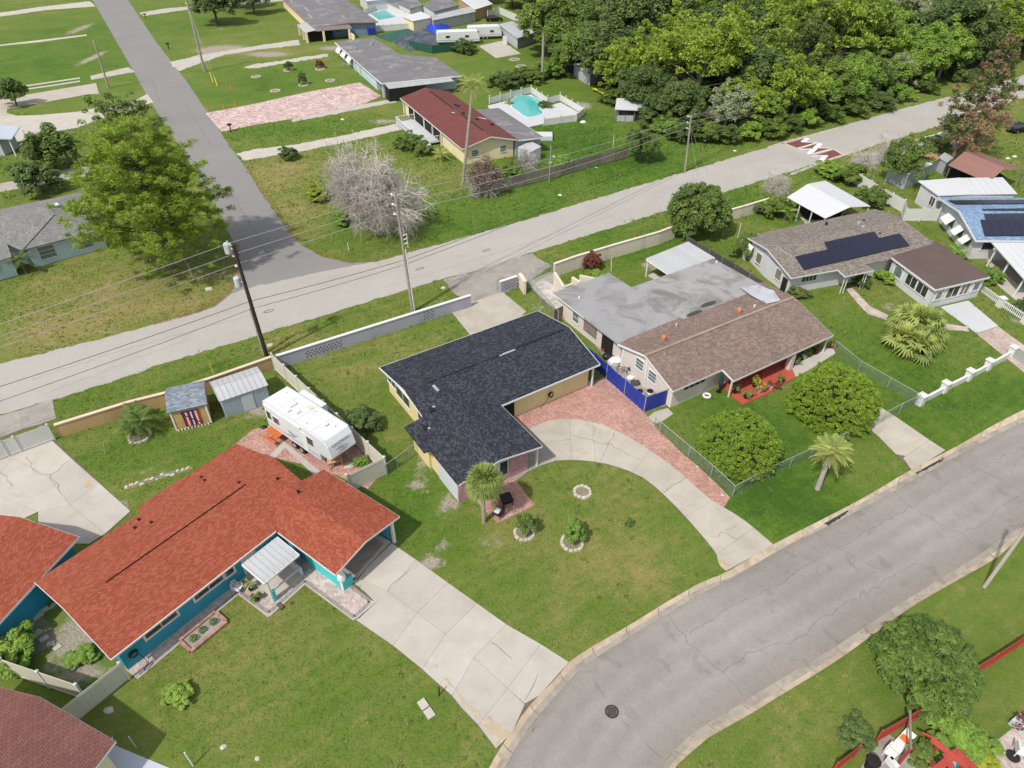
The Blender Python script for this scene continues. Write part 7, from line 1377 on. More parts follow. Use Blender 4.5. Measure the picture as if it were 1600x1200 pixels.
def leafcloud(cs, rs, per, size, seed=0, up=.8, asp=1.7, hollow=.45, radiate=0.0, sq=(1, 1, 1)):
    r = np.random.default_rng(seed); cs = np.asarray(cs, float); rs = np.broadcast_to(np.asarray(rs, float), (len(cs),)); n = len(cs)*per
    c = np.repeat(cs, per, 0); rr = np.repeat(rs, per); d = unit(n, r); d[:, 2] = np.where(d[:, 2] < -.35, -d[:, 2], d[:, 2])
    p = c+d*np.array(sq)*(rr*(hollow+(1-hollow)*r.random(n)**.5))[:, None]
    t = unit(n, r)
    nn = d*.9+unit(n, r)*.55+np.array([0, 0, up]); nn /= np.linalg.norm(nn, axis=1, keepdims=True)
    if radiate: t = d+unit(n, r)*(1-radiate)
    else: t = np.cross(nn, t)
    t /= np.linalg.norm(t, axis=1, keepdims=True)+1e-9; b = np.cross(nn, t); b /= np.linalg.norm(b, axis=1, keepdims=True)+1e-9
    s = size*(.65+.7*r.random(n))[:, None]
    V = np.stack([p-t*s*asp/2, p+b*s/2, p+t*s*asp/2, p-b*s/2], 1).reshape(-1, 3); F_ = np.arange(4*n).reshape(n, 4)
    k = np.repeat(r.random(len(cs)), per)*.45+r.random(n)*.55
    return V, F_, k
def joinq(parts):
    Vs, Fs, Ks, o = [], [], [], 0
    for V, F_, k in parts: Vs.append(V); Fs.append(F_+o); Ks.append(k); o += len(V)
    return np.concatenate(Vs), np.concatenate(Fs), np.concatenate(Ks)
def crown_pts(n, R, H, z0, r, lump=.25, shell=.55, flat=1.0):
    d = unit(n, r); d[:, 2] = np.abs(d[:, 2])*1.0-.25*(r.random(n) < .35); rad = shell+(1-shell)*r.random(n)**.6
    lob = 1+lump*np.sin(d[:, 0]*3.1+r.random()*6)*np.cos(d[:, 1]*2.7+r.random()*6)
    return np.stack([d[:, 0]*R*rad*lob, d[:, 1]*R*rad*lob, z0+d[:, 2]*H*rad*lob*flat], 1)
def limbs(b, base_z, tips, r0, r, n=6):
    for tip in tips:
        z0 = base_z*r.uniform(.55, 1.0); m = Vector((tip[0]*.45, tip[1]*.45, z0+(tip[2]-z0)*.6)); b.tube([(0, 0, z0), m, tip], [r0, r0*.6, r0*.22], n, cap=False)
def tree_meshes(name, seed, R, H, z0, nc, per, cr, leaf, lump=.25, shell=.55, trunk_r=.28, barkm=None, asp=1.7, radiate=0, nl=9, hollow=.45, sq=(1, 1, 1), up=.95):
    r = np.random.default_rng(seed); cs = crown_pts(nc, R, H, z0, r, lump, shell); rs = cr*(.7+.6*r.random(nc))
    V, F_, k = leafcloud(cs, rs, per, leaf, seed, up, asp, hollow, radiate, sq)
    cm = fastmesh('crown', V, F_, k); cm.materials.append(MATS['leaf_mid'])
    b = MB(); b.tube([(0, 0, -.1), (r.uniform(-.1, .1), r.uniform(-.1, .1), z0*.6), (r.uniform(-.3, .3), r.uniform(-.3, .3), z0+H*.45)], [trunk_r*1.25, trunk_r, trunk_r*.45], 9); limbs(b, z0, cs[r.choice(nc, min(nl, nc), False)], trunk_r*.5, r); tm = b.mesh('trunk', barkm or M['bark'], True)
    return cm, tm
def put(label, name, px, meshes, mat=None, s=1.0, sz=None, rot=None, group=None, cat='tree', world=None, z=0, tilt=(0, 0)):
    p = Vector(world) if world is not None else S(*px); t = thing(name, label, cat, (p.x, p.y, z), rng.uniform(0, 6.28) if rot is None else rot, group)
    if tilt != (0, 0): t.rotation_euler = (tilt[0], tilt[1], t.rotation_euler.z)
    c = piece(meshes[0], 'crown', t, scale=(s, s, sz or s)); k = piece(meshes[1], 'trunk', t, scale=(s, s, sz or s))
    if mat: c.material_slots[0].link = 'OBJECT'; c.material_slots[0].material = MATS[mat]
    return t
OAK = [tree_meshes('oak', 11+i, 4.9, 5.4, 4.2, 120, 150, 1.0, .26, .38, .5) for i in range(4)]
FINE = [tree_meshes('fine', 31+i, 4.4, 5.0, 3.8, 130, 130, .9, .20, .42, .4, asp=2.4, barkm=M['barkg'], nl=16) for i in range(3)]
PUFF = [tree_meshes('puff', 51+i, 5.4, 6.6, 5.6, 150, 115, .85, .20, .5, .4, asp=2.2, radiate=.4, sq=(1, 1, .7), barkm=M['barkg'], nl=22) for i in range(3)]
SPARSE = [tree_meshes('sparse', 101+i, 3.4, 3.0, 2.4, 46, 46, .60, .22, .3, .5, trunk_r=.12, asp=1.8, nl=20, barkm=M['barkg']) for i in range(2)]
SM = [tree_meshes('small', 71+i, 1.15, 1.3, .72, 62, 95, .27, .095, .34, .4, trunk_r=.06, nl=8, asp=2.0) for i in range(3)]
# the tall pine on the left
r = np.random.default_rng(5); PH = 14.0; cs = []; bb = MB(); bb.tube([(0, 0, -.1), (.15, .05, 4), (-.1, .2, 8), (.1, .1, PH)], [.34, .27, .18, .06], 10)
for i in range(72):
    z = 2.9+(PH-3.1)*(i/71)**.92; a = i*2.4+r.uniform(-.3, .3); R = (5.6*(1-((z-6.2)/(PH-4.4))**2) if z > 6.2 else 4.9+.7*(z-2.9)/3.3)*r.uniform(.7, 1.12); R = max(R, .9)
    tip = Vector((math.cos(a)*R, math.sin(a)*R, z+r.uniform(.2, 1.1))); mid = Vector((math.cos(a+.15)*R*.5, math.sin(a+.15)*R*.5, z+.25)); bb.tube([(0, 0, z-.4), mid, tip], [.10, .06, .02], 5, cap=False)
    for j in range(int(4+R*2.9)):
        f = r.uniform(.38, 1.08); q = mid.lerp(tip, (f-.5)*2) if f > .5 else Vector((0, 0, z)).lerp(mid, f*2); cs.append((q.x+r.normal()*.6, q.y+r.normal()*.6, q.z+r.normal()*.45))
cs = np.array(cs); V, F_, k = leafcloud(cs, .44*(.65+.6*r.random(len(cs))), 95, .052, 9, .5, 6.0, .12, .8, (1, 1, .85)); PINE = (fastmesh('crown', V, F_, k, MATS['leaf_pine']), bb.mesh('trunk', M['bark'], True))
put('tall bright green pine with a dark trunk, left of the side street', 'pine_tree', (268, 418), PINE, 'leaf_pine', 1.34, 1.12, .4, world=(S(268, 418)))
tag(MB().tube([(0, 0, 0), (-.25, .3, 2.6)], [.07, .05], 6).build('slender_sapling', M['bark'], loc=S(276, 448)), 'thin leaning trunk in front of the pine', 'sapling'); tag(MB().tube([(0, 0, 0), (-.2, .2, 1.6), (-.5, .2, 2.6)], [.08, .05, .02], 6).build('slender_sapling', M['barkg'], loc=S(303, 438)), 'short pale crooked stem beside the pine', 'sapling')
# dead tree with hanging twigs
r = np.random.default_rng(3); tw = MB(); main_ = MB(); TWR = 1.45
def grow(p, d, L, rad, depth):
    n = 3; pts = [p]
    for i in range(n): d = (d+Vector(r.normal(size=3))*.16+Vector((0, 0, .03 if depth < 2 else -.10))).normalized(); p = p+d*L/n; pts.append(p)
    rad_ = rad*(TWR if depth >= 2 else 1); (main_ if depth < 2 else tw).tube(pts, [rad_, rad_*.85, rad_*.7, rad_*.55], 6 if depth < 2 else 3, cap=False)
    if depth >= 4: return
    for k in range([6, 7, 6, 6][depth]):
        q = pts[1].lerp(pts[3], r.random()**.6); nd = (d*.75+Vector(r.normal(size=3))*.75+Vector((0, 0, -.05*depth))).normalized(); grow(q, nd, L*r.uniform(.60, .82), rad*.50, depth+1)
for a in range(6): grow(Vector((0, 0, 1.6+.1*a)), Vector((math.cos(a*1.05), math.sin(a*1.05), .75)).normalized(), 3.2, .15, 0)
main_.tube([(0, 0, -.1), (.05, 0, 1.9)], [.33, .27], 10)
t = thing('dead_tree', 'leafless grey dead tree with a wide tangle of drooping twigs by the road', 'tree', S(592, 358)); t.scale = (1.12, 1.12, 1.45); main_.build('trunk', M['dead'], t, True); o = tw.build('twigs', M['dead'], t); o['kind'] = 'stuff'
V, F_, k = leafcloud(crown_pts(22, 2.3, 2.2, 2.4, r), .5, 90, .16, 4); piece(fastmesh('vine', V, F_, k, MATS['leaf_mid']), 'vine', t)
# reddish bare shrub
tw = MB(); main_ = MB()
for a in range(7): grow(Vector((r.normal()*.25, r.normal()*.25, 0)), Vector((math.cos(a*.9)*.45, math.sin(a*.9)*.45, 1)).normalized(), 1.5, .05, 1)
V, F_, k = leafcloud(crown_pts(60, 1.9, 2.2, 1.6, r), .5, 40, .13, 6)
t = thing('bare_shrub', 'reddish brown half bare shrub in front of the cream house', 'shrub', S(757, 303)); main_.build('stems', M['dead'], t); o = tw.build('twigs', M['dead'], t); o['kind'] = 'stuff'; t.scale = (1.45, 1.45, 1.3); piece(fastmesh('leaves', V, F_, k, leafmat('leaf_mauve', (.13, .075, .065), (.27, .18, .155))), 'leaves', t)
tw = MB(); main_ = MB()
for a in range(6): grow(Vector((r.normal()*.2, r.normal()*.2, 0)), Vector((math.cos(a)*.35, math.sin(a)*.35, 1)).normalized(), 1.3, .04, 1)
bm1, bm2 = main_.mesh('stems', M['dead']), tw.mesh('twigs', M['dead'])
for q, l, s_ in (((822, 262), 'leafless grey shrub in front of the plastic shed', 1.2), ((1210, 300), 'pale leafless shrub behind the beige wall', 1.3), ((1385, 248), 'bare grey shrub on the roadside verge left of the blue shed', 1.7), ((1345, 262), 'low bare brushwood along the road by the vinyl fence', 1.3), ((1495, 232), 'bare brush beside the white garden wall', 1.0)):
    t = thing('bare_shrub', l, 'shrub', S(*q)); t.scale = (s_,)*3; piece(bm1, 'stems', t); o = piece(bm2, 'twigs', t); o['kind'] = 'stuff'
# round clipped bushes
def roundbush(label, px, pxr, sq, seed, mat='leaf_round'):
    c = S(px[0], px[1], 0); R = (S(px[0]+pxr, px[1], 1.5)-S(px[0]-pxr, px[1], 1.5)).length/2; r = np.random.default_rng(seed); n = 1700; d = unit(n*2, r); d = d[d[:, 2] > -.28][:n]
    lob = 1+.05*np.sin(d[:, 0]*7+seed)*np.cos(d[:, 1]*6+d[:, 2]*4)+.055*r.normal(size=len(d)); pts = d*np.array([R, R, R*sq])*.93*lob[:, None]+np.array([0, 0, R*sq*.30])
    V, F_, k = leafcloud(pts, R*.056, 85, .065, seed, .7, 1.6, .1, .2); t = thing('round_bush', label, 'bush', (c.x, c.y, 0)); piece(fastmesh('foliage', V, F_, k, MATS[mat]), 'foliage', t)
    core = MB(); core.lathe([(R*.55, 0), (R*.80, R*sq*.35), (R*.74, R*sq*.75), (R*.45, R*sq*1.07), (.05, R*sq*1.15)], 24); core.build('shade_core', plain('inner_shade', (.012, .02, .006), .2, 4, .95, .2), t, True); return R  # solid dark core, its colour stands in for shade between the leaf clumps
roundbush('dome shaped clipped bush inside the chain link corner, nearest the paver drive', (1149, 712), 64, .90, 1); roundbush('large dome shaped clipped bush in front of the pink house, beside the neighbour driveway', (1296, 646), 66, .93, 2, 'leaf_round')
# fan palms
def fan(b, base, tipdir, L, fr_, nseg, droop, r, seg_w=.05):
    """petiole from base along tipdir then a fan of nseg leaflets of length fr_"""
    V, F_ = b; d = Vector(tipdir).normalized(); e = base+d*L; side = d.cross(Vector((0, 0, 1))).normalized() if abs(d.z) < .98 else Vector((1, 0, 0)); up = side.cross(d)
    def quad(a, m, c, w): o = len(V); s = (c-a).cross(Vector((0, 0, 1))); s = s.normalized() if s.length > 1e-4 else Vector((1, 0, 0)); V.extend([tuple(a), tuple(m+s*w), tuple(c), tuple(m-s*w)]); F_.append((o, o+1, o+2, o+3))
    quad(base, base.lerp(e, .5), e, .02)
    for i in range(nseg):
        a = (i/(nseg-1)-.5)*3.6; dd = (d*math.cos(a)+side*math.sin(a)+up*r.uniform(-.12, .12)).normalized(); m = e+dd*fr_*.5*r.uniform(.9, 1.1); c = e+dd*fr_*r.uniform(.85, 1.1)-Vector((0, 0, droop*fr_)); quad(e, m, c, seg_w)
def palm_head(n, L, fr_, nseg, r, lo=-.5, droop=.35, seg_w=.05):
    V, F_, K = [], [], []
    for i in range(n):
        a = i*2.4+r.uniform(-.2, .2); el = lo+(1.35-lo)*(i/(n-1))**.9; d = (math.cos(a)*math.cos(el), math.sin(a)*math.cos(el), math.sin(el)); k0 = len(F_); fan((V, F_), Vector((0, 0, 0)), d, L*r.uniform(.85, 1.1), fr_, nseg, droop*(1 if el < .8 else .4), r, seg_w); K += [min(1, max(0, .35+.5*r.random()+(.15 if el > .5 else -.1)))]*(len(F_)-k0)
    return V, F_, K
def feather_head(n, L, r, lo=-.5, nl=16, w=.045, ll=.5, arch=.55):
    V, F_, K = [], [], []
    for i in range(n):
        a = i*2.4+r.uniform(-.2, .2); el = lo+(1.3-lo)*(i/max(1, n-1)); h = Vector((math.cos(a), math.sin(a), 0)); side = Vector((-h.y, h.x, 0)); prev = Vector((0, 0, 0)); kk = .3+.6*r.random()
        for j in range(1, nl+1):
            s = j/nl; p = h*(L*s*math.cos(el*(1-s*.3)))+Vector((0, 0, L*(math.sin(el)*s-arch*s*s))); o = len(V); V.extend([tuple(prev-side*.02), tuple(prev+side*.02), tuple(p+side*.02), tuple(p-side*.02)]); F_.append((o, o+1, o+2, o+3)); K.append(kk*.7)
            lw = ll*math.sin(math.pi*min(1, s*.85+.12))
            for sg in (-1, 1): o = len(V); tip = p+side*sg*lw+h*lw*.35-Vector((0, 0, lw*.35)); m = p.lerp(tip, .5); q = h*w; V.extend([tuple(p), tuple(m+q), tuple(tip), tuple(m-q)]); F_.append((o, o+1, o+2, o+3)); K.append(kk)
            prev = p
    return V, F_, K
def fm(name, vfk, mat): return fastmesh(name, vfk[0], vfk[1], vfk[2], MATS[mat])
r = np.random.default_rng(21)
t = thing('cabbage_palm', 'fan leaved palm with a full round head over the pink front patio', 'palm tree', S(756, 816)); tp = S(757, 752, 4.2)-S(756, 816); MB().tube([(0, 0, -.1), (0, 0, 2), tp], [.17, .14, .13], 10).build('trunk', M['barkg'], t)
for o in (piece(fm('crown', palm_head(60, .62, 1.0, 20, r, -.8, .30, .055), 'leaf_palm'), 'crown', t, tp), piece(fm('dead_fronds', palm_head(9, .6, .7, 14, r, -.3, .1), 'leaf_straw'), 'dead_fronds', t, tp-Vector((-.1, -.1, .15)), 1.0, (.9, .9, .9))): pass
t = thing('leaning_palm', 'leaning palm with a pale trunk and browning skirt on the right lawn', 'palm tree', S(1277, 764)); tp = S(1300, 704, 3.3)-S(1277, 764); MB().tube([(0, 0, -.1), tp*.5, tp], [.22, .18, .16], 10).build('trunk', M['barkg'], t)
piece(fm('crown', feather_head(30, 1.75, r, -.1, 26, .028, .42, .55), 'leaf_palm'), 'crown', t, tp+Vector((0, 0, .2))); piece(fm('dead_fronds', feather_head(16, 1.5, r, -.7, 18, .03, .32, .65), 'leaf_straw'), 'dead_fronds', t, tp+Vector((0, 0, .1)))
for i, (q, z, n, s_) in enumerate((((1432, 535), 2.2, 26, 1.0), ((1405, 545), 1.0, 20, .95), ((1428, 556), .9, 20, .95), ((1445, 540), 1.2, 18, .9), ((1412, 522), 1.6, 18, .9))):
    t = thing('fan_palm', ('tallest fan palm in the middle of the clump on the white house lawn', 'low fan palm on the left of the lawn clump', 'low fan palm at the front of the lawn clump', 'fan palm on the right of the lawn clump', 'fan palm at the back left of the lawn clump')[i], 'palm', S(*q), 0, 'fan palms in the lawn clump'); MB().tube([(0, 0, -.1), (0, 0, z)], [.14, .12], 8).build('trunk', M['bark'], t)
    h_ = palm_head(int(n*.7), 1.1*s_, 1.4*s_, 14, r, -.35, .42, .12); piece(fm('crown', h_, 'leaf_palm'), 'crown', t, (0, 0, z))
def fpalm(label, px, topz, n, L, mat='leaf_mid', tr=.12, top=None, lo=-.2, name='small_palm', dead=0, bark='bark', ll=.4, arch=.5):
    t = thing(name, label, 'palm', S(*px)); tp = Vector((0, 0, topz)) if top is None else S(*top, topz)-S(*px); MB().tube([(0, 0, -.1), tp*.5, tp], [tr, tr*.9, tr*.75], 8).build('trunk', M[bark], t); piece(fm('crown', feather_head(n, L, r, lo, 14, .05, ll, arch), mat), 'crown', t, tp)
    if dead: piece(fm('dead_fronds', feather_head(dead, L*.8, r, -1.1, 10, .06, ll*.6, .5), 'leaf_straw'), 'dead_fronds', t, tp)
fpalm('small palm at the left of the pair beside the tan wall', (210, 680), 1.0, 18, 1.7); fpalm('small palm at the right of the pair beside the tan wall', (228, 676), 1.5, 18, 1.8); fpalm('short palm behind the pair at the tan wall', (215, 660), 1.3, 12, 1.3)
fpalm('palm with yellowing fronds before the blue wall, left edge', (14, 428), 1.9, 16, 1.9, 'leaf_palm', dead=5); fpalm('palm leaning over the blue wall beside the first, left edge', (42, 428), 2.0, 12, 1.8, 'leaf_mid')
fpalm('tall thin palm with hanging yellow fronds rising in front of the cream house', (723, 290), 14.0, 26, 2.6, 'leaf_palm', .24, (739, 132), -.1, 'tall_palm', 8, 'barkg', .5)
fpalm('tall pale stemmed palm behind the pool, at the wood edge', (847, 128), 9.5, 9, 3.0, 'leaf_lime', .30, None, .2, 'tall_palm', 3, 'barkg', .5)
fpalm('low bushy palm against the cream house side wall', (690, 250), .9, 18, 2.0, 'leaf_palm', dead=4); fpalm('young banana like plant on the lawn by the white canopy', (1226, 345), 1.4, 8, 1.8, 'leaf_lime', ll=.5); fpalm('young palm by the pale side wall of the blue roofed house', (1492, 405), 1.0, 12, 1.8, 'leaf_lime'); fpalm('short palm at the end of the shuttered house yard', (795, 163), .6, 9, 1.2, 'leaf_palm')
for q, l in (((1508, 1090), 'spiky lime green grass tree below the large leafy tree'), ((1490, 1118), 'spiky lime green grass tree above the banana clump')):
    t = thing('spiky_plant', l, 'plant', S(*q)); cs = [(0, 0, .9)]; V, F_, k = leafcloud(cs, .55, 260, .045, 3, .2, 11, .1, .9); piece(fastmesh('foliage', V, F_, k, MATS['leaf_yel']), 'foliage', t); MB().tube([(0, 0, 0), (0, 0, .9)], .05, 6).build('stem', M['barkg'], t)
tag(MB().tube([S(1455, 1122), S(1470, 1110, .5), S(1497, 1090, 1.6)], [.07, .06, .04], 7).build('fallen_branch', M['dead']), 'pale bare branch leaning up from the lawn near the red fence', 'branch')
# individual garden trees and shrubs : label, name, foot, mesh, material, scale, zscale
BROAD = tree_meshes('broad', 91, 3.1, 2.9, 1.4, 330, 70, .42, .12, .08, .62, trunk_r=.16, asp=3.0, nl=40, hollow=.2, barkm=M['barkg'])
for l, n_, q, mm, mt, s_, z_ in (('large dark leafy tree beside the curved street, bottom right', 'leafy_tree', (1434, 1058), BROAD, 'leaf_tree', .96, .80), ('leafy tree behind the beige wall between road and yards', 'leafy_tree', (1085, 365), BROAD, 'leaf_mid', 1.25, 1.45),
  ('small dark bush against the red fence corner', 'dark_bush', (1336, 1155), SM[0], 'leaf_dark', .80, .55), ('round shrub by the vinyl fence and camper', 'fence_shrub', (568, 668), SM[1], 'leaf_dark', 1.2, .9), ('dark green sapling in the stone ring beside the front patio', 'sapling', (822, 833), SM[2], 'leaf_mid', .62, 1.0), ('pale green sapling in the stone ring in the middle of the front lawn', 'sapling', (898, 845), SM[0], 'leaf_lime', .66, 1.05),
  ('small dark weed plant alone on the front lawn', 'seedling', (983, 820), SM[1], 'leaf_mid', .25, .3), ('low bright green bush alone on the teal house lawn', 'low_bush', (280, 1088), SM[2], 'leaf_lime', .72, .42), ('dense shrub behind the cream vinyl fence at the left edge', 'garden_shrub', (22, 1035), SM[0], 'leaf_lime', 1.25, .95), ('sprawling weeds in the side garden', 'weeds', (128, 1030), SM[1], 'leaf_lime', .7, .3),
  ('dark round tree beside the pale drive, left', 'round_tree', (88, 262), SM[0], 'leaf_mid', 3.0, 3.0), ('dark shrub tree below it at the beige drive, left', 'round_tree', (62, 300), SM[1], 'leaf_dark', 2.6, 2.2), ('thin branched tree above the tall pine', 'thin_tree', (180, 212), SPARSE[0], 'leaf_mid', 1.25, 1.2), ('small tree in front of the white car at the left edge', 'round_tree', (26, 165), SM[2], 'leaf_mid', 2.3, 2.4), ('sparse olive tree beside the side street above the pine', 'thin_tree', (218, 196), SPARSE[1], 'leaf_mid', .85, .9),
  ('dark oak at the top of the side street beside the tall pole', 'oak_tree', (340, 38), OAK[0], 'leaf_dark', 1.15, 1.0), ('small dark shrub at the front walk entrance', 'walk_shrub', (453, 248), SM[0], 'leaf_dark', 1.25, .9), ('green shrub below the white balcony', 'garden_shrub', (640, 232), SM[1], 'leaf_mid', 1.9, 1.2), ('second green shrub below the white balcony', 'garden_shrub', (662, 240), SM[2], 'leaf_mid', 1.5, 1.0),
  ('yellow green shrub left of the dead tree', 'garden_shrub', (500, 310), SM[0], 'leaf_yel', 1.6, .9), ('weedy shrub under the dead tree', 'garden_shrub', (540, 345), SM[1], 'leaf_lime', 1.5, .7), ('bush over the board fence at its far end', 'fence_bush', (1000, 250), OAK[1], 'leaf_mid', .5, .5), ('low bush against the board fence middle', 'fence_bush', (880, 262), SM[2], 'leaf_lime', 1.6, .9), ('vine covered fence bush near the thin palm', 'fence_bush', (800, 275), SM[0], 'leaf_mid', 1.5, .8),
  ('green tree growing through the blue-grey shed roof', 'shed_tree', (1402, 290), FINE[0], 'leaf_mid', .62, .80), ('leafy bush at the left of the white canopy', 'garden_bush', (1205, 335), SM[1], 'leaf_mid', 1.8, 1.2), ('bush behind the white canopy', 'garden_bush', (1330, 285), SM[2], 'leaf_mid', 2.2, 1.3), ('bright bush beside the road above the white canopy', 'garden_bush', (1300, 275), SM[0], 'leaf_lime', 1.9, 1.0), ('shrub between the vinyl fence and the solar house', 'garden_bush', (1360, 320), SM[1], 'leaf_mid', 1.8, 1.2), ('dark shrub at the side wall of the solar house', 'garden_bush', (1165, 400), SM[2], 'leaf_mid', 1.6, 1.4),
  ('small bush at the front left corner of the solar house', 'garden_bush', (1243, 462), SM[0], 'leaf_olive', 1.0, .5), ('flowering bush by the solar house porch', 'garden_bush', (1380, 438), SM[1], 'leaf_lime', 1.0, .6), ('dark bush by the solar house front door', 'garden_bush', (1345, 447), SM[2], 'leaf_dark', .9, .7), ('low shrubs between sunroom and carport', 'garden_bush', (1545, 440), SM[0], 'leaf_lime', 1.1, .8), ('dark round bush at the right edge by the picket fence', 'garden_bush', (1600, 490), SM[1], 'leaf_dark', 1.0, .8),
  ('bush by the white garden wall under the brown conifer', 'garden_bush', (1462, 234), SM[2], 'leaf_dark', 1.8, 1.0), ('hedge shrub in front of the camper trailers', 'garden_bush', (725, 82), SM[0], 'leaf_dark', 2.4, 1.4), ('shrub row behind the pool, left end', 'garden_bush', (790, 135), SM[1], 'leaf_dark', 2.6, 1.3), ('shrub row behind the pool, middle', 'garden_bush', (822, 128), SM[2], 'leaf_mid', 2.8, 1.4), ('shrub row behind the pool, under the pale palm', 'garden_bush', (855, 120), SM[0], 'leaf_lime', 2.6, 1.6), ('shrub row behind the pool, right end', 'garden_bush', (872, 108), SM[1], 'leaf_mid', 2.4, 1.4),
  ('small planter bush at the kidney pool edge', 'pool_bush', (851, 168), SM[2], 'leaf_olive', 1.1, .6), ('spreading banana clump beside the red pergola', 'banana_clump', (1485, 1160), SM[0], 'leaf_lime', 1.35, .75), ('dark red leaved plant in a pot on the courtyard wall', 'red_plant', (925, 418), SM[1], 'leaf_red', .9, .9), ('green plant in the courtyard wall bed', 'courtyard_plant', (932, 432), SM[2], 'leaf_lime', .7, .4), ('small weeds by the fence corner and white fence', 'weeds', (566, 727), SM[0], 'leaf_lime', .5, .35),
  ('yellow green plant at the edge of the brown terrace', 'terrace_plant', (1530, 1190), SM[1], 'leaf_yel', .7, .45), ('dark climbing plant in the cluttered yard', 'garden_bush', (1440, 1185), SM[2], 'leaf_mid', .7, .5), ('red leaved sapling on the shuttered house lawn', 'sapling', (500, 106), SM[0], 'leaf_red', .8, .8), ('upright dark sapling on the far lawn', 'sapling', (474, 132), SM[1], 'leaf_dark', .7, 1.2), ('dark sapling on the far lawn nearest the sandy track', 'sapling', (452, 110), SM[2], 'leaf_dark', .9, .9)):
    put(l, n_, q, mm, mt, s_, z_, cat='tree' if 'tree' in n_ else 'plant' if n_ in ('sapling', 'seedling', 'weeds', 'banana_clump', 'red_plant', 'courtyard_plant', 'terrace_plant') else 'shrub')
# browning conifer leaning at the right
r = np.random.default_rng(8); t = thing('browning_conifer', 'tall half dead conifer with brown lower branches at the right edge', 'conifer', S(1484, 258)); TH = 17.5; top = S(1586, 56, TH)-S(1484, 258); b = MB(); b.tube([(0, 0, -.1), top*.5+Vector((-.3, 0, 0)), top], [.38, .24, .05], 9); g1, g2 = [], []
for i in range(70):
    f = .14+.84*i/69; c = top*f; a = i*2.4; R = (5.6 if f < .5 else 5.0*(1-f)/.5+.6)*r.uniform(.6, 1.05)*(1 if f > .2 else .7); tip = c+Vector((math.cos(a)*R, math.sin(a)*R, R*.18)); b.tube([c, tip], [.06, .02], 4, cap=False)
    if f < .72:
        for j in range(9): q = c.lerp(tip, r.uniform(.3, 1.05))+Vector(r.normal(size=3))*.4; (g1 if (math.cos(a-5.6) > -.1 and f < .55) or r.random() < .2 else g2).append(tuple(q))
    else:
        for j in range(3): q = c.lerp(tip, r.uniform(.5, 1.0)); (g1 if r.random() < .5 else g2).append(tuple(q))
b.build('trunk', M['bark'], t, True)
V, F_, k = leafcloud(g1, .55, 34, .13, 5, .3, 4, .1, .6); piece(fastmesh('brown_foliage', V, F_, k, MATS['leaf_brown']), 'brown_foliage', t); V, F_, k = leafcloud(g2, .5, 30, .13, 6, .3, 4, .1, .6); piece(fastmesh('green_foliage', V, F_, k, MATS['leaf_olive']), 'green_foliage', t)
# plants in pots
for c_ in ((-.7, 0, .2), (.75, 0, .22), (0, .1, .14)): V, F_, k = leafcloud([c_], .28, 70, .08, 3); piece(fastmesh('plant', V, F_, k, MATS['leaf_mid']), 'plant', POTS0)
for t, h_, lh, n, lf, pr in POTS:
    rr_ = np.random.default_rng(int(abs(t.location.x)*97) % 9999); cs = rr_.normal(size=(8, 3))*np.array([pr*.9, pr*.9, lh*.25])+np.array([0, 0, h_+lh*.5]); V, F_, k = leafcloud(cs, pr*.9, max(8, n//4), .10, 3, .5, 2.2, .2); piece(fastmesh('leaves', V, F_, k, MATS[lf]), 'leaves', t)
# the woods
front = [S2(*q) for q in ((862, 92), (905, 118), (950, 148), (1000, 178), (1075, 212), (1130, 216), (1200, 207), (1300, 178), (1400, 150), (1520, 112), (1600, 88), (1760, 50))]
W_ = front+[(330, 330), (8, 330)]+[S2(q[0], q[1]) for q in ((800, -20), (830, 40))]
rw = np.random.default_rng(44); rowi = {}; kinds = [('dark green oak', 'oak_tree', OAK, 'leaf_dark'), ('mid green broadleaf tree', 'broadleaf_tree', OAK, 'leaf_mid'), ('bright yellow-green tree', 'bright_tree', PUFF, 'leaf_bright'), ('grey-green wispy tree', 'wispy_tree', FINE, 'leaf_grey'), ('fresh green bushy tree', 'bushy_tree', FINE, 'leaf_lime'), ('olive green tree', 'olive_tree', PUFF, 'leaf_olive')]
fp_ = smooth_line(front, 4)
spots = []
for i, p in enumerate(fp_):
    if i % 1 == 0: spots.append((p[0]+rw.uniform(-.8, .8), p[1]+3.2+rw.uniform(-.8, 1.2), 0))
tries = 0
while tries < 9000 and len(spots) < 290:
    tries += 1; x, y = rw.uniform(-5, 250), rw.uniform(100, 330)
    if abs(x) > y*.80+12: continue
    if not pip(np.array([x]), np.array([y]), W_)[0]: continue
    gap = 6.6 if y < 150 else 8.2 if y < 200 else 11.0
    if all((x-a[0])**2+(y-a[1])**2 > (gap*(.72 if a[2] == 0 else 1))**2 for a in spots): spots.append((x, y, 1))
hole = S(1370, 42)
anchor = [((1130, 75), 2), ((1220, 70), 2), ((1060, 100), 2), ((940, 60), 0), ((1000, 110), 0), ((1160, 150), 3), ((1250, 110), 4), ((1290, 90), 4), ((1210, 130), 2), ((900, 30), 1), ((1450, 40), 0), ((1540, 60), 0), ((1500, 30), 1), ((1180, 30), 2), ((1290, 40), 2), ((1100, 60), 0), ((1440, 20), 3), ((1480, 60), 4)]
AN = [(S(*q, 8), kk) for q, kk in anchor]
ORD = 'zeroth first second third fourth fifth sixth seventh eighth ninth tenth eleventh twelfth thirteenth fourteenth fifteenth sixteenth seventeenth eighteenth nineteenth twentieth'.split()
nri = {}
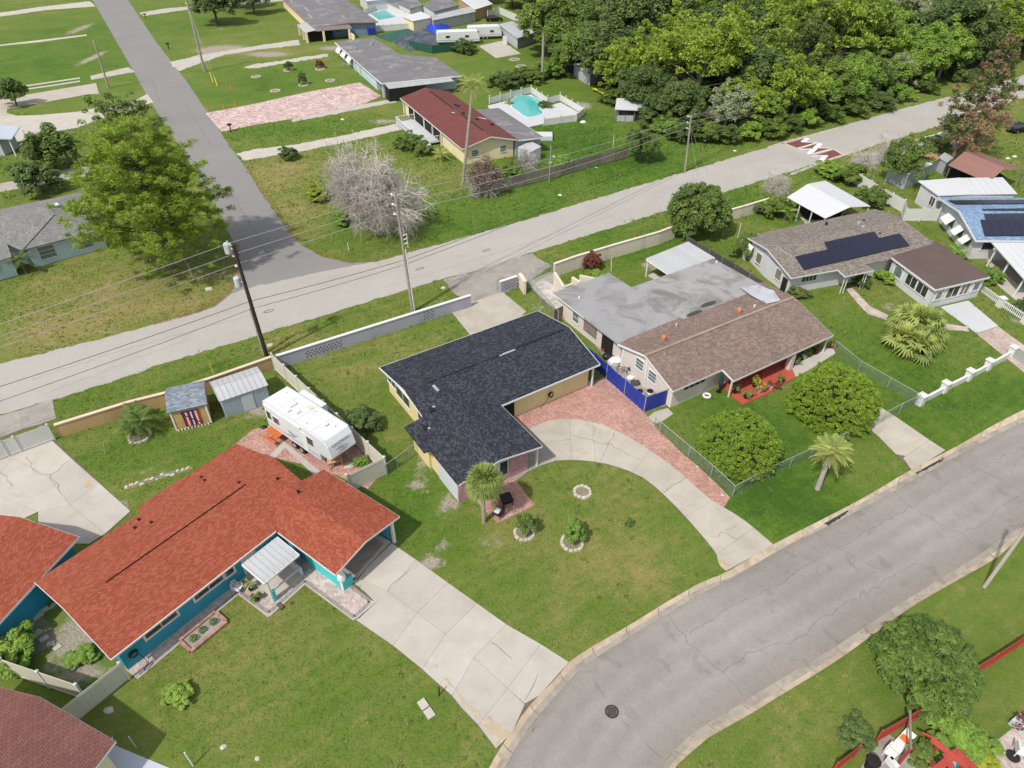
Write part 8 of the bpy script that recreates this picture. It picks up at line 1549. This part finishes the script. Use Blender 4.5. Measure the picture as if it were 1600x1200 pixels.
for x, y, dpt in sorted(spots, key=lambda q: q[0]/q[1]):
    if 0 < (hole.y-y) < 26 and abs((x-hole.x)-(y-hole.y)*hole.x/hole.y) < 5: continue
    if (x-hole.x)**2+(y-hole.y)**2 < 100: continue
    d2 = [((x-a.x)**2+(y-a.y)**2, kk) for a, kk in AN]; kk = min(d2)[1] if rw.random() < .62 and min(d2)[0] < 900 else int(rw.choice([2, 1, 4, 5, 2, 3, 1, 0]))
    nm, nn_, mm, mt = kinds[kk]; s_ = rw.uniform(.9, 1.3)*(1 if y < 150 else 1.15 if y < 200 else 1.4); 
    if dpt == 0: s_ *= rw.uniform(.62, .95)
    zone = 'at the front edge of the woods along the road' if dpt == 0 else ('in the near part of the woods' if y < 160 else 'deep in the woods towards the top of the photo')
    lab = f'{nm} {zone}'
    if dpt == 0: rowi[nn_] = rowi.get(nn_, 0)+1; lab = f'{nm} in the front row of the woods, {ORD[rowi[nn_]]} from the left'
    elif y < 160: nri[nn_] = nri.get(nn_, 0)+1; lab = f'{nm} inside the near part of the woods, {ORD[nri[nn_]]} from the left'
    put(lab, nn_, None, mm[int(rw.integers(len(mm)))], mt, s_, s_*rw.uniform(.9, 1.2), world=(x, y, 0), group=f'{nn_.replace("_", " ")}s {zone}')
for i, (u, v) in enumerate(((1105, 222), (1135, 226), (1165, 222), (1195, 214), (1225, 208), (1255, 200), (1290, 190), (1070, 222), (1040, 212), (1325, 180), (1360, 172), (1400, 160), (1440, 146), (1490, 130), (880, 104), (960, 165), (1015, 200))):
    put(f'low {("mid green", "dark green", "lime green")[i % 3]} shrub below the roadside woods, {ORD[i//3+1]} of that colour', 'understorey_shrub', (u+rw.uniform(-5, 5), v-3), SM[i % 3], ('leaf_mid', 'leaf_dark', 'leaf_lime')[i % 3], 2.4*rw.uniform(.7, 1.2), 1.5, group='understorey shrubs below the woods', cat='shrub')
fl_ = MB().prism([(a[0], a[1]+2) for a in front]+[(330, 330), (8, 330)], -.05, .02).build('forest_floor', M['mulch']); tag(fl_, kind='structure')
# far trees along the top left
for q, l, s_, k_ in (((398, 22), 'dark tree behind the top lawn, left of the patched roof', .9, 0), ((375, 12), 'dark tree at the top edge above the side street lawn', 1.0, 1), ((800, 12), 'dark tree at the top edge right of the tan house', 1.1, 0), ((755, 5), 'dark tree at the top edge behind the tan house', .8, 1), ((430, -6), 'dark tree peeking over the top edge near the patched roof', 1.0, 2)): put(l, 'oak_tree', q, OAK[k_], 'leaf_dark', s_, s_)
# ------------------------------------------------------------------ grass blades over the lawns
gx0, gy0, gs = -130.0, 10.0, .25; nx_, ny_ = int(280/gs), int(150/gs)
gX, gY = np.meshgrid(gx0+(np.arange(nx_)+.5)*gs, gy0+(np.arange(ny_)+.5)*gs); mask = np.ones((ny_, nx_), bool)
for P in PAVED: mask &= ~pip(gX, gY, P)
r = np.random.default_rng(99); PX, PY, SZ = [], [], []
for y0, y1, dens, sz in ((12, 32, 34, .085), (32, 55, 24, .10), (55, 85, 9, .15), (85, 130, 2.6, .26)):
    hw = y1*.86+4; n = int((y1-y0)*2*hw*dens); x = r.uniform(-hw, hw, n); y = r.uniform(y0, y1, n); keep = np.abs(x) < y*.80+5; x, y = x[keep], y[keep]
    ix = ((x-gx0)/gs).astype(int); iy = ((y-gy0)/gs).astype(int); ok = (ix >= 0) & (ix < nx_) & (iy >= 0) & (iy < ny_); x, y, ix, iy = x[ok], y[ok], ix[ok], iy[ok]; mk_ = mask[np.clip(iy+r.integers(-1, 2, len(iy))*(r.random(len(iy)) < .35), 0, ny_-1), np.clip(ix+r.integers(-1, 2, len(ix))*(r.random(len(ix)) < .35), 0, nx_-1)]; x, y = x[mk_], y[mk_]
    bare = paint(x, y, PB); ok = r.random(len(x)) > bare*1.5; x, y = x[ok], y[ok]; PX.append(x); PY.append(y); SZ.append(np.full(len(x), sz))
x = np.concatenate(PX); y = np.concatenate(PY); s = np.concatenate(SZ); n = len(x); tone, bare = paint(x, y, PT), paint(x, y, PB)
kb_ = 3; x = np.repeat(x, kb_); y = np.repeat(y, kb_); s = np.repeat(s, kb_)*(.6+.8*r.random(n*kb_)); a = r.uniform(0, 6.283, n*kb_); N = n*kb_; x = x+r.normal(size=N)*s*.5; y = y+r.normal(size=N)*s*.5
ca, sa = np.cos(a), np.sin(a); w_ = s*.22; h_ = s*r.uniform(.45, 1.0, N); le = s*r.uniform(.2, .9, N)
V = np.stack([np.stack([x-sa*w_, y+ca*w_, np.zeros(N)], 1), np.stack([x+sa*w_, y-ca*w_, np.zeros(N)], 1), np.stack([x+ca*le, y+sa*le, h_], 1)], 1).reshape(-1, 3)
me = fastmesh('grass', V, np.arange(3*N).reshape(N, 3), np.clip(r.normal(.45, .26, N), 0, 1), m_tuft)
for nm, A_ in (('tone', tone), ('bare', bare)): at_ = me.attributes.new(nm, 'FLOAT', 'POINT'); at_.data.foreach_set('value', np.repeat(A_, kb_*3).astype(np.float32))
o = bpy.data.objects.new('grass', me); C.objects.link(o); tag(o, 'short mixed green and straw coloured lawn grass', 'grass', kind='stuff'); print('tufts', n)
# broad leaved weeds in the turf
wx, wy = r.uniform(-60, 70, 9000), 14+r.random(9000)**.8*95; kp = np.abs(wx) < wy*.8+4; wx, wy = wx[kp], wy[kp]; ix = ((wx-gx0)/gs).astype(int); iy = ((wy-gy0)/gs).astype(int); kp = mask[iy, ix] & (noise_ok := (np.sin(wx*.31+wy*.17)+np.sin(wx*.13-wy*.29)+r.normal(size=len(wx))*.6 > .2)); wx, wy = wx[kp], wy[kp]
V, F_, k = leafcloud(np.stack([wx, wy, np.full(len(wx), .03)], 1), r.uniform(.08, .26, len(wx)), 14, .085, 7, 1.5, 1.5, .1, 0, (1, 1, .35)); wm = fastmesh('weeds', V, F_, k, leafmat('leaf_weed', (.075, .125, .022), (.20, .25, .065))); o = bpy.data.objects.new('lawn_weeds', wm); C.objects.link(o); tag(o, 'small broad leaved weeds scattered through the lawns', 'weeds', kind='stuff')
